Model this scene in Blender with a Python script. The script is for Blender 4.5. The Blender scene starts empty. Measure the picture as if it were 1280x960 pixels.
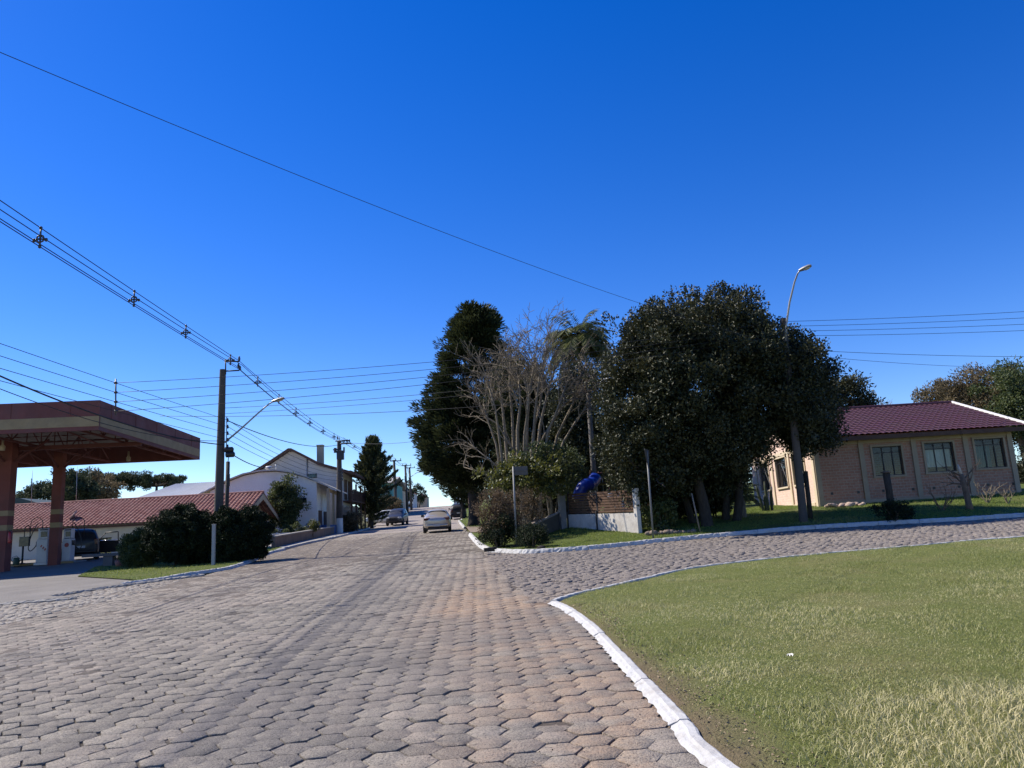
import bpy, bmesh, math, random
import numpy as np
from mathutils import Vector, Matrix, noise as mnoise
from mathutils.geometry import delaunay_2d_cdt

random.seed(7)
RNG = np.random.default_rng(11)
SC = bpy.context.scene
COL = SC.collection
R = math.radians
PI = math.pi

# ------------------------------------------------------------------ camera
FPX = 960.0                      # focal length in pixels of a 1280 px wide frame
PITCH, ROLL, HCAM = R(10.9), R(-3.1), 1.6
CAM_M = (Matrix.Translation((0, 0, HCAM)) @ Matrix.Rotation(PI / 2 + PITCH, 4, 'X')
         @ Matrix.Rotation(ROLL, 4, 'Z'))
cam_d = bpy.data.cameras.new('camera')
cam = bpy.data.objects.new('camera', cam_d)
COL.objects.link(cam)
cam.matrix_world = CAM_M
cam_d.sensor_fit = 'HORIZONTAL'
cam_d.sensor_width = 36.0
cam_d.lens = FPX / 1280 * 36.0
cam_d.clip_start = 0.05
cam_d.clip_end = 6000
SC.camera = cam
C3 = CAM_M.to_3x3()
C3I = C3.inverted()


def ray(px, py):
    return C3 @ Vector(((px - 640) / FPX, (480 - py) / FPX, -1.0))


def at(px, py, Y):
    """point of the sight line at world distance Y ahead"""
    d = ray(px, py)
    t = Y / d.y
    return Vector((d.x * t, Y, HCAM + d.z * t))


def proj(p):
    q = C3I @ (Vector(p) - Vector((0, 0, HCAM)))
    return (640 - q.x / q.z * FPX, 480 + q.y / q.z * FPX)


# ------------------------------------------------------------------ terrain
_py = [-60, -30, 0, 12, 23, 35, 48, 63, 81, 95, 120, 150, 175, 200, 260, 400, 1000, 4000]
_pz = [-2.2, -1.1, 0, .44, .87, 1.33, 1.86, 2.42, 3.1, 3.9, 5.5, 7.5, 8.3, 8.5, 7.2, 3.0, -2, -8]
_fy = np.arange(-60, 520, 1.0)
_fz = np.interp(_fy, _py, _pz)
_k = np.exp(-np.linspace(-2, 2, 13) ** 2)
_k /= _k.sum()
_pad = np.concatenate([np.full(6, _fz[0]), _fz, np.full(6, _fz[-1])])
_fs = np.convolve(_pad, _k, 'valid')
_fs -= np.interp(0, _fy, _fs)


def sst(t):
    t = np.clip(t, 0, 1)
    return t * t * (3 - 2 * t)


def TT(x, y):
    x = np.asarray(x, float)
    y = np.asarray(y, float)
    z = np.where(y < 500, np.interp(y, _fy, _fs), np.interp(y, _py, _pz))
    z = z + .016 * np.clip(x, -60, 40)
    edge = -.9 - (y - 27) * .09
    z = z + .45 * sst((y - 24.3) / 8.0) * sst((x - edge - .6) / 3.0)
    return z


def T(x, y):
    return float(TT(x, y))


def G(px, py, off=0.0):
    """where the sight line meets the ground"""
    d = ray(px, py)
    lo, t = None, .5
    while t < 400:
        if HCAM + d.z * t < T(d.x * t, d.y * t) + off:
            lo = t
            break
        t += .25 if t < 60 else 1
    if lo is None:
        t = 400
        return Vector((d.x * t, d.y * t, 0))
    a, b = lo - 1.0, lo
    for _ in range(30):
        m = (a + b) / 2
        if HCAM + d.z * m < T(d.x * m, d.y * m) + off:
            b = m
        else:
            a = m
    return Vector((d.x * b, d.y * b, HCAM + d.z * b))


def base(px, py, Y, off=0.0):
    p = at(px, py, Y)
    return Vector((p.x, Y, T(p.x, Y) + off))


# ------------------------------------------------------------------ materials
MATS = {}


def _nodes(name):
    m = bpy.data.materials.new(name)
    m.use_nodes = True
    nt = m.node_tree
    return m, nt, nt.nodes, nt.links, nt.nodes['Principled BSDF']


def N(nt, typ, **kw):
    n = nt.nodes.new(typ)
    for k, v in kw.items():
        if k in n.inputs:
            n.inputs[k].default_value = v
        else:
            setattr(n, k, v)
    return n


def rgb(c):
    return (c[0], c[1], c[2], 1)


def mixc(nt, fac, a, b, typ='MIX'):
    n = nt.nodes.new('ShaderNodeMix')
    n.data_type = 'RGBA'
    n.blend_type = typ
    n.clamp_factor = True
    for sock, v in ((n.inputs[0], fac), (n.inputs[6], a), (n.inputs[7], b)):
        if isinstance(v, (int, float)):
            sock.default_value = v
        elif isinstance(v, tuple):
            sock.default_value = rgb(v)
        else:
            nt.links.new(v, sock)
    return n.outputs[2]


def ramp(nt, src, a, b, lo=0.0, hi=1.0):
    n = nt.nodes.new('ShaderNodeMapRange')
    nt.links.new(src, n.inputs[0])
    n.inputs[1].default_value = a
    n.inputs[2].default_value = b
    n.inputs[3].default_value = lo
    n.inputs[4].default_value = hi
    return n.outputs[0]


def noise(nt, vec, scale, detail=4, rough=.6, dist=0.0):
    n = N(nt, 'ShaderNodeTexNoise')
    n.inputs['Scale'].default_value = scale
    n.inputs['Detail'].default_value = detail
    n.inputs['Roughness'].default_value = rough
    n.inputs['Distortion'].default_value = dist
    if vec is not None:
        nt.links.new(vec, n.inputs['Vector'])
    return n.outputs['Fac']


def bump(nt, h, strength, dist, prev=None):
    b = nt.nodes.new('ShaderNodeBump')
    b.inputs['Strength'].default_value = strength
    b.inputs['Distance'].default_value = dist
    nt.links.new(h, b.inputs['Height'])
    if prev is not None:
        nt.links.new(prev, b.inputs['Normal'])
    return b.outputs['Normal']


def mat(name, c, rough=.7, var=.25, scale=3.0, c2=None, bmp=.3, bscale=40, metal=0.0, spec=.5, dirt=None, bdist=.01):
    """painted / plain surface with uneven tone, stains and fine relief"""
    if name in MATS:
        return MATS[name]
    m, nt, nd, ln, bs = _nodes(name)
    tc = nd.new('ShaderNodeNewGeometry').outputs['Position']
    n1 = noise(nt, tc, scale, 6, .62)
    c2 = c2 or tuple(x * (1 - var) for x in c)
    col = mixc(nt, ramp(nt, n1, .35, .68), tuple(c), tuple(c2))
    if dirt:
        n2 = noise(nt, tc, scale * .45, 5, .7, .5)
        col = mixc(nt, ramp(nt, n2, .5, .72, 0, .85), col, tuple(dirt))
    n3 = noise(nt, tc, bscale, 3, .6)
    col = mixc(nt, ramp(nt, n3, .3, .7, 0, .35), col, tuple(x * .6 for x in c))
    ln.new(col, bs.inputs['Base Color'])
    rr = ramp(nt, n1, .2, .8, max(.03, rough - .12), min(1, rough + .12))
    ln.new(rr, bs.inputs['Roughness'])
    bs.inputs['Metallic'].default_value = metal
    bs.inputs['Specular IOR Level'].default_value = spec
    if bmp:
        ln.new(bump(nt, n3, bmp, bdist), bs.inputs['Normal'])
    MATS[name] = m
    return m


def leafmat(name, a, b, rough=.5, spec=.4, trans=.18, tcol=None):
    if name in MATS:
        return MATS[name]
    m, nt, nd, ln, bs = _nodes(name)
    at_ = N(nt, 'ShaderNodeAttribute', attribute_name='tint')
    col = mixc(nt, at_.outputs['Fac'], tuple(a), tuple(b))
    ln.new(col, bs.inputs['Base Color'])
    bs.inputs['Roughness'].default_value = rough
    bs.inputs['Specular IOR Level'].default_value = spec
    if trans:
        tr = nd.new('ShaderNodeBsdfTranslucent')
        tcol = tcol or tuple(min(1, x * 1.6) for x in b)
        tr.inputs['Color'].default_value = rgb(tcol)
        mx = nd.new('ShaderNodeMixShader')
        mx.inputs[0].default_value = trans
        ln.new(bs.outputs[0], mx.inputs[1])
        ln.new(tr.outputs[0], mx.inputs[2])
        ln.new(mx.outputs[0], nd['Material Output'].inputs['Surface'])
    MATS[name] = m
    return m


def barkmat(name, a, b, scale=6.0, stretch=.25, bmp=.8):
    if name in MATS:
        return MATS[name]
    m, nt, nd, ln, bs = _nodes(name)
    g = nd.new('ShaderNodeNewGeometry').outputs['Position']
    mp = nd.new('ShaderNodeMapping')
    mp.inputs['Scale'].default_value = (1, 1, stretch)
    ln.new(g, mp.inputs['Vector'])
    n1 = noise(nt, mp.outputs[0], scale * 3, 6, .7)
    col = mixc(nt, ramp(nt, n1, .35, .65), tuple(a), tuple(b))
    ln.new(col, bs.inputs['Base Color'])
    bs.inputs['Roughness'].default_value = .9
    bs.inputs['Specular IOR Level'].default_value = .2
    ln.new(bump(nt, n1, bmp, .03), bs.inputs['Normal'])
    MATS[name] = m
    return m


def brickmat(name, c1, c2, mortar, bw=.24, bh=.10, ms=.012, rough=.85, dirt=None):
    if name in MATS:
        return MATS[name]
    m, nt, nd, ln, bs = _nodes(name)
    uv = nd.new('ShaderNodeUVMap').outputs[0]
    br = nd.new('ShaderNodeTexBrick')
    ln.new(uv, br.inputs['Vector'])
    br.inputs['Scale'].default_value = 1.0
    br.inputs['Brick Width'].default_value = bw
    br.inputs['Row Height'].default_value = bh
    br.inputs['Mortar Size'].default_value = ms
    br.inputs['Color1'].default_value = rgb(c1)
    br.inputs['Color2'].default_value = rgb(c2)
    br.inputs['Mortar'].default_value = rgb(mortar)
    br.inputs['Mortar Smooth'].default_value = .2
    g = nd.new('ShaderNodeNewGeometry').outputs['Position']
    n1 = noise(nt, g, 1.3, 6, .65)
    n2 = noise(nt, g, 14, 4, .6)
    col = mixc(nt, ramp(nt, n2, .3, .75, 0, .45), br.outputs['Color'], tuple(x * .55 for x in c1))
    if dirt:
        col = mixc(nt, ramp(nt, n1, .48, .75, 0, .6), col, tuple(dirt))
    ln.new(col, bs.inputs['Base Color'])
    bs.inputs['Roughness'].default_value = rough
    bs.inputs['Specular IOR Level'].default_value = .2
    inv = N(nt, 'ShaderNodeMath', operation='SUBTRACT')
    inv.inputs[0].default_value = 1
    ln.new(br.outputs['Fac'], inv.inputs[1])
    b1 = bump(nt, inv.outputs[0], .8, .012)
    ln.new(bump(nt, n2, .4, .01, b1), bs.inputs['Normal'])
    MATS[name] = m
    return m


def glassmat(name, tint=(.75, .85, .85), refl=.12):
    if name in MATS:
        return MATS[name]
    m, nt, nd, ln, bs = _nodes(name)
    tr = nd.new('ShaderNodeBsdfTransparent')
    tr.inputs['Color'].default_value = rgb(tint)
    gl = nd.new('ShaderNodeBsdfGlossy')
    gl.inputs['Roughness'].default_value = .04
    g = nd.new('ShaderNodeNewGeometry').outputs['Position']
    ln.new(bump(nt, noise(nt, g, 1.5, 2), .06, .05), gl.inputs['Normal'])
    lw = nd.new('ShaderNodeLayerWeight')
    lw.inputs['Blend'].default_value = .22
    fr = ramp(nt, lw.outputs['Fresnel'], 0, 1, refl, .8)
    mx = nd.new('ShaderNodeMixShader')
    ln.new(fr, mx.inputs[0])
    ln.new(tr.outputs[0], mx.inputs[1])
    ln.new(gl.outputs[0], mx.inputs[2])
    ln.new(mx.outputs[0], nd['Material Output'].inputs['Surface'])
    MATS[name] = m
    return m


def carpaint(name, c, rough=.3, metal=.3, dust=.15, coat=.6):
    if name in MATS:
        return MATS[name]
    m, nt, nd, ln, bs = _nodes(name)
    g = nd.new('ShaderNodeNewGeometry').outputs['Position']
    n1 = noise(nt, g, 4, 6, .7)
    col = mixc(nt, ramp(nt, n1, .45, .8, 0, dust), tuple(c), (.32, .27, .2))
    ln.new(col, bs.inputs['Base Color'])
    ln.new(ramp(nt, n1, .3, .8, rough, rough + .2), bs.inputs['Roughness'])
    bs.inputs['Metallic'].default_value = metal
    bs.inputs['Coat Weight'].default_value = coat
    bs.inputs['Coat Roughness'].default_value = .08
    MATS[name] = m
    return m


# ------------------------------------------------------------------ mesh builder
class MB:
    def __init__(s):
        s.v, s.f, s.mi = [], [], []

    def add(s, vs, fs, mi=0):
        o = len(s.v)
        s.v += [Vector(p) for p in vs]
        for f in fs:
            s.f.append(tuple(i + o for i in f))
            s.mi.append(mi)
        return s

    def box(s, c, d, rz=0.0, rx=0.0, ry=0.0, bev=0.0, mi=0):
        M = Matrix.Translation(c) @ Matrix.Rotation(rz, 4, 'Z') @ Matrix.Rotation(ry, 4, 'Y') @ Matrix.Rotation(rx, 4, 'X')
        x, y, z = d[0] / 2, d[1] / 2, d[2] / 2
        b = min(bev, x * .9, y * .9, z * .9)
        if b <= 0:
            P = [(i * x, j * y, k * z) for k in (-1, 1) for j in (-1, 1) for i in (-1, 1)]
            F = [(0, 2, 3, 1), (4, 5, 7, 6), (0, 1, 5, 4), (1, 3, 7, 5), (3, 2, 6, 7), (2, 0, 4, 6)]
        else:
            bm = bmesh.new()
            bmesh.ops.create_cube(bm, size=1, matrix=Matrix.Diagonal((d[0], d[1], d[2], 1)))
            bmesh.ops.bevel(bm, geom=bm.edges[:], offset=b, segments=2, affect='EDGES', profile=.5)
            bm.verts.index_update()
            P = [v.co.copy() for v in bm.verts]
            F = [[v.index for v in f.verts] for f in bm.faces]
            bm.free()
        return s.add([M @ Vector(p) for p in P], F, mi)

    def tube(s, pts, rad, n=8, cap=True, mi=0):
        pts = [Vector(p) for p in pts]
        if not hasattr(rad, '__len__'):
            rad = [rad] * len(pts)
        rings = []
        prev = None
        for i, p in enumerate(pts):
            a = pts[max(0, i - 1)]
            b = pts[min(len(pts) - 1, i + 1)]
            t = (b - a)
            t = t.normalized() if t.length > 1e-9 else Vector((0, 0, 1))
            if prev is None:
                u = t.orthogonal().normalized()
            else:
                u = prev - t * prev.dot(t)
                u = u.normalized() if u.length > 1e-6 else t.orthogonal().normalized()
            prev = u
            w = t.cross(u)
            rings.append([p + (u * math.cos(2 * PI * k / n) + w * math.sin(2 * PI * k / n)) * rad[i] for k in range(n)])
        vs = [q for r_ in rings for q in r_]
        fs = []
        for i in range(len(pts) - 1):
            for k in range(n):
                k2 = (k + 1) % n
                fs.append((i * n + k, i * n + k2, (i + 1) * n + k2, (i + 1) * n + k))
        if cap:
            fs.append(tuple(range(n - 1, -1, -1)))
            fs.append(tuple((len(pts) - 1) * n + k for k in range(n)))
        return s.add(vs, fs, mi)

    def lathe(s, prof, n=16, M=Matrix.Identity(4), mi=0):
        vs, fs = [], []
        for r_, z in prof:
            for k in range(n):
                a = 2 * PI * k / n
                vs.append(M @ Vector((r_ * math.cos(a), r_ * math.sin(a), z)))
        for i in range(len(prof) - 1):
            for k in range(n):
                k2 = (k + 1) % n
                fs.append((i * n + k, i * n + k2, (i + 1) * n + k2, (i + 1) * n + k))
        if prof[0][0] > 1e-6:
            fs.append(tuple(range(n - 1, -1, -1)))
        if prof[-1][0] > 1e-6:
            fs.append(tuple((len(prof) - 1) * n + k for k in range(n)))
        return s.add(vs, fs, mi)

    def prism(s, poly, vec, mi=0):
        """closed polygon (3-D points) swept along vec"""
        n = len(poly)
        a = [Vector(p) for p in poly]
        b = [p + Vector(vec) for p in a]
        fs = [tuple(range(n - 1, -1, -1)), tuple(range(n, 2 * n))]
        for i in range(n):
            j = (i + 1) % n
            fs.append((i, j, n + j, n + i))
        return s.add(a + b, fs, mi)

    def blob(s, c, r, seed=0, sub=2, amp=.2, flat=1.0, fr=1.5):
        bm = bmesh.new()
        bmesh.ops.create_icosphere(bm, subdivisions=sub, radius=1)
        bm.verts.index_update()
        P = []
        for v in bm.verts:
            k = 1 + amp * mnoise.noise(v.co * fr + Vector((seed * 3.7, seed * 1.3, 0)))
            P.append(Vector(c) + Vector((v.co.x * r[0] * k, v.co.y * r[1] * k, v.co.z * r[2] * k)))
        F = [[v.index for v in f.verts] for f in bm.faces]
        bm.free()
        return s.add(P, F)

    def build(s, name, m, parent=None, smooth=False, world=False, loc=None, fixn=True, angle=None, solid=0):
        me = bpy.data.meshes.new(name)
        vs = s.v
        if parent is not None and world:
            inv = parent.matrix_basis.inverted()
            if parent.parent is not None:
                inv = (parent.parent.matrix_basis @ parent.matrix_basis).inverted()
            vs = [inv @ p for p in vs]
        elif loc is not None:
            vs = [p - Vector(loc) for p in vs]
        me.from_pydata([tuple(p) for p in vs], [], s.f)
        ms = m if isinstance(m, (list, tuple)) else [m]
        for q in ms:
            me.materials.append(q)
        if len(ms) > 1:
            me.polygons.foreach_set('material_index', s.mi)
        if fixn:
            bm = bmesh.new()
            bm.from_mesh(me)
            bmesh.ops.recalc_face_normals(bm, faces=bm.faces[:])
            bm.to_mesh(me)
            bm.free()
        boxuv(me, loc if loc is not None else (0, 0, 0))
        if smooth:
            me.polygons.foreach_set('use_smooth', [True] * len(me.polygons))
        o = bpy.data.objects.new(name, me)
        COL.objects.link(o)
        if parent is not None:
            o.parent = parent
        elif loc is not None:
            o.location = loc
        if smooth and angle:
            md = o.modifiers.new('edges', 'EDGE_SPLIT')
            md.split_angle = R(angle)
        return o


def boxuv(me, loc=(0, 0, 0)):
    uvl = me.uv_layers.new(name='UVMap')
    n = len(me.loops)
    if n == 0:
        return
    co = np.zeros(len(me.vertices) * 3)
    me.vertices.foreach_get('co', co)
    co = co.reshape(-1, 3)
    li = np.zeros(n, int)
    me.loops.foreach_get('vertex_index', li)
    nr = np.zeros(len(me.polygons) * 3)
    me.polygons.foreach_get('normal', nr)
    nr = np.abs(nr.reshape(-1, 3))
    lt = np.zeros(len(me.polygons), int)
    me.polygons.foreach_get('loop_total', lt)
    ax = np.repeat(nr.argmax(1), lt)
    c = co[li]
    uv = np.where((ax == 0)[:, None], c[:, [1, 2]], np.where((ax == 1)[:, None], c[:, [0, 2]], c[:, [0, 1]]))
    uvl.data.foreach_set('uv', uv.astype(np.float32).ravel())


def npmesh(name, V, F, m, parent=None, loc=None, attrs=None, smooth=False, cols=None):
    """fast mesh: V (n,3), F (m,k) all faces of one size, point attributes"""
    V = np.asarray(V, np.float32)
    if loc is not None:
        V = V - np.asarray(loc, np.float32)
    F = np.asarray(F, np.int32)
    me = bpy.data.meshes.new(name)
    me.vertices.add(len(V))
    me.vertices.foreach_set('co', V.ravel())
    k = F.shape[1]
    me.loops.add(F.size)
    me.loops.foreach_set('vertex_index', F.ravel())
    me.polygons.add(len(F))
    me.polygons.foreach_set('loop_start', np.arange(0, F.size, k, dtype=np.int32))
    me.polygons.foreach_set('loop_total', np.full(len(F), k, np.int32))
    me.update(calc_edges=True)
    for an, av in (attrs or {}).items():
        a = me.attributes.new(an, 'FLOAT', 'POINT')
        a.data.foreach_set('value', np.asarray(av, np.float32))
    if cols is not None:
        a = me.attributes.new('wear', 'FLOAT_COLOR', 'POINT')
        a.data.foreach_set('color', np.asarray(cols, np.float32).ravel())
    me.materials.append(m)
    if smooth:
        me.polygons.foreach_set('use_smooth', [True] * len(me.polygons))
    o = bpy.data.objects.new(name, me)
    COL.objects.link(o)
    if parent is not None:
        o.parent = parent
    elif loc is not None:
        o.location = loc
    return o


def tag(o, label=None, cat=None, group=None, kind=None):
    if label:
        o['label'] = label
    if cat:
        o['category'] = cat
    if group:
        o['group'] = group
    if kind:
        o['kind'] = kind
    return o


def thing(name, label, cat, loc, rz=0.0, group=None):
    o = bpy.data.objects.new(name, None)
    o.empty_display_size = .3
    COL.objects.link(o)
    o.location = loc
    o.rotation_euler = (0, 0, rz)
    o.matrix_basis = Matrix.Translation(loc) @ Matrix.Rotation(rz, 4, 'Z')
    return tag(o, label, cat, group)


def dup(root, loc, rz, label, group=None):
    def cp(o, par):
        c = o.copy()
        COL.objects.link(c)
        c.parent = par
        for ch in o.children:
            cp(ch, c)
        return c
    r_ = cp(root, None)
    r_.matrix_basis = Matrix.Translation(loc) @ Matrix.Rotation(rz, 4, 'Z')
    r_['label'] = label
    if group:
        r_['group'] = group
    return r_


# ------------------------------------------------------------------ sky, sun, world
SUN_EL = R(47)
SUN_DIR = Vector((-.945, .325, 0)).normalized()
to_sun = Vector((SUN_DIR.x * math.cos(SUN_EL), SUN_DIR.y * math.cos(SUN_EL), math.sin(SUN_EL)))
w = bpy.data.worlds.new('World')
SC.world = w
w.use_nodes = True
wn, wl = w.node_tree.nodes, w.node_tree.links
bg = wn['Background']
sky = wn.new('ShaderNodeTexSky')
sky.sky_type = 'NISHITA'
sky.sun_disc = False
sky.sun_elevation = SUN_EL
sky.sun_rotation = math.atan2(SUN_DIR.x, SUN_DIR.y)
sky.altitude = 900
sky.air_density = 1.0
sky.dust_density = .15
sky.ozone_density = 3.0
hs = wn.new('ShaderNodeHueSaturation')
hs.inputs['Hue'].default_value = .520
hs.inputs['Saturation'].default_value = 1.40
hs.inputs['Value'].default_value = 1.0
wl.new(sky.outputs[0], hs.inputs['Color'])
wl.new(hs.outputs[0], bg.inputs['Color'])
bg.inputs['Strength'].default_value = .117
sl = bpy.data.lights.new('sun', 'SUN')
sl.energy = 4.6
sl.angle = R(.53)
sl.color = (1.0, .925, .80)
so = bpy.data.objects.new('sun', sl)
COL.objects.link(so)
so.rotation_euler = to_sun.to_track_quat('Z', 'Y').to_euler()
so.location = (-30, 30, 40)
SC.view_settings.view_transform = 'Standard'
SC.view_settings.look = 'None'
SC.view_settings.exposure = 0.68
SC.view_settings.gamma = 1.0
SC.view_settings.use_curve_mapping = False
SC.cycles.max_bounces = 6
SC.cycles.transparent_max_bounces = 12
SC.cycles.use_denoising = True
# ------------------------------------------------------------------ ground work
def _hash(ix, iy, seed):
    h = (ix.astype(np.int64) * 374761393 + iy.astype(np.int64) * 668265263 + seed * 974711) & 0xffffffff
    h = ((h ^ (h >> 13)) * 1274126177) & 0xffffffff
    return ((h ^ (h >> 16)) & 0xffff) / 65535.0


def vnoise(x, y, s, seed=0, oct_=3):
    x = np.asarray(x, float) * s
    y = np.asarray(y, float) * s
    out, amp, tot = 0, 1.0, 0
    for o in range(oct_):
        ix, iy = np.floor(x), np.floor(y)
        fx, fy = x - ix, y - iy
        fx, fy = fx * fx * (3 - 2 * fx), fy * fy * (3 - 2 * fy)
        a, b = _hash(ix, iy, seed + o), _hash(ix + 1, iy, seed + o)
        c, d = _hash(ix, iy + 1, seed + o), _hash(ix + 1, iy + 1, seed + o)
        out = out + amp * ((a * (1 - fx) + b * fx) * (1 - fy) + (c * (1 - fx) + d * fx) * fy)
        tot += amp
        amp *= .5
        x, y = x * 2.03 + 5.1, y * 2.03 + 1.7
    return out / tot


def gpts(px):
    out = []
    for p in px:
        g = G(p[0], p[1])
        out.append((g.x, g.y))
    return out


def smooth_line(pts, n=6):
    """Catmull-Rom through 2-D points"""
    P = [np.array(p) for p in pts]
    P = [2 * P[0] - P[1]] + P + [2 * P[-1] - P[-2]]
    out = []
    for i in range(1, len(P) - 2):
        for k in range(n):
            t = k / n
            a, b, c, d = P[i - 1], P[i], P[i + 1], P[i + 2]
            out.append(tuple(.5 * (2 * b + (c - a) * t + (2 * a - 5 * b + 4 * c - d) * t * t + (3 * b - a - 3 * c + d) * t ** 3)))
    out.append(tuple(P[-2]))
    return out


def inside(x, y, poly):
    x = np.asarray(x, float)
    y = np.asarray(y, float)
    r_ = np.zeros(x.shape, bool)
    n = len(poly)
    for i in range(n):
        x1, y1 = poly[i]
        x2, y2 = poly[(i + 1) % n]
        c = ((y1 > y) != (y2 > y)) & (x < (x2 - x1) * (y - y1) / (y2 - y1 + 1e-12) + x1)
        r_ ^= c
    return r_


def dist_line(x, y, pts):
    x = np.asarray(x, float)
    y = np.asarray(y, float)
    d = np.full(x.shape, 1e9)
    for i in range(len(pts) - 1):
        ax, ay = pts[i]
        bx, by = pts[i + 1]
        vx, vy = bx - ax, by - ay
        t = np.clip(((x - ax) * vx + (y - ay) * vy) / (vx * vx + vy * vy + 1e-12), 0, 1)
        d = np.minimum(d, np.hypot(x - ax - t * vx, y - ay - t * vy))
    return d


# --- key lines, on the ground (x right, y ahead, metres)
tip = (G(692, 754).x, G(692, 754).y)
KN_A = smooth_line([(1.75, -3.0), (1.72, 1.0)] + gpts([(905, 960), (858, 910), (800, 848), (742, 786), (712, 763)]) + [tip], 4)
KN_B = smooth_line([tip] + gpts([(722, 745), (765, 735), (800, 727), (870, 712), (1000, 697), (1140, 685), (1280, 673)]) + [(17, 16.9), (30, 17.3)], 4)
KF_A = smooth_line(gpts([(614, 690), (601, 683), (588, 669)]), 4)           # rounded corner, up to the driveway gap
KF_B = smooth_line(gpts([(614, 690), (650, 692), (690, 690.5), (750, 686), (820, 678.5), (900, 671), (1000, 662.5), (1100, 656.5), (1280, 646)]) + [(30, 25.2)], 4)
g1 = G(581, 661)
KF_C = smooth_line([(g1.x, g1.y), (G(574, 652).x, G(574, 652).y), (-5.9, 80), (-7.4, 97), (-10.0, 124), (-13.2, 158)], 5)
g2 = G(355, 688)
KL_A = smooth_line(gpts([(152, 733), (195, 727), (240, 719), (285, 712), (315, 702), (335, 693)]) + [(g2.x, g2.y)], 4)
KL_B = smooth_line(gpts([(345, 690), (380, 681), (422, 672)]) + [(-13.6, 66), (-14.4, 74), (-15.2, 82)], 4)
KL_C = smooth_line([(-17.0, 92), (-19.5, 124), (-22.6, 158)], 4)
FORE = smooth_line([(-34, 19.6)] + gpts([(0, 757), (60, 748), (120, 738), (200, 727), (255, 720)]), 4)

ROAD = ([(-30, -4), (1.75, -3.0)] + KN_A[1:] + KN_B[1:] + [(30, 25.2)] + KF_B[::-1][1:] + KF_A[1:] + KF_C
        + [(-24, 200), (-27, 230), (-37, 230), (-34, 200)] + KL_C[::-1] + KL_B[::-1][:-2] + KL_A[::-1][1:4] + FORE[::-1] + [(-34, 10)])
STREET_SPLIT = [(tip[0] - .35, tip[1]), (-.2, 16.0), (-.75, 20.0), (G(614, 690).x - .2, G(614, 690).y)]
STREET = STREET_SPLIT + KF_B[1:] + [(30, 17.3)] + KN_B[::-1][1:]
COBBLE = gpts([(0, 757), (60, 748), (120, 738), (200, 727), (230, 724)]) + gpts([(190, 738), (110, 757), (50, 770), (0, 782)]) + [(-30, 16.0), (-32, 19.4)]

# --- wear of the paving: (sand, dark oil, random)
TRACK_DARK = smooth_line(gpts([(310, 935), (380, 850), (430, 775), (462, 728), (492, 688), (512, 665)]), 4)
TR1 = smooth_line(gpts([(-60, 880), (60, 838), (150, 800), (225, 765), (300, 728), (345, 704), (400, 684)]), 4)
TR2 = smooth_line(gpts([(-60, 838), (60, 803), (150, 775), (230, 748), (300, 722), (350, 698)]), 4)
RED = G(592, 752)


def wear(x, y):
    x = np.asarray(x, float)
    y = np.asarray(y, float)
    n1 = vnoise(x, y, .55, 3, 4)
    n2 = vnoise(x, y, 2.2, 9, 3)
    dk = dist_line(x, y, KN_A)
    sand = .25 + .5 * sst((n1 - .42) * 4)
    sand = sand + .5 * sst(1 - dk / 2.6) * (.4 + n2)
    sand = sand + .55 * sst((-x - 4.2 + (n1 - .5) * 3) / 3) * sst((y - 5) / 5)
    sand = sand + .35 * sst((y - 16) / 14)
    red = np.exp(-(((x - RED.x) / .55) ** 2 + ((y - RED.y) / 1.5) ** 2)) * (.4 + 1.2 * n2)
    red = red + .75 * sst(1.25 - dk / 1.9) * sst((n2 - .27) * 3.5) + .5 * np.exp(-((x - RED.x) / 1.0) ** 2) * sst((y - 7) / 4) * sst((26 - y) / 6) * (.3 + n2)
    dd = dist_line(x, y, TRACK_DARK)
    dark = np.exp(-(dd / (.35 + .5 * n2)) ** 2) * sst((n1 + n2 - .65) * 3)
    for tl, wd in ((TR1, .10), (TR2, .07)):
        dark = dark + .5 * np.exp(-(dist_line(x, y, tl) / wd) ** 2) * (.3 + n2)
    dark = dark + .6 * sst((vnoise(x, y, .35, 21, 3) - .56) * 5) * sst((x + 5) / 3) * sst(1.4 - dk / 6)
    return np.clip(sand, 0, 1), np.clip(dark, 0, 1), np.clip(red, 0, 1)


def wearcols(x, y, rnd=None):
    s, d, r_ = wear(x, y)
    rnd = np.full(len(s), .5) if rnd is None else rnd
    return np.stack([s, d, r_, rnd], 1)


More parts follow.
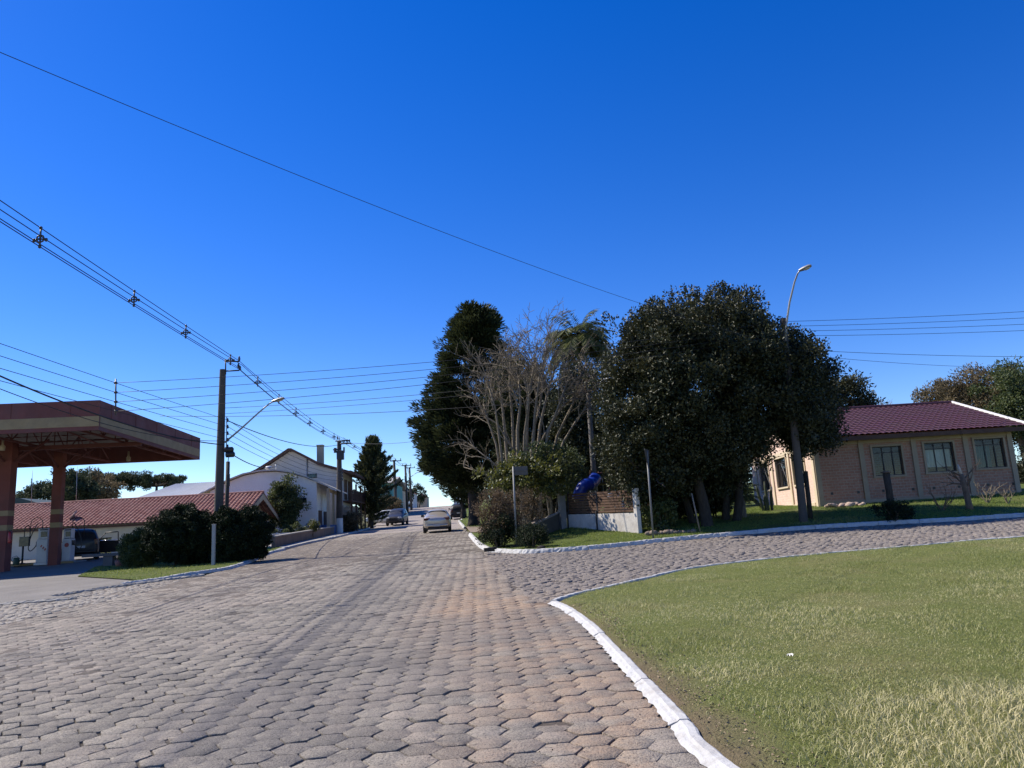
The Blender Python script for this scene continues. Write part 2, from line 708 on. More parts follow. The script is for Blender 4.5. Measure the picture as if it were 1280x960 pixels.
def stonemat(name, ca, cb, sand, red, dust=.8, bscale=60, scl=1.0):
    m, nt, nd, ln, bs = _nodes(name)
    a = N(nt, 'ShaderNodeAttribute', attribute_name='wear')
    sp = nd.new('ShaderNodeSeparateColor')
    ln.new(a.outputs['Color'], sp.inputs[0])
    g = nd.new('ShaderNodeNewGeometry').outputs['Position']
    n1 = noise(nt, g, 5 * scl, 6, .7)
    n2 = noise(nt, g, bscale, 4, .65)
    n3 = noise(nt, g, bscale * 3, 2, .6)
    col = mixc(nt, a.outputs['Alpha'], tuple(ca), tuple(cb))
    col = mixc(nt, ramp(nt, n2, .40, .68, 0, .75), col, tuple(x * .42 for x in ca))
    mul = N(nt, 'ShaderNodeMath', operation='MULTIPLY')
    ln.new(sp.outputs[0], mul.inputs[0])
    ln.new(ramp(nt, n1, .3, .62, .15, 1), mul.inputs[1])
    mul2 = N(nt, 'ShaderNodeMath', operation='MULTIPLY')
    ln.new(mul.outputs[0], mul2.inputs[0])
    wrap = N(nt, 'ShaderNodeMath', operation='FRACT')
    w7 = N(nt, 'ShaderNodeMath', operation='MULTIPLY')
    ln.new(a.outputs['Alpha'], w7.inputs[0])
    w7.inputs[1].default_value = 7.31
    ln.new(w7.outputs[0], wrap.inputs[0])
    ln.new(ramp(nt, wrap.outputs[0], 0, 1, dust * .35, dust * 1.1), mul2.inputs[1])
    col = mixc(nt, mul2.outputs[0], col, tuple(sand))
    mul3 = N(nt, 'ShaderNodeMath', operation='MULTIPLY')
    ln.new(sp.outputs[2], mul3.inputs[0])
    ln.new(ramp(nt, n1, .3, .6, .2, .9), mul3.inputs[1])
    col = mixc(nt, mul3.outputs[0], col, tuple(red))
    mul4 = N(nt, 'ShaderNodeMath', operation='MULTIPLY')
    ln.new(sp.outputs[1], mul4.inputs[0])
    ln.new(ramp(nt, n1, .35, .65, .35, .95), mul4.inputs[1])
    col = mixc(nt, mul4.outputs[0], col, (.085, .08, .08))
    col = mixc(nt, ramp(nt, n3, .42, .66, 0, .5), col, tuple(x * 1.45 for x in cb))
    n5 = noise(nt, g, bscale * 1.6, 2, .5)
    col = mixc(nt, ramp(nt, n5, .56, .66, 0, .75), col, tuple(x * .4 for x in ca))
    ln.new(col, bs.inputs['Base Color'])
    bs.inputs['Roughness'].default_value = .88
    bs.inputs['Specular IOR Level'].default_value = .25
    b = bump(nt, n2, 1.0, .018)
    ln.new(bump(nt, n3, .45, .006, b), bs.inputs['Normal'])
    MATS[name] = m
    return m


M_HEX = stonemat('hex_paving', (.105, .097, .088), (.29, .26, .215), (.325, .270, .222), (.33, .21, .125), .8, 48)
M_BED = stonemat('joint_sand', (.045, .039, .034), (.075, .064, .054), (.30, .25, .205), (.29, .185, .11), .95, 40)
M_COB = stonemat('field_stone', (.135, .12, .11), (.235, .205, .18), (.24, .20, .165), (.25, .20, .15), .8, 26)
M_COBL = stonemat('pale_stone', (.20, .18, .155), (.36, .33, .285), (.31, .265, .215), (.3, .24, .18), .6, 26)


def sheet(name, poly, off, res, m, box=None, kind='structure', cols=True, zfun=None, jit=.25, soil=None, colfun=None):
    """an outline filled with a grid that follows the terrain"""
    P = np.array(poly)
    x0, y0 = P.min(0)
    x1, y1 = P.max(0)
    xs, ys = np.meshgrid(np.arange(x0, x1, res), np.arange(y0, y1, res))
    xs, ys = xs.ravel(), ys.ravel()
    xs = xs + RNG.uniform(-jit, jit, xs.shape) * res
    ys = ys + RNG.uniform(-jit, jit, ys.shape) * res
    k = inside(xs, ys, poly)
    k &= dist_line(xs, ys, list(poly) + [poly[0]]) > res * .35
    pts = [Vector((a, b)) for a, b in poly] + [Vector((a, b)) for a, b in zip(xs[k], ys[k])]
    n = len(poly)
    vo, _, fo, *_r = delaunay_2d_cdt(pts, [], [list(range(n))], 1, 1e-5)
    V = np.array([(p.x, p.y) for p in vo])
    z = TT(V[:, 0], V[:, 1]) + off
    if zfun is not None:
        z = z + zfun(V[:, 0], V[:, 1])
    F = np.array([list(f) for f in fo if len(f) == 3])
    a, b, c = V[F[:, 0]], V[F[:, 1]], V[F[:, 2]]
    fl = ((b - a)[:, 0] * (c - a)[:, 1] - (b - a)[:, 1] * (c - a)[:, 0]) < 0
    F[fl] = F[fl][:, ::-1]
    o = npmesh(name, np.c_[V, z], F, m, smooth=True, attrs={'soil': soil(V[:, 0], V[:, 1])} if soil else None, cols=(colfun(V[:, 0], V[:, 1], wearcols(V[:, 0], V[:, 1], vnoise(V[:, 0], V[:, 1], 4, 5))) if colfun else wearcols(V[:, 0], V[:, 1], vnoise(V[:, 0], V[:, 1], 4, 5))) if cols else None)
    if kind:
        o['kind'] = kind
    return o


def stones(name, cx, cy, rad, sides, rot, m, hgt, top=.86, jit=.06, tilt=.02, zj=.004, asp=None, sub=1, depth=.06, edge=(.012, .004), puff=.003, odd=0.0):
    """many set stones in one sheet: (n) centres, each a low block with a worn rim"""
    n = len(cx)
    k = sides * sub
    ang = np.arange(k) * 2 * PI / k
    # polygon radius for a straight-sided outline
    seg = PI / sides
    ph = (ang % (2 * seg)) - seg
    rr = math.cos(seg) / np.cos(ph) if sub > 1 else np.ones(k)
    A = ang[None, :] + rot[:, None]
    rad = np.asarray(rad)[:, None] * np.ones((n, k))
    rj = rad * rr[None, :] * (1 + RNG.uniform(-jit, jit, (n, k)))
    ca, sa = np.cos(A), np.sin(A)
    if asp is not None:
        lx, ly = ca * asp[:, None], sa
    else:
        lx, ly = ca, sa
    wild = 1 + 2.2 * (RNG.random((n, 1)) < odd)
    tx, ty = RNG.normal(0, tilt, (n, 1)) * wild, RNG.normal(0, tilt, (n, 1)) * wild
    dz = RNG.normal(0, zj, (n, 1)) * wild
    rings = []
    e1, e2 = edge
    for f, h in ((1.0, -depth), (1.0, -e1), (.5 + .5 * top, -e2), (top, 0.0)):
        X, Y = cx[:, None] + lx * rj * f, cy[:, None] + ly * rj * f
        Z = TT(X, Y) + hgt + h + dz + tx * lx * rj * f + ty * ly * rj * f
        if h > -.01:
            Z = Z + RNG.normal(0, .0007, Z.shape)
        rings.append(np.stack([X, Y, Z], 2))
    V = np.stack(rings, 1)                                 # n,4,k,3
    nr = 4
    C = np.stack([cx, cy, TT(cx, cy) + hgt + dz[:, 0] + puff], 1)
    VV = np.concatenate([V.reshape(n, nr * k, 3), C[:, None, :]], 1)
    per = nr * k + 1
    Fq = []
    for r_ in range(nr - 1):
        for j in range(k):
            j2 = (j + 1) % k
            Fq.append((r_ * k + j, r_ * k + j2, (r_ + 1) * k + j2, (r_ + 1) * k + j))
    Ft = [((nr - 1) * k + j, (nr - 1) * k + (j + 1) % k, nr * k) for j in range(k)]
    F = np.array([list(q[:3]) for q in Fq] + [[q[0], q[2], q[3]] for q in Fq] + [list(t) for t in Ft])
    FF = (F[None] + (np.arange(n) * per)[:, None, None]).reshape(-1, 3)
    VV = VV.reshape(-1, 3)
    rnd = np.repeat(RNG.uniform(0, 1, n), per)
    o = npmesh(name, VV, FF, m, cols=wearcols(VV[:, 0], VV[:, 1], rnd))
    o['kind'] = 'structure'
    return o


# base terrain, one sheet out past the horizon
def axis(n, near, far, p=2.6):
    t = np.linspace(-1, 1, n)
    return np.sign(t) * (np.abs(t) * near + (np.abs(t) ** 6) * (far - near))


ax_ = axis(161, 75, 3000)
ay_ = np.concatenate([np.linspace(-60, 110, 171), np.linspace(112, 300, 60), np.geomspace(310, 4000, 24)])
gx, gy = np.meshgrid(ax_, ay_)
gz = TT(gx, gy) - .05 - .02 * sst((np.abs(gx) - 50) / 50)
nx, ny = len(ax_), len(ay_)
idx = np.arange(nx * ny).reshape(ny, nx)
Fg = np.stack([idx[:-1, :-1], idx[:-1, 1:], idx[1:, 1:], idx[1:, :-1]], 2).reshape(-1, 4)


def grassmat(name, g1, g2, dry, soil, dry_lo=.5, soil_lo=.72):
    # the attribute 'soil' marks bare strips
    m, nt, nd, ln, bs = _nodes(name)
    p = nd.new('ShaderNodeNewGeometry').outputs['Position']
    n1 = noise(nt, p, .5, 5, .65)
    n2 = noise(nt, p, 3.5, 5, .7)
    n3 = noise(nt, p, 45, 4, .7)
    col = mixc(nt, ramp(nt, n2, .35, .65), tuple(g1), tuple(g2))
    col = mixc(nt, ramp(nt, n1, dry_lo, dry_lo + .2, 0, .75), col, tuple(dry))
    col = mixc(nt, ramp(nt, n3, .35, .65, 0, .6), col, tuple(x * .45 for x in g1))
    col = mixc(nt, ramp(nt, n2, soil_lo, soil_lo + .1, 0, .9), col, tuple(soil))
    at_ = N(nt, 'ShaderNodeAttribute', attribute_name='soil')
    sm = N(nt, 'ShaderNodeMath', operation='MULTIPLY')
    ln.new(at_.outputs['Fac'], sm.inputs[0])
    ln.new(ramp(nt, n2, .3, .6, .75, 1.0), sm.inputs[1])
    sc_ = mixc(nt, ramp(nt, n3, .35, .65), tuple(soil), tuple(x * .6 for x in soil))
    col = mixc(nt, sm.outputs[0], col, sc_)
    ln.new(col, bs.inputs['Base Color'])
    bs.inputs['Roughness'].default_value = .95
    bs.inputs['Specular IOR Level'].default_value = .15
    ln.new(bump(nt, n3, .9, .04), bs.inputs['Normal'])
    MATS[name] = m
    return m


M_GROUND = grassmat('rough_ground', (.075, .085, .03), (.10, .10, .04), (.16, .13, .07), (.13, .09, .055), .45, .6)
M_LAWN = grassmat('lawn_soil', (.145, .17, .045), (.18, .19, .058), (.27, .23, .11), (.21, .155, .105), .5, .68)
M_VERGE = grassmat('verge_soil', (.09, .12, .028), (.12, .15, .036), (.19, .17, .07), (.17, .12, .075), .55, .64)
M_DIRT = mat('trodden_dirt', (.25, .20, .155), .95, .3, 1.2, c2=(.17, .125, .09), bmp=.7, bscale=30, dirt=(.12, .085, .06))
o = npmesh('ground', np.stack([gx.ravel(), gy.ravel(), gz.ravel()], 1), Fg, M_GROUND, smooth=True)
o['kind'] = 'structure'


# road bed (joint sand close by, worn surface far off) and the set stones on it
def bedz(x, y):
    s, d, r_ = wear(x, y)
    near = sst((52 - y) / 8)
    n = vnoise(x, y, 5, 31, 3)
    n4 = vnoise(x, y, 1.1, 37, 3)
    fill = np.clip(.55 * sst((n4 - .42) * 5) + .45 * sst((y - 9) / 12) + .45 * sst((-x - 3.0) / 4) - .45 * sst((11 - y) / 4) * sst((x + 4.5) / 2), 0, 1.15)
    return near * (-.0135 + .007 * s * sst((n - .3) * 2.5) + .0125 * fill * (.55 + .6 * n) + .0055 * sst((y - 17) / 12)) + (1 - near) * -.003


def bedcols(x, y, c):
    n4 = vnoise(x, y, 1.1, 37, 3)
    f = np.clip(.9 * sst(1.3 - dist_line(x, y, KN_A) / .3) + .5 * sst((n4 - .45) * 5) + .9 * sst((y - 12) / 10) + .6 * sst((-x - 4.0) / 4), 0, 1)
    c = c.copy()
    c[:, 0] *= f
    c[:, 2] *= f
    return c


NEAR = [p for p in ROAD]
bed_near = [(-30, -4)] + KN_A + KN_B[1:] + [(30, 25.2)] + KF_B[::-1][1:] + KF_A[1:]
cut = 55.0
kfc = [p for p in KF_C if p[1] < cut]
klb = [p for p in KL_B if p[1] < cut]
xr = np.interp(cut, [p[1] for p in KF_C], [p[0] for p in KF_C])
xl = np.interp(cut, [p[1] for p in KL_B], [p[0] for p in KL_B])
bed_near += kfc + [(xr, cut), (xl, cut)] + klb[::-1] + KL_A[::-1][1:6] + FORE[::-1] + [(-34, 6)]
sheet('road_bed', bed_near, 0.0, .32, M_BED, zfun=bedz, colfun=bedcols)
far_road = [(xl, cut), (xr, cut)] + [p for p in KF_C if p[1] >= cut] + [(-20, 185), (-22, 235), (-34, 235), (-31, 185)] + KL_C[::-1] + [p for p in KL_B if p[1] >= cut][::-1]
M_FAR = stonemat('worn_paving', (.22, .195, .175), (.29, .255, .225), (.33, .275, .225), (.33, .2, .11), .75, 9)
sheet('main_road', far_road, -.004, 1.0, M_FAR)

S_ = .154
RA = R(3.0)                                   # paving runs with the road
u0, v0 = np.meshgrid(np.arange(-82, 44), np.arange(-16, 222))
uu = u0 * 1.5 * S_
vv = (v0 + .5 * (u0 % 2)) * math.sqrt(3) * S_
hx = uu * math.cos(RA) - vv * math.sin(RA)
hy = uu * math.sin(RA) + vv * math.cos(RA)
hx, hy = hx.ravel(), hy.ravel()
k = inside(hx, hy, bed_near) & ~inside(hx, hy, STREET) & ~inside(hx, hy, COBBLE) & (hy > -1) & (hy < 54.8)
k &= (np.abs(hx) < 3.5 + hy * .95)
k &= dist_line(hx, hy, KN_A) > .07
hx, hy = hx[k], hy[k]
hx += RNG.normal(0, .008, hx.shape)
hy += RNG.normal(0, .008, hy.shape)
nearh = hy < 17
kk = hx.shape[0]
for sel, sub in ((nearh, 3), (~nearh, 1)):
    nn = int(sel.sum())
    gap = (.978 if sub == 3 else .990) - .035 * RNG.random(nn) ** 2.0
    stones('main_road_paving' if sub == 3 else 'main_road_paving_uphill', hx[sel], hy[sel], S_ * gap, 6, np.full(nn, RA) + RNG.normal(0, .02, nn), M_HEX,
           .003, .975, .022 if sub == 3 else .03, .006 if sub == 3 else .005, .0016 if sub == 3 else .0013, sub=sub, edge=(.007, .0012), puff=.0006, odd=.14)

# side street: irregular field stones
u0, v0 = np.meshgrid(np.arange(-8, 190), np.arange(60, 175))
cx = (u0 + .5 * (v0 % 2)).ravel() * .172
cy = v0.ravel() * .158
cx = cx + RNG.normal(0, .026, cx.shape)
cy = cy + RNG.normal(0, .026, cy.shape)
k = inside(cx, cy, STREET) & (dist_line(cx, cy, KN_B) > .12) & (dist_line(cx, cy, KF_B) > .1)
cx, cy = cx[k], cy[k]
n = len(cx)
stones('side_street', cx, cy, RNG.uniform(.076, .108, n), 6, RNG.uniform(0, PI, n), M_COB, .008, .80, .13, .035, .007, asp=RNG.uniform(.85, 1.2, n))
# strip of paler stones in front of the forecourt
u0, v0 = np.meshgrid(np.arange(-240, -40), np.arange(60, 220))
cx = (u0 + .5 * (v0 % 2)).ravel() * .16
cy = v0.ravel() * .15
cx = cx + RNG.normal(0, .025, cx.shape)
cy = cy + RNG.normal(0, .025, cy.shape)
k = inside(cx, cy, COBBLE)
cx, cy = cx[k], cy[k]
n = len(cx)
stones('cobble_strip', cx, cy, RNG.uniform(.068, .1, n), 6, RNG.uniform(0, PI, n), M_COBL, .008, .80, .13, .035, .007, asp=RNG.uniform(.8, 1.25, n))

# --- kerbs: painted blocks, uneven, one line per kerb
M_WHITE = mat('kerb_whitewash', (.50, .495, .48), .85, .14, 9, bmp=.9, bscale=22, dirt=(.33, .30, .265))
M_KERBOLD = mat('kerb_worn', (.50, .48, .44), .9, .25, 4, bmp=.6, bscale=30, dirt=(.30, .26, .21))
M_FORE = mat('forecourt_concrete', (.175, .16, .145), .9, .2, .9, bmp=.9, bscale=14, dirt=(.12, .108, .095), bdist=.03)
M_CONC = mat('concrete', (.34, .32, .29), .9, .2, 1.6, bmp=.5, bscale=35, dirt=(.22, .19, .165))


def kerb(line, wd, top, m, name='kerb', seglen=1.15, rough=.012, skirt=.05, side=1):
    """side: +1 when the road lies left of the travel direction"""
    P = [np.array(p) for p in line]
    cum = [0]
    for i in range(len(P) - 1):
        cum.append(cum[-1] + float(np.hypot(*(P[i + 1] - P[i]))))
    Lt = cum[-1]
    PX, PY = [q[0] for q in P], [q[1] for q in P]
    pos = lambda s_: np.array((np.interp(s_, cum, PX), np.interp(s_, cum, PY)))
    st = .07 if Lt < 35 else .4
    mb = MB()
    s0 = 0.0
    while s0 < Lt - .05:
        L = min(Lt - s0, seglen * random.uniform(.75, 1.2))
        if Lt - s0 - L < .3:
            L = Lt - s0
        dz, dw, do = random.uniform(-.004, .004), random.uniform(-.004, .004), random.uniform(-.003, .003)
        q = max(2, int(L / st) + 1)
        vs = []
        for j in range(q):
            s_ = s0 + .006 + (L - .012) * j / (q - 1)
            p = pos(s_)
            d = pos(min(Lt, s_ + .22)) - pos(max(0, s_ - .22))
            d = d / np.hypot(*d)
            nrm = np.array((-d[1], d[0])) * side
            w2 = wd / 2 + dw
            endf = .006 if j in (0, q - 1) else 0
            for a, h in ((w2 + skirt + random.uniform(-.012, .02), .006), (w2 + .008, top * .55), (w2 - .016, top - .012), (w2 * .4, top), (-w2 * .5, top), (-w2 + .014, top - .01), (-w2 + random.uniform(-.008, .008), -.05)):
                r1, r2 = random.uniform(-rough, rough), random.uniform(-rough, rough) * .6
                pp = p + nrm * (a + do + r1)
                zz = T(pp[0], pp[1]) + h + (dz - endf + r2 if h > .02 else 0)
                vs.append((pp[0], pp[1], zz))
        fs = []
        for j in range(q - 1):
            for c in range(6):
                fs.append((j * 7 + c, j * 7 + c + 1, (j + 1) * 7 + c + 1, (j + 1) * 7 + c))
        fs.append(tuple(range(7)))
        fs.append(tuple((q - 1) * 7 + c for c in range(6, -1, -1)))
        mb.add(vs, fs)
        s0 += L
    o = mb.build(name, m, None, smooth=False)
    o['kind'] = 'structure'
    return o


kerb(KN_A, .115, .045, M_WHITE, skirt=.035, side=1, rough=.004)
kerb(KN_B, .10, .06, M_WHITE, skirt=.02, side=1, rough=.006)
kerb(KF_A, .14, .13, M_WHITE, skirt=.04, side=1)
kerb(KF_B, .13, .13, M_WHITE, skirt=.02, side=-1)
kerb(KF_C, .16, .15, M_WHITE, skirt=.02, side=1)
kerb(KL_A, .14, .11, M_WHITE, skirt=.04, side=-1)
kerb(KL_B, .14, .13, M_KERBOLD, skirt=.02, side=-1)
kerb(KL_C, .16, .14, M_WHITE, skirt=.02, side=-1)
kerb([(p[0], p[1]) for p in FORE], .12, .07, M_CONC, skirt=.0, side=-1, name='forecourt_edge')

# --- lawns, forecourt, pavements
LZ = lambda x, y: .05 * (vnoise(x, y, .9, 4, 3) - .4) * sst(dist_line(x, y, KN_A + KN_B) / .8) - .06 * (1 - sst(dist_line(x, y, KN_A + KN_B) / .2))
LAWN = [(1.75, -3.0)] + KN_A[1:] + KN_B[1:] + [(30, -3)]
sheet('lawn', LAWN, .055, .22, M_LAWN, cols=False, soil=lambda x, y: np.clip(1.15 - (dist_line(x, y, KN_A) - .02) / (.10 + .48 * vnoise(x, y, 2.0, 51, 3) * sst((10.5 - y) / 5)), 0, 1), zfun=lambda x, y: LZ(x, y))
VERGE = KF_A[::-1] + KF_B[1:] + [(30, 60), (-.5, 60), (-1.5, 46)]
sheet('verge', VERGE, .10, .6, M_VERGE, cols=False, zfun=lambda x, y: .05 * (vnoise(x, y, .8, 14, 3) - .4))
VERGE2 = [(g1.x, g1.y), (-3.2, 44)] + [p for p in KF_C if p[1] > 44.5] + [(40, 158), (40, 61), (-.5, 61), (-1.4, 47)]
sheet('verge_uphill', VERGE2, .11, 2.0, M_VERGE, cols=False)
PATH = gpts([(588, 668), (582, 660)]) + [(-1.6, 47.5), (2.2, 48), (2.8, 40), (.4, 33)]
sheet('dirt_path', PATH, .125, .5, M_DIRT, cols=False, zfun=lambda x, y: .03 * (vnoise(x, y, 1.4, 8, 3) - .5))
LEFTG = KL_A[:] + [(-12.6, 41), (-18, 41), (-18.5, 34.2), (-15.6, 27.6)] + gpts([(172, 729)])
sheet('grass_bed', LEFTG, .10, .6, M_VERGE, cols=False)
FC = FORE[:-4] + [(-15.6, 27.6), (-18.5, 34.2), (-18.6, 52), (-60, 52), (-60, 19.6)]
sheet('forecourt', FC, .07, .8, M_FORE, cols=False)
PL = KL_B[:9] + [(-14.6, 74), (-20, 74), (-19, 41.5), (-13.0, 41.5)]
sheet('pavement', [KL_B[0]] + KL_B[1:17] + [(-22, KL_B[16][1]), (-22, 42.5), (-12.9, 42.0)], .09, 1.0, M_CONC, cols=False)
sheet('driveway', [(p[0], p[1]) for p in KL_A[-6:]] + [KL_B[0], (-12.9, 42.0), (-13.2, 41.2)], .03, .8, M_DIRT, cols=False)


# --- grass blades
def blades(name, poly, npts, hlo, hhi, wlo, whi, m, dens=None, off=.05, zf=None, dry=None, box=None, kind='stuff', hfun=None):
    P = np.array(poly)
    x0, y0 = P.min(0) if box is None else box[:2]
    x1, y1 = P.max(0) if box is None else box[2:]
    x = RNG.uniform(x0, x1, npts)
    y = RNG.uniform(y0, y1, npts)
    k = inside(x, y, poly)
    if dens is not None:
        k &= RNG.random(npts) < dens(x, y)
    x, y = x[k], y[k]
    n = len(x)
    h = RNG.uniform(hlo, hhi, n)
    if hfun is not None:
        h = h * hfun(x, y)
    wd = RNG.uniform(wlo, whi, n)
    a = RNG.uniform(0, 2 * PI, n)
    la = RNG.uniform(0, 2 * PI, n)
    lean = RNG.uniform(.2, 1.5, n) * h
    z = TT(x, y) + off + (zf(x, y) if zf is not None else 0)
    sx, sy = np.cos(a) * wd / 2, np.sin(a) * wd / 2
    lx, ly = np.cos(la) * lean, np.sin(la) * lean
    V = np.zeros((n, 5, 3))
    V[:, 0] = np.stack([x - sx, y - sy, z], 1)
    V[:, 1] = np.stack([x + sx, y + sy, z], 1)
    V[:, 2] = np.stack([x + sx * .8 + lx * .35, y + sy * .8 + ly * .35, z + h * .6], 1)
    V[:, 3] = np.stack([x - sx * .8 + lx * .35, y - sy * .8 + ly * .35, z + h * .6], 1)
    V[:, 4] = np.stack([x + lx, y + ly, z + h * RNG.uniform(.75, 1, n)], 1)
    f = np.array([[0, 1, 2], [0, 2, 3], [3, 2, 4]])
    F = (f[None] + (np.arange(n) * 5)[:, None, None]).reshape(-1, 3)
    d = dry(x, y) if dry is not None else np.full(n, .4)
    t = np.clip(d + RNG.normal(0, .2, n), 0, 1)
    o = npmesh(name, V.reshape(-1, 3), F, m, attrs={'tint': np.repeat(t, 5)})
    o['kind'] = kind
    o['label'] = None or name.replace('_', ' ')
    del o['label']
    return o


M_BLADE = leafmat('grass_blade', (.16, .195, .048), (.60, .53, .30), .6, .25, .3, (.34, .37, .10))
def lawndry(x, y):
    n = vnoise(x, y, .7, 41, 4)
    n2 = vnoise(x, y, 2.6, 43, 3)
    n3 = vnoise(x, y, .33, 45, 2)
    t = .15 + .55 * sst((n - .44) * 3.4) * (.25 + .9 * n2) + .2 * sst((n3 - .52) * 4)
    clump = np.exp(-(((x - 2.9) / .95) ** 2 + ((y - 5.1) / .8) ** 2)) + np.exp(-(((x - 3.9) / .8) ** 2 + ((y - 4.7) / .5) ** 2))
    t = t + 1.1 * clump * (.4 + n2)
    return np.clip(t, 0, 1)


def lawndens(x, y):
    d = dist_line(x, y, KN_A)
    n = vnoise(x, y, 2.4, 51, 3)
    e = sst((d - .04 - .48 * vnoise(x, y, 2.0, 51, 3) * sst((10.5 - y) / 5)) / .22) + .06
    e = np.minimum(e, sst((dist_line(x, y, KN_B) - .02) / .15) + .3)
    return np.clip(e, 0, 1) * np.clip((7.0 / np.maximum(y, 3.0)) ** 1.25, 0, 1)


def lawnh(x, y):
    n = vnoise(x, y, 1.6, 61, 3)
    c = np.exp(-(((x - 2.9) / .9) ** 2 + ((y - 5.0) / .7) ** 2)) + 1.1 * np.exp(-(((x - 3.9) / .7) ** 2 + ((y - 4.6) / .5) ** 2))
    t = np.exp(-(((x - 1.35) / .4) ** 2 + ((y - 11.2) / .4) ** 2))
    return .6 + .7 * sst((n - .35) * 3) + 2.0 * c * (.4 + n) + 1.0 * t


LAWN_IN = [p for p in LAWN]
blades('lawn_grass', LAWN_IN, 900000, .014, .042, .003, .007, M_BLADE, lawndens, .05, LZ, lawndry, box=(.6, 3.0, 17.0, 17.5), hfun=lawnh)
V_BL = leafmat('verge_blade', (.10, .165, .03), (.32, .29, .11), .6, .25, .3, (.28, .34, .07))
blades('verge_grass', VERGE, 150000, .03, .085, .008, .018, V_BL, lambda x, y: np.clip(sst((dist_line(x, y, KF_A + KF_B) - .1) / .3) * .8 + .1, 0, 1) * sst((vnoise(x, y, .8, 71, 3) - .25) * 5) * (sst((x - .3) / 2.0) * .9 + .1),
       .09, lambda x, y: .05 * (vnoise(x, y, .8, 14, 3) - .4), lambda x, y: .1 + .7 * sst((vnoise(x, y, .6, 77, 3) - .45) * 3), box=(-2, 22, 21, 36))
blades('grass_bed_blades', LEFTG, 24000, .03, .08, .01, .02, V_BL, lambda x, y: sst((vnoise(x, y, .8, 72, 3) - .3) * 5), .09, None, lambda x, y: .25 + .5 * vnoise(x, y, .6, 78, 3))
blades('roadside_grass', VERGE2, 30000, .05, .16, .02, .04, V_BL, None, .1, None, lambda x, y: .2 + .4 * vnoise(x, y, .5, 79, 3), box=(-12, 46, 8, 125))
# ------------------------------------------------------------------ vegetation tools
def unit(n):
    v = RNG.normal(0, 1, (n, 3))
    return v / np.linalg.norm(v, axis=1)[:, None]


def leafcloud(P, D, L, W, tint, curl=.12):
    """one diamond leaf per point: base along D, random roll"""
    n = len(P)
    D = D / (np.linalg.norm(D, axis=1)[:, None] + 1e-9)
    S = np.cross(D, unit(n))
    S = S / (np.linalg.norm(S, axis=1)[:, None] + 1e-9)
    U = np.cross(D, S)
    L = (np.ones(n) * L)[:, None]
    W = (np.ones(n) * W)[:, None]
    V = np.zeros((n, 4, 3))
    V[:, 0] = P - D * L * .5
    V[:, 1] = P + S * W * .5 + U * L * curl
    V[:, 2] = P + D * L * .5
    V[:, 3] = P - S * W * .5 + U * L * curl
    F = np.arange(n * 4).reshape(n, 4)
    F = np.concatenate([F[:, [0, 1, 2]], F[:, [0, 2, 3]]], 0)
    return V.reshape(-1, 3), F, np.repeat(tint, 4)


def clumps(centres, rad, per, flat=(1, 1, 1), shell=.55):
    """points spread through many small clumps; also outward directions and clump index"""
    m = len(centres)
    per = np.full(m, per) if np.isscalar(per) else per
    ci = np.repeat(np.arange(m), per)
    u = unit(len(ci))
    rr = (shell + (1 - shell) * RNG.random(len(ci)) ** .7) * rad[ci]
    P = centres[ci] + u * rr[:, None] * np.array(flat)
    return P, u, ci


def lumpy(n, c, r, seed, amp=.22, fr=1.2, inner=.62, low=-1.0, bias=.8):
    """clump centres in an uneven ellipsoid; nothing below height fraction `low`"""
    out = []
    while len(out) < n:
        v = Vector(RNG.normal(0, 1, 3)).normalized()
        if v.z < low:
            continue
        k = 1 + amp * mnoise.noise(v * fr * 1.7 + Vector((seed, seed * 2.1, 0))) + amp * .6 * mnoise.noise(v * fr * 4 + Vector((0, seed, 3)))
        q = inner + (1 - inner) * random.random() ** bias
        out.append((c[0] + v.x * r[0] * k * q, c[1] + v.y * r[1] * k * q, c[2] + v.z * r[2] * k * q))
    return np.array(out)


def limbs(mb, p, d, L, r_, depth, spread=.5, up=.15, seg=4, shrink=.68, kids=(2, 3), mi=0, tips=None, rmin=.004, wob=.12, nside=6):
    pts, rad = [Vector(p)], [r_]
    d = Vector(d).normalized()
    for i in range(seg):
        d = (d + Vector((random.gauss(0, wob), random.gauss(0, wob), random.gauss(0, wob) + up * .25))).normalized()
        pts.append(pts[-1] + d * L / seg)
        rad.append(max(rmin, r_ * (1 - (1 - shrink) * (i + 1) / seg)))
    mb.tube(pts, rad, nside if depth > 1 else 4, False, mi)
    if depth <= 0:
        if tips is not None:
            tips.append(pts[-1])
        return
    for k in range(random.randint(*kids)):
        t = random.uniform(.45, 1.0) if k else 1.0
        q = pts[min(seg, int(t * seg))]
        dd = (d + Vector((random.gauss(0, spread), random.gauss(0, spread), random.gauss(0, spread * .6) + up))).normalized()
        limbs(mb, q, dd, L * random.uniform(.6, .85), max(rmin, rad[min(seg, int(t * seg))] * .72), depth - 1, spread, up, seg, shrink, kids, mi, tips, rmin, wob, nside)


BARK = barkmat('bark_grey', (.10, .085, .07), (.19, .17, .145))
BARKD = barkmat('bark_dark', (.028, .024, .02), (.06, .052, .043))
BARKP = barkmat('bark_pale', (.14, .115, .08), (.29, .24, .175), 9, .4)
BARKB = barkmat('bark_brown', (.10, .07, .05), (.19, .14, .10))

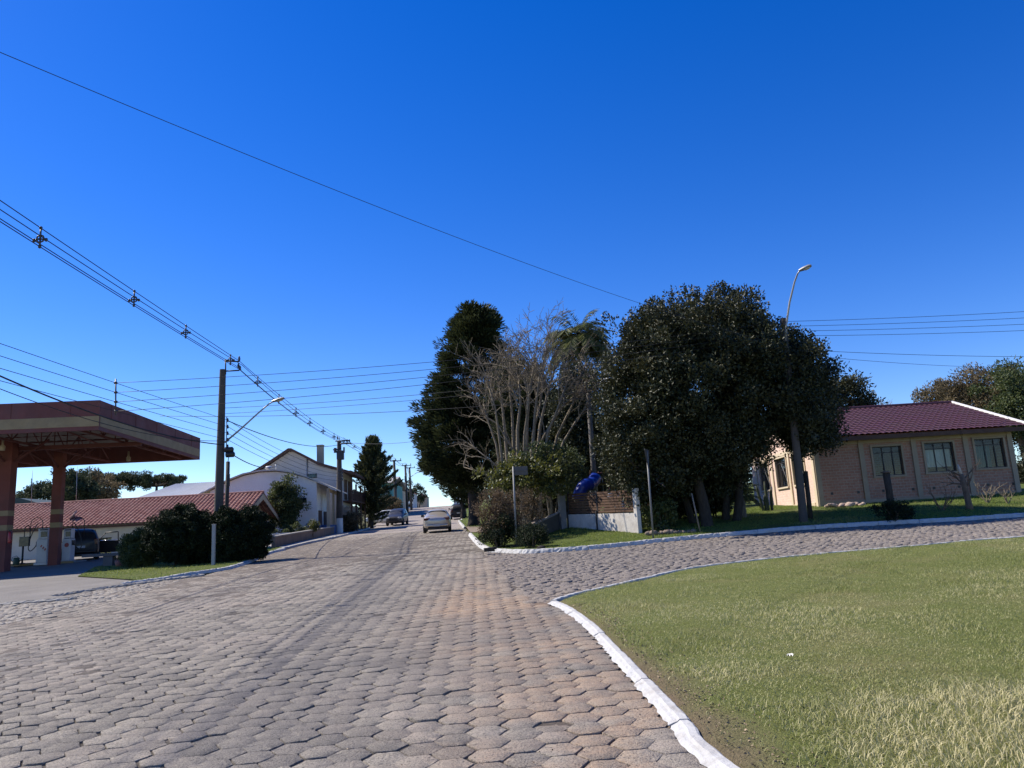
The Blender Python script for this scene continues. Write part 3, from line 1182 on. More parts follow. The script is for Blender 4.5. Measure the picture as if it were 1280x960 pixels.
L_MAGN = leafmat('leaf_glossy_dark', (.014, .024, .010), (.070, .068, .029), .5, .25, .08)
L_CYP = leafmat('leaf_cypress', (.014, .028, .011), (.062, .072, .028), .65, .25, .10)
L_CONI = leafmat('leaf_conifer', (.022, .036, .014), (.09, .095, .035), .6, .3, .12)
L_HEDGE = leafmat('leaf_hedge', (.008, .016, .008), (.026, .036, .014), .6, .15, .06)
L_LIME = leafmat('leaf_light', (.016, .030, .009), (.115, .12, .034), .45, .3, .2, (.22, .23, .045))
L_MID = leafmat('leaf_mid', (.03, .052, .018), (.10, .12, .04), .5, .35, .2)
L_BROWN = leafmat('leaf_brown', (.06, .045, .028), (.17, .12, .075), .7, .2, .15)
L_PALM = leafmat('leaf_palm', (.04, .06, .022), (.15, .16, .06), .5, .25, .2)
L_FAR = leafmat('leaf_far', (.03, .05, .025), (.09, .10, .05), .7, .2, .1)
L_OLIVE = leafmat('leaf_olive', (.06, .052, .03), (.19, .145, .08), .7, .2, .15)


def tintof(n, ci, m, lo=.15, hi=.6, sd=.18):
    c = RNG.uniform(lo, hi, m)
    return np.clip(c[ci] + RNG.normal(0, sd, n), 0, 1)


def crown(name, parent, cen, rad, per, L, W, m, flat=(1, 1, .8), shell=.4, out=.6, up=.2, lo=.1, hi=.65, zc=None):
    P, u, ci = clumps(cen, rad, per, flat, shell)
    D = u * out + unit(len(P)) * .8 + np.array([0, 0, up])
    n = len(P)
    V, F, t = leafcloud(P, D, RNG.uniform(L * .65, L * 1.25, n), RNG.uniform(W * .65, W * 1.25, n), tintof(n, ci, len(cen), lo, hi))
    pl = np.array(parent.location)
    V = V - pl
    return npmesh(name, V, F, m, parent=parent, attrs={'tint': t})


def bushy(name, label, cat, b, c, r, nclump, crad, per, L, W, m, seed, group=None, stems=3, bark=BARKB, amp=.25, inner=.5, low=-.75, stemr=.03, lo=.1, hi=.6, up=.2, flat=(1, 1, .85), bias=.8):
    t = thing(name, label, cat, b, 0, group)
    b = Vector(b)
    cw = (b.x + c[0], b.y + c[1], b.z + c[2])
    cen = lumpy(nclump, cw, r, seed, amp, 1.3, inner, low, bias)
    crown('crown' if cat == 'tree' else 'foliage', t, cen, RNG.uniform(crad * .7, crad * 1.3, nclump), per, L, W, m, flat, .3, .7, up, lo, hi)
    mb = MB()
    for i in range(stems):
        a = 2 * PI * i / max(1, stems) + random.random()
        rr = .04 + stemr * (1.2 if stems > 1 else 0)
        s0 = b + Vector((math.cos(a) * rr, math.sin(a) * rr, -.08))
        tgt = Vector(cw) + Vector((math.cos(a) * r[0] * .45, math.sin(a) * r[1] * .45, r[2] * .2))
        mid = s0.lerp(tgt, .5) + Vector((random.gauss(0, .06), random.gauss(0, .06), r[2] * .12))
        mb.tube([s0, s0.lerp(mid, .5), mid, mid.lerp(tgt, .6), tgt], [stemr * 1.25, stemr, stemr * .85, stemr * .6, stemr * .3], 7)
    mb.build('trunk' if cat == 'tree' else 'stems', bark, t, True, True)
    return t


# dry leaf litter and crumbs on the bare strip along the near kerb, and a few on the paving
n = 1500
ly = 3.4 + 8.5 * RNG.random(n) ** 1.2
lx = np.interp(ly, [p[1] for p in KN_A], [p[0] for p in KN_A]) + .11 + np.abs(RNG.normal(0, .20, n))
P = np.stack([lx, ly, TT(lx, ly) + .062 + LZ(lx, ly)], 1)
n2_ = 260
sx_ = RNG.uniform(-7, .9, n2_)
sy_ = RNG.uniform(3.5, 16, n2_)
kp = inside(sx_, sy_, bed_near) & (dist_line(sx_, sy_, KN_A) > .15)
sx_, sy_ = sx_[kp], sy_[kp]
P = np.concatenate([P, np.stack([sx_, sy_, TT(sx_, sy_) + .012], 1)])
n = len(P)
D = unit(n)
D[:, 2] *= .25
V, F, tt = leafcloud(P, D, RNG.uniform(.008, .032, n), RNG.uniform(.005, .018, n), np.clip(RNG.normal(.45, .3, n), 0, 1), .15)
o = npmesh('leaf_litter', V, F, leafmat('dry_leaf', (.09, .06, .04), (.42, .32, .21), .8, .2, 0), attrs={'tint': tt})
o['kind'] = 'stuff'


# ---- big glossy round tree at the street corner
def round_tree():
    b = base(884, 655, 28.0, .1)
    t = thing('round_tree', 'huge round dark glossy-leaved tree on the corner lawn beside the street lamp', 'tree', b)
    c = at(880, 498, 27.6)
    cens = []
    # main dome, left shoulder, right low shoulder (outline taken in metres)
    for (px, py, Y, rx, ry, rz, n, sd) in ((868, 474, 28.4, 3.35, 3.2, 3.15, 380, 1), (808, 530, 27.8, 1.75, 2.0, 2.9, 210, 5), (800, 575, 29.2, 1.3, 1.3, 1.2, 70, 41), (958, 490, 28.4, 2.45, 2.5, 2.8, 260, 9), (1010, 525, 29.2, 1.25, 1.6, 1.5, 85, 13), (828, 432, 28.2, 1.6, 1.9, 1.75, 130, 29), (915, 425, 28.6, 1.7, 1.9, 1.7, 120, 33), (862, 560, 28.4, 2.75, 2.4, 1.5, 180, 17), (850, 598, 29.2, 2.4, 1.5, 1.05, 140, 21), (888, 590, 29.4, 1.0, 1.2, .9, 45, 45), (985, 480, 28.6, 1.35, 1.7, 1.7, 70, 25)):
        c = at(px, py, Y)
        cens.append(lumpy(n, c, (rx, ry, rz), sd, .30, 1.5, .45, -.9, .7))
    cen = np.concatenate(cens)
    m = len(cen)
    crown('crown', t, cen, RNG.uniform(.36, .66, m), RNG.integers(120, 190, m), .13, .07, L_MAGN, (1, 1, .85), .3, .7, .25, .05, .6)
    # leading shoots that stick out of the outline
    shoots = []
    for i in range(60):
        c = at(868, 474, 28.4)
        a = random.uniform(0, 2 * PI)
        e = random.uniform(.15, 1.45)
        v = Vector((math.cos(a) * math.cos(e) * 3.4, math.sin(a) * math.cos(e) * 3.2, math.sin(e) * 3.1)) * random.uniform(.96, 1.05)
        for k in range(4):
            q = c + v + Vector((0, 0, k * .07)) + v.normalized() * k * .03
            shoots.append(q)
    shoots = np.array([tuple(q) for q in shoots])
    crown('shoots', t, shoots, np.full(len(shoots), .10), 8, .12, .06, L_MAGN, (1, 1, 1), .2, .7, .5, .1, .7)
    mb = MB()
    for (px, Y, lean, r_) in ((884, 27.8, -.25, .20), (866, 28.9, -.5, .13), (922, 28.8, .3, .15), (908, 29.2, .1, .14)):
        p = base(px, 655, Y, .02)
        q = p + Vector((lean * .8, 0, 1.7))
        e = q + Vector((lean * 2.4, random.uniform(-.4, .4), 2.2))
        mb.tube([p + Vector((0, 0, -.1)), p + Vector((0, 0, .12)), p.lerp(q, .5) + Vector((.04, 0, 0)), q, q.lerp(e, .5), e], [r_ * 1.5, r_ * 1.12, r_, r_ * .92, r_ * .7, r_ * .4], 10)
        for k in range(3):
            limbs(mb, q.lerp(e, .3 * k), (random.gauss(0, .7), random.gauss(0, .6), .8), 1.7, r_ * .5, 2, .5, .2, 3)
    mb.build('trunk', BARKD, t, True, True)


round_tree()

# low hanging branch at the right of the round tree (same mass), cycad under it
def palm_like(name, label, cat, b, trunk_h, tr, nfr, flen, m, droop=1.0, group=None, leaflet=.28, rise=.6, lw=.022, seed=1, barkm=BARK, spread=1.0, nlf=26):
    random.seed(seed)
    t = thing(name, label, cat, b, 0, group)
    top = Vector(b) + Vector((0, 0, trunk_h))
    mb = MB()
    pts = [Vector(b) + Vector((0, 0, -.1))] + [Vector(b) + Vector((random.gauss(0, .015), 0, trunk_h * k / 6)) for k in range(1, 7)]
    mb.tube(pts, [tr * 1.2] + [tr * (1.05 - .03 * k) for k in range(6)], 9)
    mb.build('trunk', barkm, t, True, True)
    rb = MB()
    P, D, LL = [], [], []
    for i in range(nfr):
        a = 2 * PI * i / nfr * 2.4 + random.gauss(0, .15)
        e = rise + random.uniform(-.7, .45) * spread
        d = Vector((math.cos(a) * math.cos(e), math.sin(a) * math.cos(e), math.sin(e)))
        p = top.copy()
        pts = [p.copy()]
        L = flen * random.uniform(.8, 1.1)
        for k in range(9):
            p = p + d * L / 9
            d = (d + Vector((0, 0, -.17 * droop))).normalized()
            pts.append(p.copy())
        rb.tube(pts, [.018 * (1 - .085 * k) * (1 + tr) for k in range(10)], 4)
        for k in range(nlf):
            s_ = .12 + .88 * k / nlf
            i0 = min(8, int(s_ * 9))
            q = pts[i0].lerp(pts[i0 + 1], s_ * 9 - i0)
            tg = (pts[i0 + 1] - pts[i0]).normalized()
            side = tg.cross(Vector((0, 0, 1))).normalized()
            for sg in (-1, 1):
                dd = (side * sg * .8 + tg * .55 + Vector((0, 0, -.35 * droop + random.gauss(0, .12)))).normalized()
                ll = leaflet * (1 - .55 * abs(s_ - .4))
                P.append(tuple(q + dd * ll * .5))
                D.append(tuple(dd))
                LL.append(ll)
    rb.build('rachis', m, t, False, True)
    n = len(P)
    V, F, ti = leafcloud(np.array(P), np.array(D), np.array(LL), lw, np.clip(RNG.normal(.4, .25, n), 0, 1), .04)
    npmesh('fronds', V - np.array(b), F, m, parent=t, attrs={'tint': ti})
    return t


palm_like('cycad', 'small cycad with arching fronds beside the sunlit end wall of the brick house', 'plant', base(929, 648, 29.6, .1), .75, .14, 22, 1.0, L_PALM, 1.0, leaflet=.22, lw=.02, seed=3)
palm_like('queen_palm', 'tall palm with drooping feathery fronds poking out above the bare tree', 'tree', base(738, 640, 43.0, .1), at(735, 428, 43.0).z - T(at(735, 428, 43.0).x, 43.0) - .2, .14, 50, 2.5, L_PALM, 1.5, leaflet=.85, lw=.045, seed=5, rise=.95, nlf=46, barkm=BARKD, spread=1.3)
palm_like('green_fern_palm', 'bright green feathery plant behind the white fence post', 'plant', base(800, 640, 29.4, .1), .75, .05, 16, .95, leafmat('leaf_bright', (.05, .14, .02), (.16, .30, .05), .5, .3, .3), .6, leaflet=.16, lw=.022, seed=8, rise=1.0)


# ---- tall dark cypress left of the bare tree
def cypress(name, label, b, stack, per, m, L, W, seed, trunkr=.35, th=4.0, lo=.08, hi=.7):
    t = thing(name, label, 'tree', b)
    cens, rads = [], []
    for (c, r_, n) in stack:
        cc = lumpy(n, c, r_, seed, .24, 1.6, .6, -.95, .6)
        seed += 3
        cens.append(cc)
        rads.append(RNG.uniform(.45, .95, n) * min(1.0, r_[0] / 1.8))
    cen, rad = np.concatenate(cens), np.concatenate(rads)
    P, u, ci = clumps(cen, rad, per, (1, 1, .62), .25)
    ax = np.array([stack[0][0][0], stack[0][0][1], 0])
    o_ = cen[ci] - ax
    o_[:, 2] = 0
    o_ = o_ / (np.linalg.norm(o_, axis=1)[:, None] + .3)
    D = o_ * .9 + u * .5 + np.array([0, 0, .35]) + unit(len(P)) * .35
    n = len(P)
    V, F, ti = leafcloud(P, D, RNG.uniform(L * .6, L * 1.3, n), RNG.uniform(W * .6, W * 1.3, n), tintof(n, ci, len(cen), lo, hi))
    npmesh('crown', V - np.array(b), F, m, parent=t, attrs={'tint': ti})
    mb = MB()
    bb = Vector(b)
    mb.tube([bb + Vector((0, 0, -.2)), bb + Vector((0, 0, .3)), bb + Vector((.05, 0, th * .5)), bb + Vector((0, 0, th)), bb + Vector((0, .1, th * 2))], [trunkr * 1.4, trunkr, trunkr * .85, trunkr * .7, trunkr * .3], 10)
    for i in range(14):
        c = Vector(random.choice(list(map(tuple, cen))))
        z = random.uniform(th * .6, th * 1.8)
        s0 = bb + Vector((0, 0, z))
        mb.tube([s0, s0.lerp(c, .5) + Vector((0, 0, .2)), c], [trunkr * .25, trunkr * .15, .03], 5)
    mb.build('trunk', BARKD, t, True, True)
    return t


Yc = 55.0
A_ = lambda px, py: tuple(at(px, py, Yc))
m_ = Yc / 960
cypress('cypress_tree', 'tall broad dark cypress rising over the road, left of the bare tree', base(592, 640, Yc, .1),
        [(A_(592, 470), (46 * m_, 46 * m_, 84 * m_), 250), (A_(566, 545), (46 * m_, 44 * m_, 66 * m_), 210), (A_(608, 560), (52 * m_, 42 * m_, 62 * m_), 190), (A_(594, 412), (30 * m_, 30 * m_, 36 * m_), 70)],
        155, L_CYP, .34, .075, 2, .42, 3.0)
Yc = 50.0
A_ = lambda px, py: tuple(at(px, py, Yc))
m_ = Yc / 960
cypress('cypress_tree', 'dark cypress in shade directly behind the bare tree and the palm', base(688, 640, Yc, .1),
        [(A_(690, 560), (46 * m_, 40 * m_, 82 * m_), 230), (A_(650, 520), (36 * m_, 34 * m_, 80 * m_), 120), (A_(725, 585), (36 * m_, 34 * m_, 60 * m_), 110)],
        125, L_CYP, .34, .08, 31, .35, 2.0, .05, .45)
Yc = 84.0
A_ = lambda px, py: tuple(at(px, py, Yc))
m_ = Yc / 960
cypress('cypress_tree', 'smaller far cypress further up the road behind the tall one', base(578, 634, Yc, .1),
        [(A_(574, 606), (17 * m_, 15 * m_, 26 * m_), 70), (A_(592, 610), (16 * m_, 15 * m_, 24 * m_), 60)], 110, L_CYP, .36, .10, 41, .25, 1.5, .05, .5)

# conifer by the left side of the road, upswept boughs on the right
def conifer():
    Y = 76.0
    b = base(463, 654, Y, .1)
    t = thing('conifer_tree', 'dark shaggy conifer at the left roadside beyond the utility pole with insulators', 'tree', b)
    m = Y / 960
    top = at(466, 547, Y)
    H = top.z - b.z
    P, D, ti = [], [], []
    mb = MB()
    ax = lambda z: Vector((b.x + (top.x - b.x) * z / H, b.y, b.z + z))
    mb.tube([ax(-.2), ax(.6), ax(H * .5), ax(H)], [.34, .26, .16, .03], 9)
    for i in range(230):
        f = random.random() ** .8
        z = H * (.06 + .93 * f)
        prof = (1 - f) ** .62 * 2.9 * min(1, .55 + f * 2.2) + .15
        a = random.uniform(0, 2 * PI)
        L = prof * random.uniform(.65, 1.12)
        if math.cos(a) > .3 and .22 < f < .6:
            L *= 1.35
        e = .15 + .5 * f + random.gauss(0, .12)
        d = Vector((math.cos(a) * math.cos(e), math.sin(a) * math.cos(e), math.sin(e)))
        p = ax(z)
        pts = [p.copy()]
        for k in range(5):
            p = p + d * L / 5
            d = (d + Vector((0, 0, .09))).normalized()
            pts.append(p.copy())
        mb.tube(pts, [.04, .034, .028, .02, .014, .006], 4, False)
        tn = random.uniform(.1, .75)
        for k in range(int(44 + 90 * L / 2.5)):
            s_ = random.uniform(.12, 1.0)
            i0 = min(4, int(s_ * 5))
            q = pts[i0].lerp(pts[i0 + 1], s_ * 5 - i0)
            w_ = .30 * (1.15 - s_)
            q = q + Vector((random.gauss(0, w_), random.gauss(0, w_), random.gauss(0, w_ * .6)))
            P.append(tuple(q))
            D.append(tuple((pts[i0 + 1] - pts[i0]).normalized() + Vector((random.gauss(0, .4), random.gauss(0, .4), .15 + random.gauss(0, .3)))))
            ti.append(min(1, max(0, tn + random.gauss(0, .15))))
    V, F, tt = leafcloud(np.array(P), np.array(D), RNG.uniform(.22, .5, len(P)), RNG.uniform(.06, .12, len(P)), np.array(ti), .05)
    npmesh('crown', V - np.array(b), F, L_CONI, parent=t, attrs={'tint': tt})
    mb.build('trunk', BARKD, t, True, True)


conifer()


# ---- bare tree, vase of pale stems
def bare_tree():
    random.seed(21)
    Y = 31.5
    b = base(655, 650, Y, .1)
    t = thing('bare_tree', 'leafless tree with a fan of pale grey branches in front of the dark cypress', 'tree', b)
    mb = MB()
    fork = at(655, 600, Y)
    mb.tube([b + Vector((0, 0, -.1)), b + Vector((0, 0, .2)), b.lerp(fork, .6), fork], [.24, .19, .16, .15], 10)
    for (px, py, dy, r_) in ((622, 470, .3, .075), (648, 470, -.4, .085), (638, 440, .8, .07), (668, 450, -.2, .08), (694, 460, .3, .08), (710, 475, -.5, .075), (680, 475, 1.0, .06), (610, 480, -1.0, .06), (728, 485, .4, .07), (662, 480, -1.4, .06), (604, 505, .6, .055), (740, 500, -.2, .06), (684, 432, -.7, .07)):
        e = at(px, py, Y + dy)
        fork = at(655 + (px - 664) * .42, 612, Y + dy * .4)
        mid = fork.lerp(e, .5) + Vector(((fork.x - e.x) * .16, 0, .1))
        r_ *= 1.02
        q = [fork, fork.lerp(mid, .5), mid, mid.lerp(e, .5) + Vector((random.gauss(0, .05), 0, 0)), e]
        mb.tube(q, [r_ * 1.1, r_, r_ * .8, r_ * .62, r_ * .42], 7)
        d = (e - mid).normalized()
        for k in range(8):
            f = .40 + .60 * k / 7
            s0 = mid.lerp(e, f)
            dd = (d + Vector((random.gauss(0, .5), random.gauss(0, .45), random.gauss(.05, .22)))).normalized()
            limbs(mb, s0, dd, random.uniform(.65, 1.1), r_ * .40 * (1.15 - .5 * f), 3, .5, .07, 4, .6, (2, 3), 0, None, .0085, .13)
    # arching lower limb to the left, and one out to the right
    for pts_, r_ in ((((655, 612), (630, 590), (612, 575), (596, 562)), .06), (((655, 612), (622, 600), (600, 590), (580, 584)), .045), (((655, 605), (680, 545), (705, 505), (735, 482)), .07), (((655, 608), (640, 560), (622, 530), (606, 520)), .05)):
        pp = [at(x, y, Y + i * .1) for i, (x, y) in enumerate(pts_)]
        mb.tube(pp, [r_, r_ * .8, r_ * .6, r_ * .4], 6)
        for k in range(6):
            i = random.choice((1, 2, 3))
            d = (pp[i] - pp[i - 1]).normalized()
            limbs(mb, pp[i], (d + Vector((random.gauss(0, .5), random.gauss(0, .5), random.gauss(.1, .3)))), .8, r_ * .45, 2, .45, .05, 4, .6, (2, 3), 0, None, .006, .14)
    mb.build('branches', BARKP, t, True, True)


bare_tree()

# ---- shrubs at the corner
b = base(662, 655, 29.6, .1)
t = bushy('light_green_shrub', 'tall loose yellow-green leafy shrub under the bare tree', 'shrub', b, (0, .2, 2.35), (1.65, 1.2, .95), 110, .28, 60, .15, .075, L_LIME, 4, None, 6, BARKP, .35, .4, -.7, .035, .1, .85, .3, bias=.9)
b = base(690, 650, 32.6, .1)
bushy('green_shrub', 'tall mid-green shrub behind the end of the low wall', 'shrub', b, (.3, .2, 2.2), (1.2, 1.0, 1.2), 80, .4, 90, .12, .06, L_MID, 6, None, 4, BARK, .3, .4, -.8, .035, .1, .7)
b = base(622, 668, 27.4, .1)
bushy('brown_bush', 'large bush with dry brown top and dark green lower leaves, left of the street sign', 'bush', b, (.1, .1, 1.0), (.78, .75, .98), 90, .28, 110, .075, .038, L_BROWN, 8, None, 7, BARKB, .25, .4, -.95, .022, .1, .75)
b = base(624, 668, 27.0, .1)
bushy('evergreen_bush', 'dark evergreen bush growing at the foot of the dry brown bush', 'bush', b, (0, 0, .52), (.72, .6, .55), 50, .24, 120, .07, .036, L_HEDGE, 9, None, 5, BARKB, .25, .4, -.95, .02, .2, .9)
b = base(648, 660, 28.2, .1)
bushy('twiggy_bush', 'leggy half-bare brown bush with pale stems behind the street sign post', 'bush', b, (.2, .1, 1.2), (.85, .7, .8), 60, .26, 60, .07, .032, L_BROWN, 12, None, 14, BARKP, .35, .35, -.6, .024, .1, .6)
b = base(664, 672, 25.4, .1)
bushy('round_shrub', 'small grey-green rounded shrub just right of the street sign post', 'shrub', b, (0, 0, .38), (.55, .5, .4), 46, .2, 130, .06, .026, L_HEDGE, 14, None, 6, BARKB, .22, .4, -.95, .016, .4, 1.0)
b = base(705, 668, 26.9, .1)
bushy('fence_shrub', 'dark leafy shrub beside the yield sign and white fence post', 'shrub', base(824, 652, 27.6, .1), (0, 0, .55), (.65, .5, .6), 40, .22, 100, .10, .05, L_MID, 15, None, 5, BARKB, .3, .4, -.9, .018, .1, .8)
# slim bare trunks between the bush and the low wall
for i, (px, Y, h, r_, lab) in enumerate(((677, 30.4, 2.2, .05, 'slim pale trunk standing between twiggy bush and low wall, taller one'), (690, 30.9, 1.9, .06, 'slim pale trunk just left of the low wall post, shorter one'))):
    b = base(px, 650, Y, .1)
    t = thing('young_tree', lab, 'tree', b, 0, 'slim trunks by the low wall')
    mb = MB()
    mb.tube([b + Vector((0, 0, -.1)), b + Vector((.02, 0, h * .5)), b + Vector((-.05, 0, h)), b + Vector((-.02, .1, h + 1.3))], [r_ * 1.2, r_, r_ * .85, r_ * .4], 8)
    mb.build('trunk', BARKP, t, True, True)
    cen = lumpy(14, (b.x, b.y + .1, b.z + h + 1.0), (.55, .5, .5), 50 + i, .3)
    crown('crown', t, cen, np.full(14, .25), 60, .12, .06, L_MID)

# ---- clipped hedge balls at the left kerb
for i, (px, Y, rx, rz, lab) in enumerate(((176, 31.0, .72, .70, 'smallest and lightest of the clipped hedge balls, at the left end'), (223, 30.2, 1.35, 1.12, 'largest dark clipped hedge ball, left of the metal-capped post'), (285, 30.0, .85, 1.05, 'dark clipped hedge ball directly behind the white post'), (254, 30.5, .95, 1.0, 'dark clipped hedge ball squeezed between the largest one and the white post'), (312, 30.6, .82, 1.0, 'dark clipped hedge ball at the right end next to the driveway'))):
    b = base(px, 705, Y, .1)
    bushy('hedge_ball', lab, 'hedge', b, (0, 0, rz * .96), (rx, rx * .9, rz * 1.02), int(230 * rx), .22, 230, .08, .048, L_MID if i == 0 else L_HEDGE, 20 + i, 'clipped hedge balls by the left kerb', 5, BARKD, .09, .5, -.98, .03, .1, .6)

# ---- tree in front of the white gabled hall
b = base(357, 672, 58.4, .1)
bushy('leafy_tree', 'dark green leafy tree in front of the white hall', 'tree', b, (-.15, 0, 2.4), (1.3, 1.0, 2.0), 140, .45, 130, .17, .09, L_MID, 30, None, 3, BARKD, .35, .45, -.9, .06, .0, .55)
b = base(352, 672, 49.5, .1)
bushy('garden_shrub', 'low dark garden shrub on the planter wall before the white hall', 'shrub', base(368, 673, 54.0, .1), (0, 0, .55), (.9, .5, .55), 30, .25, 80, .12, .06, L_MID, 31, None, 4, BARKB, .3, .4, -.9, .02, .0, .5)
bushy('garden_shrub', 'small pale green potted shrub beside the blue barrels', 'shrub', base(390, 671, 52.0, .1), (0, 0, .75), (.4, .35, .45), 18, .2, 60, .12, .06, L_LIME, 32, None, 3, BARKB, .3, .4, -.9, .02, .0, .5)
# shrubs along the left side further up
bushy('grey_bush', 'rounded olive bush at the kerb, right of the white-based utility pole', 'bush', base(440, 665, 64.5, .1), (0, 0, .75), (1.25, .9, .85), 60, .35, 110, .14, .05, L_OLIVE, 33, None, 6, BARKB, .2, .4, -.95, .03, .0, .55)
bushy('small_tree', 'small round olive tree behind the dark pickup', 'tree', base(484, 648, 92.0, .1), (0, 0, 2.0), (2.1, 1.6, .95), 50, .5, 90, .26, .11, L_OLIVE, 34, None, 3, BARKD, .25, .45, -.8, .07, .0, .5)
bushy('small_tree', 'round dark tree by the far white car at the hilltop', 'tree', base(500, 630, 140.0, .1), (0, 0, 3.2), (2.7, 2.4, 2.0), 60, .7, 80, .42, .19, L_FAR, 35, None, 2, BARKD, .2, .5, -.9, .12, .0, .4)
bushy('small_tree', 'tiny tree at the top of the road, right of the far poles', 'tree', base(523, 631, 165.0, .1), (0, 0, 2.8), (1.9, 1.7, 1.8), 30, .6, 70, .40, .18, L_FAR, 36, None, 2, BARKD, .25, .5, -.9, .1, .0, .4)

# ---- trees behind the roofs on the left
for i, (px, py, Y, rx, rz, lab) in enumerate(((52, 622, 92, 2.4, 1.7, 'small green treetop behind the tiled roof, left of the inner canopy column'), (88, 613, 86, 2.6, 2.4, 'leafy green treetop just right of the inner canopy column'), (121, 612, 100, 3.0, 2.3, 'olive brown round treetop behind the middle of the tiled roof'), (104, 618, 104, 2.6, 1.8, 'bushy olive treetop between the column and the brown treetop'))):
    p = at(px, py, Y)
    b = Vector((p.x, Y, T(p.x, Y)))
    bushy('distant_tree', lab, 'tree', b, (0, 0, p.z - b.z), (rx, rx, rz), 70, .7, 90, .34, .15, L_OLIVE if i >= 2 else L_FAR, 60 + i, 'treetops behind the tiled roof', 1, BARKD, .22, .5, -.85, .2, .0, .7)


def araucaria(px, py, Y, rx, lab, seed):
    """umbrella-crowned pine"""
    p = at(px, py, Y)
    b = Vector((p.x, Y, T(p.x, Y)))
    t = thing('umbrella_pine', lab, 'tree', b, 0, 'treetops behind the tiled roof')
    H = p.z - b.z
    mb = MB()
    mb.tube([b + Vector((0, 0, -.2)), b + Vector((0, 0, H * .5)), b + Vector((0, 0, H))], [.4, .3, .16], 8)
    random.seed(seed)
    cen = []
    for i in range(26):
        a = random.uniform(0, 2 * PI)
        q = rx * random.uniform(.35, 1)
        e = b + Vector((math.cos(a) * q, math.sin(a) * q, H + .35 + .6 * (1 - q / rx) + random.gauss(0, .12)))
        s0 = b + Vector((0, 0, H - .5))
        mb.tube([s0, s0.lerp(e, .6) + Vector((0, 0, -.25)), e], [.09, .06, .03], 5)
        cen.append(tuple(e))
        cen.append(tuple(e + Vector((random.gauss(0, .4), random.gauss(0, .4), random.uniform(-.9, .5)))))
    mb.build('trunk', BARKD, t, True, True)
    cen = np.array(cen)
    crown('crown', t, cen, RNG.uniform(.6, 1.05, len(cen)), 150, .34, .15, L_FAR, (1, 1, .7), .3, .8, .4, .0, .35)


araucaria(114, 603, 112, 2.6, 'dark flat-topped pine, leftmost of the group behind the tiled roof', 3)
araucaria(146, 603, 115, 3.0, 'dark flat-topped pine, middle one of the group behind the tiled roof', 4)
araucaria(196, 604, 118, 3.6, 'dark flat-topped pine rising just behind the grey warehouse roof', 5)

# ---- trees behind the brick house on the right
Y = 52
for i, (px, py, rx, rz, nn, mm, lab) in enumerate(((1225, 520, 4.4, 3.4, 260, L_OLIVE, 'wide olive brown tree rising behind the right end of the maroon roof'), (1280, 512, 3.0, 3.1, 140, L_MID, 'greener tree at the right picture edge behind the maroon roof'), (1055, 500, 1.7, 1.1, 40, L_MAGN, 'dark low treetop between the round tree and the maroon roof'))):
    Yi = (54, 50, 42)[i]
    p = at(px, py, Yi)
    b = Vector((p.x, Yi, T(p.x, Yi)))
    bushy('background_tree', lab, 'tree', b, (0, 0, p.z - b.z), (rx, rx, rz), nn, .75, 150, .24, .085, mm, 80 + i, 'trees behind the brick house', 2, BARKB, .2, .5, -.8, .22, .0, .75)
p = at(1099, 503, 75)
b = Vector((p.x, 75, T(p.x, 75)))
t = thing('bare_background_tree', 'faint leafless grey treetop peeking over the maroon roof', 'tree', b)
mb = MB()
mb.tube([b + Vector((0, 0, -.2)), b + Vector((0, 0, p.z - b.z - 2))], [.3, .18], 7)
random.seed(4)
for i in range(9):
    limbs(mb, b + Vector((0, 0, p.z - b.z - 2.2)), (random.gauss(0, .5), random.gauss(0, .4), 1), 1.1, .09, 3, .45, .2, 3, .65, (2, 3), 0, None, .012)
mb.build('branches', BARKP, t, True, True)

# ---- dark growth behind the playground
for i, (px, py, Y, rx, rz, nn, lab) in enumerate(((700, 600, 44, 2.6, 2.3, 90, 'dark shaded tree behind the playground slide'), (762, 590, 46, 2.9, 2.6, 100, 'dark shaded tree behind the red swing frame'), (835, 600, 47, 3.2, 2.3, 100, 'dark shaded tree behind the round tree trunks, left one'), (898, 606, 52, 3.0, 2.0, 90, 'dark shaded tree behind the round tree trunks, right one'), (655, 606, 42, 2.0, 1.9, 70, 'dark shaded tree behind the low wall'), (724, 535, 40, 1.45, 3.4, 170, 'tall dark foliage rising between the bare tree and the round tree'), (1300, 596, 47, 2.2, 1.6, 70, 'dark shaded tree just past the right end of the brick house'))):
    p = at(px, py, Y)
    b = Vector((p.x, Y, T(p.x, Y) + .1))
    bushy('background_tree', lab, 'tree', b, (0, 0, p.z - b.z), (rx, rx * .8, rz), nn, .7, 130, .2, .09, L_MAGN, 110 + i, 'dark trees behind the playground', 3, BARKD, .2, .45, -.95, .12, .0, .5)
for i, (px, Y, rx, rz, lab) in enumerate(((893, 30.4, .75, .85, 'dark shrub between the two thickest trunks of the round tree'), (848, 30.8, .9, .55, 'low dark shrub left of the round tree trunks'), (872, 30.2, .7, .7, 'dark shrub directly behind the thickest trunk of the round tree'))):
    bushy('shade_shrub', lab, 'shrub', base(px, 645, Y, .1), (0, 0, rz * .95), (rx, rx * .8, rz), 50, .26, 110, .12, .05, L_HEDGE, 130 + i, 'shrubs in the shade of the round tree', 4, BARKD, .25, .45, -.95, .02, .2, .9)
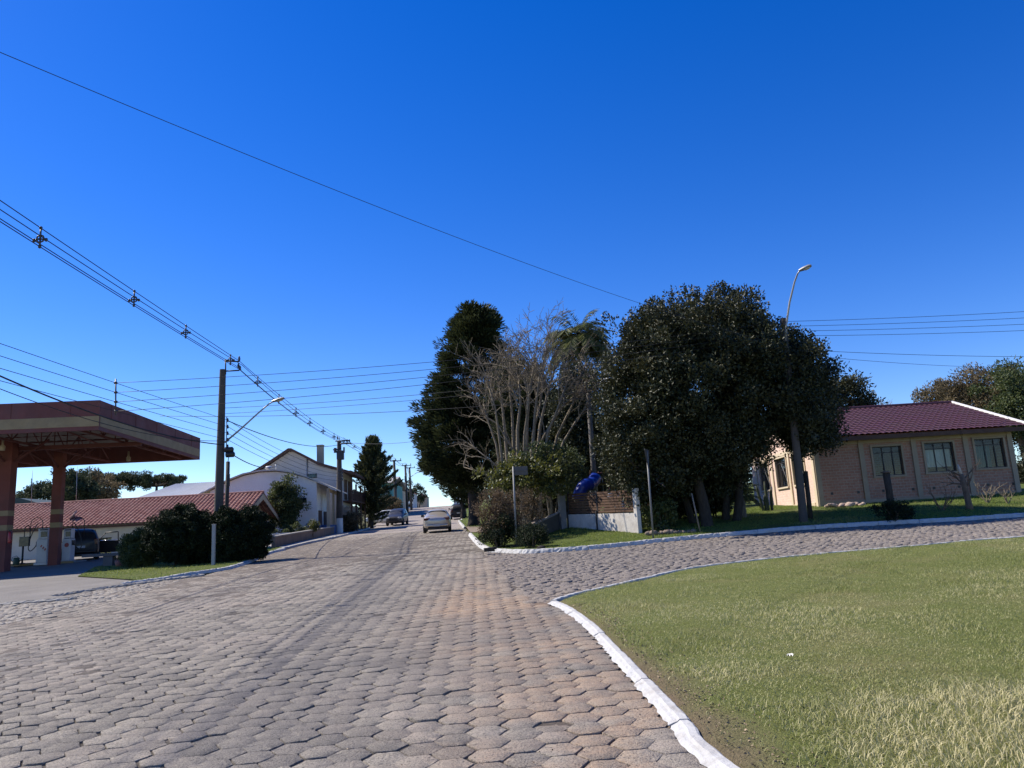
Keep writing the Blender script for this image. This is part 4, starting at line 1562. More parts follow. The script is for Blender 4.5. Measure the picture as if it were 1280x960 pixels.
# ---- garden of the brick house
p = base(1120, 655, 25.7, .1)
bushy('stump_bush', 'low dark bush growing round the tall dark stump post', 'bush', p, (0, 0, .3), (.62, .5, .36), 40, .2, 90, .07, .035, L_HEDGE, 90, None, 5, BARKB, .25, .4, -.9, .018, .0, .5)
b = base(1116, 650, 26.2, .08)
t = thing('stump_post', 'tall dark cut tree stump standing out of a low bush', 'stump', b)
mb = MB()
z1 = at(1108, 591, 26.2).z - b.z
mb.tube([b + Vector((0, 0, -.1)), b + Vector((0, 0, .25)), b + Vector((.02, 0, z1 * .6)), b + Vector((0, 0, z1))], [.15, .12, .11, .115], 10)
mb.build('trunk', BARKD, t, True, True)
mb = MB()
mb.lathe([(0, 0), (.17, .0), (.16, .03), (.1, .05), (0, .055)], 12, Matrix.Translation(b + Vector((0, 0, z1))))
mb.build('cut_cap', BARKB, t, True, True)
b = base(1213, 642, 27.2, .08)
t = thing('dead_tree', 'broken dead trunk with a bleached white snapped top in front of the brick wall', 'tree', b)
mb = MB()
z1 = at(1202, 580, 27.2).z - b.z
mb.tube([b + Vector((0, 0, -.1)), b + Vector((0, 0, .2)), b + Vector((-.06, 0, z1 * .6)), b + Vector((-.1, 0, z1 * .78))], [.14, .11, .095, .07], 8)
random.seed(9)
for i in range(5):
    limbs(mb, b + Vector((-.05, 0, z1 * random.uniform(.35, .75))), (random.gauss(0, .8), random.gauss(0, .3), .6), .45, .03, 2, .5, .1, 3)
mb.build('trunk', BARKB, t, True, True)
mb = MB()
mb.tube([b + Vector((-.1, 0, z1 * .76)), b + Vector((-.13, 0, z1 * .9)), b + Vector((-.16, 0, z1))], [.055, .05, .012], 7)
mb.build('bleached_top', mat('bleached_wood', (.55, .47, .36), .9, .2, 20), t, True, True)
for i, (px, Y, h, lab) in enumerate(((1178, 27.6, 1.0, 'leafless shrub left of the broken dead trunk'), (1236, 28.6, .95, 'leafless pale-twigged shrub right of the broken dead trunk'), (1262, 28.0, .7, 'small leafless shrub nearest the right picture edge'))):
    b = base(px, 640, Y, .1)
    t = thing('bare_shrub', lab, 'shrub', b, 0, 'leafless shrubs by the brick wall')
    mb = MB()
    random.seed(40 + i)
    for k in range(5):
        limbs(mb, b + Vector((0, 0, -.05)), (random.gauss(0, .4), random.gauss(0, .3), 1), h * .5, .022, 2, .5, .15, 3, .6, (2, 3), 0, None, .006)
    mb.build('branches', (BARKB, BARKP, BARKP)[i], t, True, True)
# cacti against the sunlit wall
b = base(963, 640, 31.6, .08)
t = thing('cactus', 'cluster of tall thin dark cacti against the sunlit end wall', 'cactus', b)
M_CACT = mat('cactus_skin', (.05, .065, .035), .7, .3, 12)
for i, (dx, h, ln) in enumerate(((-.42, 1.15, -.22), (-.1, 1.25, -.05), (.12, 1.0, .06), (-.25, .7, -.02))):
    mb = MB()
    s0 = b + Vector((dx * .6, 0, -.05))
    e = s0 + Vector((ln, 0, h))
    pts = [s0.lerp(e, k / 6) for k in range(7)]
    mb.tube(pts, [.05, .06, .062, .06, .058, .05, .018], 9)
    mb.build('column', M_CACT, t, True, True)
# ------------------------------------------------------------------ buildings
def tile_roof(mb, A, B, C, D, pitch=.22, amp=.04, rows=18, step=.02, sub=6, clip=None, nrm_up=True):
    """wavy tiles on the rectangle A(eave,left) B(eave,right) C(ridge,right) D(ridge,left)"""
    A, B, C, D = map(Vector, (A, B, C, D))
    n = ((B - A).cross(D - A)).normalized()
    if n.z < 0:
        n = -n
    W = (B - A).length
    cols = max(2, int(W / pitch)) * sub
    vs, fs = [], []
    for j in range(rows):
        for q, h in ((j / rows, step), ((j + 1) / rows + .002, 0)):
            for i in range(cols + 1):
                u = i / cols
                p = A.lerp(B, u).lerp(D.lerp(C, u), q)
                ww = abs(math.sin(PI * i / sub)) ** .8
                vs.append(p + n * (amp * ww + h))
    for j in range(rows):
        for i in range(cols):
            a = (2 * j) * (cols + 1) + i
            b = a + cols + 1
            fs.append((a, a + 1, b + 1, b))
            if j:
                c = (2 * j - 1) * (cols + 1) + i
                fs.append((c, c + 1, a + 1, a))
    mb.add(vs, fs)


def wallgrid(mb, o, ux, W, z0, z1, th, holes, mi=0):
    """wall in the plane o + ux*s, thickness th behind; holes = (s0,s1,z0,z1)"""
    o, ux = Vector(o), Vector(ux).normalized()
    nrm = Vector((-ux.y, ux.x, 0))
    ss = sorted({0, W} | {h[0] for h in holes} | {h[1] for h in holes})
    zs = sorted({z0, z1} | {h[2] for h in holes} | {h[3] for h in holes})
    for i in range(len(ss) - 1):
        for j in range(len(zs) - 1):
            s, z = (ss[i] + ss[i + 1]) / 2, (zs[j] + zs[j + 1]) / 2
            if any(h[0] < s < h[1] and h[2] < z < h[3] for h in holes):
                continue
            p = [o + ux * ss[i] + Vector((0, 0, zs[j])), o + ux * ss[i + 1] + Vector((0, 0, zs[j])), o + ux * ss[i + 1] + Vector((0, 0, zs[j + 1])), o + ux * ss[i] + Vector((0, 0, zs[j + 1]))]
            mb.prism(p, nrm * th, mi)


M_PLW = mat('plaster_white', (.66, .66, .63), .85, .08, .8, bmp=.25, bscale=25, dirt=(.50, .48, .44))
M_PLG = mat('plaster_grey', (.55, .54, .53), .85, .1, .8, bmp=.25, bscale=25, dirt=(.42, .40, .37))
M_PLB = mat('plaster_beige', (.50, .42, .30), .85, .15, 1.2, bmp=.3, bscale=25, dirt=(.34, .27, .19))
M_TILE = mat('clay_tile', (.25, .085, .065), .85, .3, 2.2, c2=(.40, .23, .19), bmp=.4, bscale=20, dirt=(.15, .07, .06))
M_MAROON = mat('maroon_tile', (.068, .02, .024), .55, .3, 1.5, bmp=.2, bscale=20, dirt=(.048, .024, .024))
M_DWOOD = mat('dark_wood', (.09, .045, .03), .75, .3, 4, bmp=.4)
M_BWOOD = mat('brown_wood', (.12, .062, .034), .8, .3, 5, bmp=.4, dirt=(.06, .036, .022))
M_OLDWOOD = mat('old_plank', (.30, .24, .18), .9, .3, 5, bmp=.5, dirt=(.15, .12, .09))
M_STEEL = mat('grey_metal', (.36, .37, .38), .5, .2, 3, metal=.6, bmp=.1)
M_DSTEEL = mat('dark_metal', (.05, .05, .055), .55, .2, 6, metal=.3, bmp=.1)
M_ROOFG = mat('grey_sheet', (.42, .44, .46), .5, .15, .5, metal=.3, bmp=.2, bscale=4, dirt=(.30, .29, .28))
M_FIBRO = mat('fibre_cement', (.36, .35, .33), .9, .2, 1, dirt=(.22, .20, .18))
M_BLACK = mat('black_plastic', (.02, .02, .022), .5, .2, 8, bmp=.1)
M_BLUE = mat('blue_plastic', (.008, .035, .30), .35, .15, 3, bmp=.05)
M_BLUEP = mat('blue_paint', (.05, .10, .24), .7, .2, 3)
M_REDP = mat('red_paint', (.195, .055, .042), .7, .25, 1.3, bmp=.15, dirt=(.15, .065, .055))
M_REDS = mat('red_column', (.22, .06, .045), .75, .25, 1.3, bmp=.15, dirt=(.12, .055, .045))
M_OCHRE = mat('ochre_paint', (.38, .27, .13), .75, .2, 1.6, bmp=.15, dirt=(.21, .16, .09))
M_WHITEP = mat('white_paint', (.72, .72, .70), .6, .08, 2, bmp=.1, dirt=(.55, .53, .50))
M_DARKIN = mat('dark_interior', (.03, .028, .026), .9, .3, 2, bmp=0)
M_CURT = mat('curtain_cloth', (.62, .60, .55), .9, .12, 5)
M_CURTB = mat('curtain_brown', (.16, .085, .05), .9, .3, 5)
M_CURTT = mat('curtain_teal', (.07, .16, .16), .9, .3, 5)
M_GLASS = glassmat('window_glass', (.7, .8, .8), .03)
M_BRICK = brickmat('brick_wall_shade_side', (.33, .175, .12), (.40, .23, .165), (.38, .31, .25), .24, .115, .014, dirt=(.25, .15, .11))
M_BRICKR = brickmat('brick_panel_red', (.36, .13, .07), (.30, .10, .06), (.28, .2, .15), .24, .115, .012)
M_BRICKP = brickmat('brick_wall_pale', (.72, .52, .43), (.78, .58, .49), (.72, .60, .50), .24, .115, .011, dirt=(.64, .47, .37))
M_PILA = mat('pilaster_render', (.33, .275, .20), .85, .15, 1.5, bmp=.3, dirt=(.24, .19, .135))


# ---- brick house on the right
def brick_house():
    Y0 = 31.8
    L0 = at(1021, 600, Y0).x
    R0 = at(1281, 600, Y0 - .6).x
    b = Vector((L0, Y0, T(L0, Y0) - .02))
    rz = R(-1.6)
    t = thing('brick_house', 'low brick house with a maroon tiled roof, beige pilasters and three street windows', 'house', b, rz)
    W = (R0 - L0)
    H = at(1060, 543, Y0).z - b.z - .05
    DEP = 9.5
    ux = Vector((1, 0, 0))
    s_of = lambda px: (at(px, 580, Y0 - .25).x - L0)
    pil = [s_of(x) for x in (1081, 1147, 1212)]
    wins = [(s_of(1095), s_of(1131), 1.22, 2.42, 0), (s_of(1160), s_of(1196), 1.25, 2.46, 1), (s_of(1223), s_of(1259), 1.3, 2.5, 2)]
    beam = 2.58
    mb = MB()
    wallgrid(mb, (0, 0, 0), ux, W, -.4, beam, .2, [w_[:4] for w_ in wins])
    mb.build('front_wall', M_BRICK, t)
    mb = MB()
    mb.box((W / 2, .1, (beam + .16 + H) / 2), (W - .02, .2, H - beam - .16))
    mb.build('brick_band', M_BRICKR, t)
    mb = MB()
    mb.box((W / 2, .09, beam + .08), (W + .01, .26, .16))
    mb.box((W / 2, -.02, .16), (W + .02, .06, .3))
    for s in [.08] + pil + [W - .1]:
        mb.box((s, -.03, H / 2 - .15), (.2, .07, H + .28))
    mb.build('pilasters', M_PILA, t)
    # end wall, seen in sun, with its gable
    DE = DEP
    ew = [(1.2, 2.75, 1.15, 2.5), (3.6, 5.2, 1.15, 2.5), (6.4, 8.0, 1.15, 2.5)]
    mb = MB()
    o2 = Vector((0, DE, 0))
    ew2 = [(DE - h[1], DE - h[0], h[2], h[3]) for h in ew]
    wallgrid(mb, o2, (0, -1, 0), DE - .205, -.4, H, .2, ew2)
    rise = 1.62
    mb.prism([(0, .1, H), (0, DE, H), (0, DE / 2 + .1, H + rise)], (.2, 0, 0))
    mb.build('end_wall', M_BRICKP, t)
    mb = MB()
    for s in (3.2, 5.8, 8.6):
        mb.box((-.03, s, H / 2 - .1), (.07, .24, H + .2))
    mb.box((-.02, DE / 2 + .2, beam + .08), (.06, DE - .4, .16))
    mb.box((-.018, DE / 2 + .2, .16), (.05, DE - .4, .3))
    mb.box((-.03, .12, H / 2 - .1), (.075, .26, H + .18))
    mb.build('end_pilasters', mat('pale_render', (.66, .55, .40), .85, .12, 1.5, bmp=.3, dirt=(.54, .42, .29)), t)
    mb = MB()
    mb.box((W - .1, DE / 2, H / 2 - .2), (.2, DE - .4, H + .4))
    mb.prism([(W - .2, 0.1, H), (W - .2, DE, H), (W - .2, DE / 2 + .1, H + rise)], (.2, 0, 0))
    mb.box((W / 2, DE - .1, H / 2 - .2), (W - .42, .2, H + .4))
    mb.build('rear_walls', M_BRICK, t)
    mb = MB()
    mb.box((W / 2, DE / 2, .12), (W - .5, DE - .5, .1))
    mb.box((W / 2, DE / 2, H - .06), (W - .5, DE - .5, .06))
    mb.build('floor_and_ceiling', M_DARKIN, t)
    for (a, b2, z0, z1, k) in wins:
        f = MB()
        for (c, d) in ((((a + b2) / 2, .03, z0 - .03), (b2 - a + .2, .16, .07)), (((a + b2) / 2, .0, z1 + .035), (b2 - a + .16, .1, .07)), ((a - .04, .0, (z0 + z1) / 2), (.08, .1, z1 - z0 - .005)), ((b2 + .04, .0, (z0 + z1) / 2), (.08, .1, z1 - z0 - .005))):
            f.box(c, d)
        fo = f.build('window', M_PILA, t)
        fr = MB()
        w_ = b2 - a
        for s in (a + .025, a + w_ * .36, a + w_ * .70, b2 - .025):
            fr.box((s, .07, (z0 + z1) / 2), (.035, .04, z1 - z0))
        fr.box(((a + b2) / 2, .075, z1 - .25), (w_, .03, .03))
        fr.box(((a + b2) / 2, .075, z1 - .02), (w_, .045, .04))
        fr.box(((a + b2) / 2, .075, z0 + .02), (w_, .045, .04))
        fr.build('frame', M_DSTEEL, fo)
        g = MB()
        g.add([(a, .085, z0), (b2, .085, z0), (b2, .085, z1), (a, .085, z1)], [(0, 1, 2, 3)])
        g.build('pane', M_GLASS, fo)
        c = MB()
        span = ((a + w_ * .45, a + w_ * .75), (a + w_ * .05, b2 - .06), (a + .1, a + w_ * .6))[k]
        n = 24
        vs = []
        for i in range(n + 1):
            s = span[0] + (span[1] - span[0]) * i / n
            for z in (z0 + (.22 if k == 1 else .05), z1 - .28):
                vs.append((s, .22 + .03 * math.sin(i * 1.7) + .01 * math.sin(i * 4.1), z))
        fs = [(2 * i, 2 * i + 2, 2 * i + 3, 2 * i + 1) for i in range(n)]
        c.add(vs, fs)
        c.build('curtain', (M_CURTB, M_CURT, M_CURTT)[k], fo)
    for (a, b2, z0, z1) in ew:
        f = MB()
        for (c, d) in (((-.01, (a + b2) / 2, z0 - .035), (.14, b2 - a + .14, .07)), ((-.01, (a + b2) / 2, z1 + .03), (.1, b2 - a + .14, .06)), ((-.01, a - .035, (z0 + z1) / 2), (.08, .07, z1 - z0 + .01)), ((-.01, b2 + .035, (z0 + z1) / 2), (.08, .07, z1 - z0 + .01))):
            f.box(c, d)
        fo = f.build('window', MATS['pale_render'], t)
        fr = MB()
        w_ = b2 - a
        for k in range(5):
            fr.box((.06, a + .02 + (w_ - .04) * k / 4, (z0 + z1) / 2), (.03, .03, z1 - z0))
        fr.box((.065, (a + b2) / 2, z1 - .22), (.03, w_, .03))
        fr.box((.065, (a + b2) / 2, z0 + .02), (.04, w_, .04))
        fr.tube([(.03, a + .1, z0 + .05), (.03, a + w_ * .55, z1 - .25)], .012, 5)
        fr.build('frame', M_DSTEEL, fo)
        g = MB()
        g.add([(.09, a, z0), (.09, a, z1), (.09, b2, z1), (.09, b2, z0)], [(0, 1, 2, 3)])
        g.build('pane', M_GLASS, fo)
    # vent holes in the front wall
    for s in [s_of(x) for x in (1038, 1071, 1102, 1139, 1165, 1196, 1232, 1263)]:
        v = MB()
        v.box((s, -.004, .62), (.10, .02, .10))
        v.build('vent', M_BLACK, t)
    # roof
    ov, ve = .55, .45
    ze = H - .06
    zr = H + rise + .12
    yr = DE / 2 + .1
    mb = MB()
    tile_roof(mb, (-ve, -ov, ze), (W + ve, -ov, ze), (W + ve, yr, zr), (-ve, yr, zr), .24, .035, 15, .022, 6)
    tile_roof(mb, (W + ve, DE + ov, ze), (-ve, DE + ov, ze), (-ve, yr, zr), (W + ve, yr, zr), .24, .035, 15, .022, 2)
    ro = mb.build('roof', M_MAROON, t, fixn=False)
    f = MB()
    f.box((W / 2, -ov + .05, ze - .11), (W + 2 * ve, .035, .17))
    f.box((W / 2, -ov / 2 - .02, ze - .14), (W + 2 * ve - .05, ov - .12, .03))
    f.build('fascia', M_DWOOD, ro)
    f = MB()
    f.tube([(-ve, yr, zr + .03), (W + ve, yr, zr + .03)], .09, 8)
    f.build('ridge_cap', M_MAROON, ro)
    sl_ = math.atan2(zr - ze, yr + ov)
    ln_ = math.hypot(zr - ze, yr + ov)
    for x in (W + ve, -ve):
        f = MB()
        f.box((x, (yr - ov) / 2, (ze + zr) / 2 + .05), (.08, ln_, .12), rx=sl_)
        f.build('verge_board', mat('white_verge', (.78, .77, .74), .7, .1, 3), ro)
    f = MB()
    f.box((W / 2, yr - .0, zr - .08), (W + 2 * ve - .2, .1, .1))
    f.build('ridge_beam', M_DWOOD, ro)
    return t, b, rz


brick_house()
# stones by its foot
b = base(1052, 640, 30.9, .1)
t = thing('stone_pile', 'low pile of pale broken bricks and stones at the foot of the brick wall', 'stones', b)
random.seed(3)
for i in range(16):
    p = b + Vector((random.uniform(-.95, .95), random.uniform(-.2, .2), random.uniform(.02, .1)))
    r_ = random.uniform(.06, .13)
    mb = MB()
    mb.blob(p, (r_ * 1.3, r_, r_ * .75), i, 2, .5)
    mb.build('stone', mat('pale_rubble', (.46, .36, .30), .9, .25, 8, c2=(.34, .24, .19)), t, True, True)


# ---- low tiled house behind the filling station
def tiled_house():
    Yf, Yr, Yb = 50.0, 54.0, 58.0
    xr = at(330, 615, Yr).x
    xl = -46.0
    ze, zr = 3.42, 5.22
    zg = 1.2
    b = Vector((xr, Yf, zg))
    t = thing('tiled_house', 'long low white house with a red clay tile roof behind the filling station', 'house', b)
    mb = MB()
    wx = [(at(p, 685, Yf + .6).x) for p in (124, 139)]
    z0, z1 = at(130, 692, Yf + .6).z, at(130, 672, Yf + .6).z
    wallgrid(mb, (xl, Yf + .6, 0), (1, 0, 0), xr - .9 - xl, zg - .3, ze + .25, .25, [(wx[0] - xl, wx[1] - xl, z0, z1)])
    mb.box(((xl + xr - .9) / 2, Yb - .5, (zg + ze) / 2), (xr - .9 - xl, .2, ze - zg + .5))
    mb.build('wall', M_PLW, t, world=True)
    mb = MB()
    mb.prism([(xr - .9, Yf + .6, zg - .3), (xr - .9, Yb - .4, zg - .3), (xr - .9, Yb - .4, ze + .2), (xr - .9, Yr, zr - .1), (xr - .9, Yf + .6, ze + .2)], (-.2, 0, 0))
    mb.build('gable_wall', M_PLB, t, world=True)
    f = MB()
    for (c, d) in ((((wx[0] + wx[1]) / 2, Yf + .58, z0 - .04), (wx[1] - wx[0] + .2, .14, .08)), (((wx[0] + wx[1]) / 2, Yf + .66, z1 - .03), (wx[1] - wx[0], .06, .06)), (((wx[0] + wx[1]) / 2, Yf + .66, (z0 + z1) / 2), (.05, .05, z1 - z0))):
        f.box(c, d)
    fo = f.build('window', M_DSTEEL, t, world=True)
    g = MB()
    g.box(((wx[0] + wx[1]) / 2, Yf + .7, (z0 + z1) / 2), (wx[1] - wx[0], .01, z1 - z0))
    g.build('pane', M_GLASS, fo, world=True)
    c = MB()
    c.box(((wx[0] + wx[1]) / 2, Yf + 1.0, (z0 + z1) / 2), (wx[1] - wx[0] + .4, .03, z1 - z0 + .3))
    c.build('curtain', M_CURTB, fo, world=True)
    mb = MB()
    tile_roof(mb, (xl, Yf, ze), (xr, Yf, ze), (xr, Yr, zr), (xl, Yr, zr), .27, .085, 15, .025, 6)
    tile_roof(mb, (xr, Yb, ze), (xl, Yb, ze), (xl, Yr, zr), (xr, Yr, zr), .235, .055, 12, .02, 2)
    ro = mb.build('roof', M_TILE, t, world=True, fixn=False)
    f = MB()
    f.tube([(xl, Yr, zr + .06), (xr, Yr, zr + .06)], .10, 8)
    f.build('ridge_cap', M_TILE, ro, world=True)
    f = MB()
    f.prism([(xr - .03, Yf + .05, ze - .02), (xr - .03, Yr, zr - .05), (xr - .03, Yb - .05, ze - .02), (xr - .03, Yb - .05, ze - .26), (xr - .03, Yr, zr - .45), (xr - .03, Yf + .05, ze - .26)], (-.03, 0, 0))
    f.build('barge_board', M_PLB, ro, world=True)
    f = MB()
    f.box(((xl + xr) / 2, Yf + .04, ze - .07), (xr - xl, .04, .14))
    f.box(((xl + xr) / 2 - .3, Yf + .32, ze - .02), (xr - xl - .8, .5, .03))
    f.build('fascia', M_DWOOD, ro, world=True)
    f = MB()
    f.box(((xl + xr) / 2 - .6, Yr, zr - .12), (xr - xl - 1.4, .12, .12))
    f.build('ridge_beam', M_DWOOD, ro, world=True)
    # satellite dish on the roof slope
    p = at(93, 652, Yf + 1.2)
    d = thing('satellite_dish', 'grey satellite dish mounted on the red tiled roof above the fuel pumps', 'antenna', p)
    mb = MB()
    M = Matrix.Translation((0, 0, .35)) @ Matrix.Rotation(R(-52), 4, 'Y') @ Matrix.Rotation(R(20), 4, 'X') @ Matrix.Scale(.6, 4)
    mb.lathe([(0, 0), (.25, .03), (.48, .11), (.6, .19), (.58, .2), (.46, .13), (.24, .05), (0, .02)], 18, M)
    mb.build('dish', M_STEEL, d, True)
    mb = MB()
    mb.tube([(0, 0, -.3), (0, 0, .35)], .03, 6)
    mb.tube([M @ Vector((.5, 0, .14)), M @ Vector((0, 0, .55))], .012, 5)
    mb.build('mast', M_DSTEEL, d, True)
    # antenna masts on the roof
    for px, pt, Y, lab in ((39, 588, 54.2, 'thin antenna mast with crossbars above the tiled roof, left of the inner column'), (95, 583, 54.2, 'thin plain antenna mast above the tiled roof, right of the inner column')):
        p = at(px, 632, Y)
        a = thing('antenna_mast', lab, 'antenna', (p.x, Y, zr - .1))
        top = at(px + 1.5, pt, Y)
        mb = MB()
        mb.tube([(p.x, Y, zr - .1), (p.x * .5 + top.x * .5, Y, (zr + top.z) / 2), top], [.022, .018, .014], 6)
        mb.build('mast', M_STEEL, a, True, True)
        if px < 60:
            mb = MB()
            q = at(px + .5, 602, Y)
            for k in range(4):
                mb.box(q + Vector((0, 0, .12 * k - .2)), (.26 - .04 * k, .05, .02))
            mb.box(q + Vector((0, 0, -.02)), (.04, .04, .5))
            mb.build('elements', M_DSTEEL, a, world=True)


tiled_house()
# dark green roof far left and grey warehouse behind
p = at(33, 634, 74)
t = thing('green_roofed_shed', 'dark green roofed shed peeking over the left end of the tiled roof', 'shed', (p.x, 74, T(p.x, 74)))
mb = MB()
mb.prism([(p.x - 4.5, 72, p.z - .35), (p.x + 4.2, 72, p.z - .35), (p.x + .6, 72, p.z + .75), (p.x - .6, 72, p.z + .75)], (0, 7, 0))
mb.build('roof', mat('green_sheet', (.05, .075, .06), .6, .2, 1), t, world=True)
mb = MB()
mb.box((p.x, 75.5, (p.z + T(p.x, 75)) / 2 - .4), (7.6, 6.4, p.z - T(p.x, 75) - .1))
mb.build('wall', M_PLG, t, world=True)
Yw = 88.0
fl, fr_, rl, rr_ = at(140, 633, Yw), at(318, 628, Yw), at(219, 605, Yw + 9), at(312, 602, Yw + 9)
rr_.z = rl.z
fr_.z = fl.z
zb = T(fl.x, Yw)
t = thing('warehouse', 'grey metal-roofed warehouse behind the red tiled roof', 'warehouse', ((fl.x + fr_.x) / 2, Yw, zb))
mb = MB()
mb.box(((fl.x + fr_.x) / 2, Yw + 9, (zb + fl.z) / 2 - .1), (fr_.x - fl.x - 1.0, 17, fl.z - zb))
mb.build('wall', M_PLG, t, world=True)
mb = MB()
bl, brr = fl + Vector((0, 18, 0)), fr_ + Vector((0, 18, 0))
n = 70
for (A, B, Cc, Dd) in ((fl, fr_, rr_, rl), (brr, bl, rl, rr_)):
    vs = []
    for i in range(n + 1):
        f = i / n
        up = Vector((0, 0, .045 * (i % 2)))
        vs += [A.lerp(B, f) + up, Dd.lerp(Cc, f) + up]
    mb.add(vs, [(2 * i, 2 * i + 2, 2 * i + 3, 2 * i + 1) for i in range(n)])
mb.add([fl, bl, rl], [(0, 1, 2)])
mb.add([fr_, brr, rr_], [(0, 1, 2)])
mb.build('roof', M_ROOFG, t, world=True)


# ---- white hall with a curved roof, and the two-storey house behind it
def curve_pts(px, Y):
    return [at(x, y, Y) for x, y in px]


def hall():
    Y = 60.5
    top = curve_pts([(240, 622), (262, 612), (285, 600), (305, 592), (325, 588), (345, 587), (362, 589), (380, 594), (398, 601), (421, 611)], Y)
    xl, xr = at(262, 640, Y).x, at(412, 640, Y).x
    zb = T(xr, Y) - .6
    t = thing('white_hall', 'low white hall with a shallow curved roof and a shaded porch facing the road', 'building', (xr, Y, zb + .6))
    mb = MB()
    body = [Vector((q.x, Y, q.z - .16)) for q in top if xl < q.x < xr]
    poly = [Vector((xl, Y, zb)), Vector((xr - 1.0, Y, zb)), Vector((xr - 1.0, Y, body[-1].z))] + body[::-1] + [Vector((xl, Y, body[0].z - .2))]
    body2 = [q for q in body if q.x < xr - 1.0]
    poly = [Vector((xl, Y, zb)), Vector((xr - 1.0, Y, zb)), Vector((xr - 1.0, Y, np.interp(xr - 1.0, [q.x for q in top], [q.z for q in top]) - .16))] + body2[::-1] + [Vector((xl, Y, np.interp(xl, [q.x for q in top], [q.z for q in top]) - .16))]
    mb.prism(poly, (-.55, 6, 0))
    mb.build('wall', mat('hall_white', (.80, .80, .77), .85, .06, .8, bmp=.25, bscale=25, dirt=(.68, .66, .62)), t, world=True)
    mb = MB()
    tp = [Vector((q.x, Y - .35, q.z)) for q in top]
    poly = tp + [q - Vector((0, 0, .1)) for q in tp[::-1]]
    n = len(tp)
    D = Vector((-.55, 6.6, 0))
    a = [v for v in poly]
    vs = a + [v + D for v in a]
    fs = []
    m2 = len(poly)
    for i in range(n - 1):
        fs.append((i, i + 1, m2 - 2 - i, m2 - 1 - i))
        fs.append((m2 + i, m2 + m2 - 1 - i, m2 + m2 - 2 - i, m2 + i + 1))
    for i in range(m2):
        j = (i + 1) % m2
        fs.append((i, j, m2 + j, m2 + i))
    mb.add(vs, fs)
    mb.build('roof', mat('pale_roof_edge', (.55, .52, .46), .8, .15, 1, dirt=(.42, .38, .32)), t, world=True)
    # porch on the road side: corner post, dark inside wall, posts
    zt = np.interp(xr, [q.x for q in top], [q.z for q in top]) - .2
    mb = MB()
    mb.box((xr - .12, Y + .12, (zb + zt) / 2), (.22, .22, zt - zb))
    for k in range(1, 3):
        mb.box((xr - .1 - .24 * k, Y + .12 + 2.6 * k, (zb + zt) / 2), (.16, .16, zt - zb))
    mb.box((xr - .37, Y + 2.8, zt - .14), (.14, 5.7, .24), rz=R(5.2))
    mb.build('porch_posts', M_PLB, t, world=True)
    mb = MB()
    for k, (y0, y1) in enumerate(((.7, 1.7), (3.3, 4.4))):
        mb.box((xr - .98 - .09 * y0, Y + (y0 + y1) / 2, zb + .6 + 1.0), (.05, y1 - y0, 2.0))
    mb.build('door', M_DWOOD, t, world=True)
    mb = MB()
    mb.box((xr - .03, Y + 1.4, zb + .6 + .42), (.04, 2.2, .84))
    mb.box((xr - .56, Y + .04, zb + .6 + .42), (.78, .04, .84))
    mb.build('blue_gate', M_BLUEP, t, world=True)
    p0, p1 = at(366, 629, Y - .04), at(383, 622, Y - .04)
    f = MB()
    f.box(((p0.x + p1.x) / 2, Y - .02, (p0.z + p1.z) / 2), (p1.x - p0.x, .05, p1.z - p0.z))
    fo = f.build('window', M_DSTEEL, t, world=True)
    g = MB()
    for k in range(3):
        g.box((p0.x + (p1.x - p0.x) * (k + .5) / 3, Y - .055, (p0.z + p1.z) / 2), ((p1.x - p0.x) / 3 - .06, .012, p1.z - p0.z - .1))
    g.build('pane', M_GLASS, fo, world=True)
    q = at(336, 586.5, Y)
    mb = MB()
    mb.lathe([(0, 0), (.22, .0), (.3, .1), (.22, .22), (0, .26)], 10, Matrix.Translation(q))
    mb.tube([q + Vector((.55, 0, -.1)), q + Vector((.55, 0, .35))], .05, 6)
    mb.build('roof_vent', M_WHITEP, t, True, True)
    # stains of the yard: barrels
    for k, (px, lab) in enumerate(((387, 'blue barrel left of its pair, against the white hall wall'), (396, 'blue barrel right of its pair, next to the hall corner post'))):
        b = base(px, 668, Y - 1.2, .1)
        d = thing('barrel', lab, 'barrel', b, 0, 'blue barrels by the hall')
        mb = MB()
        h_ = .92
        mb.lathe([(0, 0), (.27, 0), (.29, .05), (.29, .3), (.305, .33), (.29, .36), (.29, .6), (.305, .63), (.29, .66), (.29, h_ - .05), (.25, h_), (0, h_)], 16)
        mb.build('body', mat('barrel_blue', (.02, .07, .22), .5, .2, 4), d, True)
        mb = MB()
        mb.lathe([(.0, h_), (.24, h_), (.24, h_ + .03), (0, h_ + .03)], 14)
        mb.build('lid', M_BLACK, d, True)
    # small white garden chair / rack
    b = base(379, 668, Y - 2.0, .1)
    d = thing('garden_chair', 'white metal garden chair on the planter ledge by the blue barrels', 'chair', b)
    mb = MB()
    for sx in (-.22, .22):
        for sy in (-.2, .2):
            mb.tube([(sx, sy, 0), (sx, sy, .85 if sy > 0 else .45)], .015, 6)
    mb.build('frame', M_WHITEP, d, True)
    mb = MB()
    mb.box((0, 0, .45), (.5, .46, .03), bev=.01)
    mb.build('seat', M_WHITEP, d)
    mb = MB()
    for k in range(4):
        mb.box((0, .2, .53 + k * .1), (.48, .02, .06), bev=.008)
    mb.build('backrest', M_WHITEP, d)


hall()


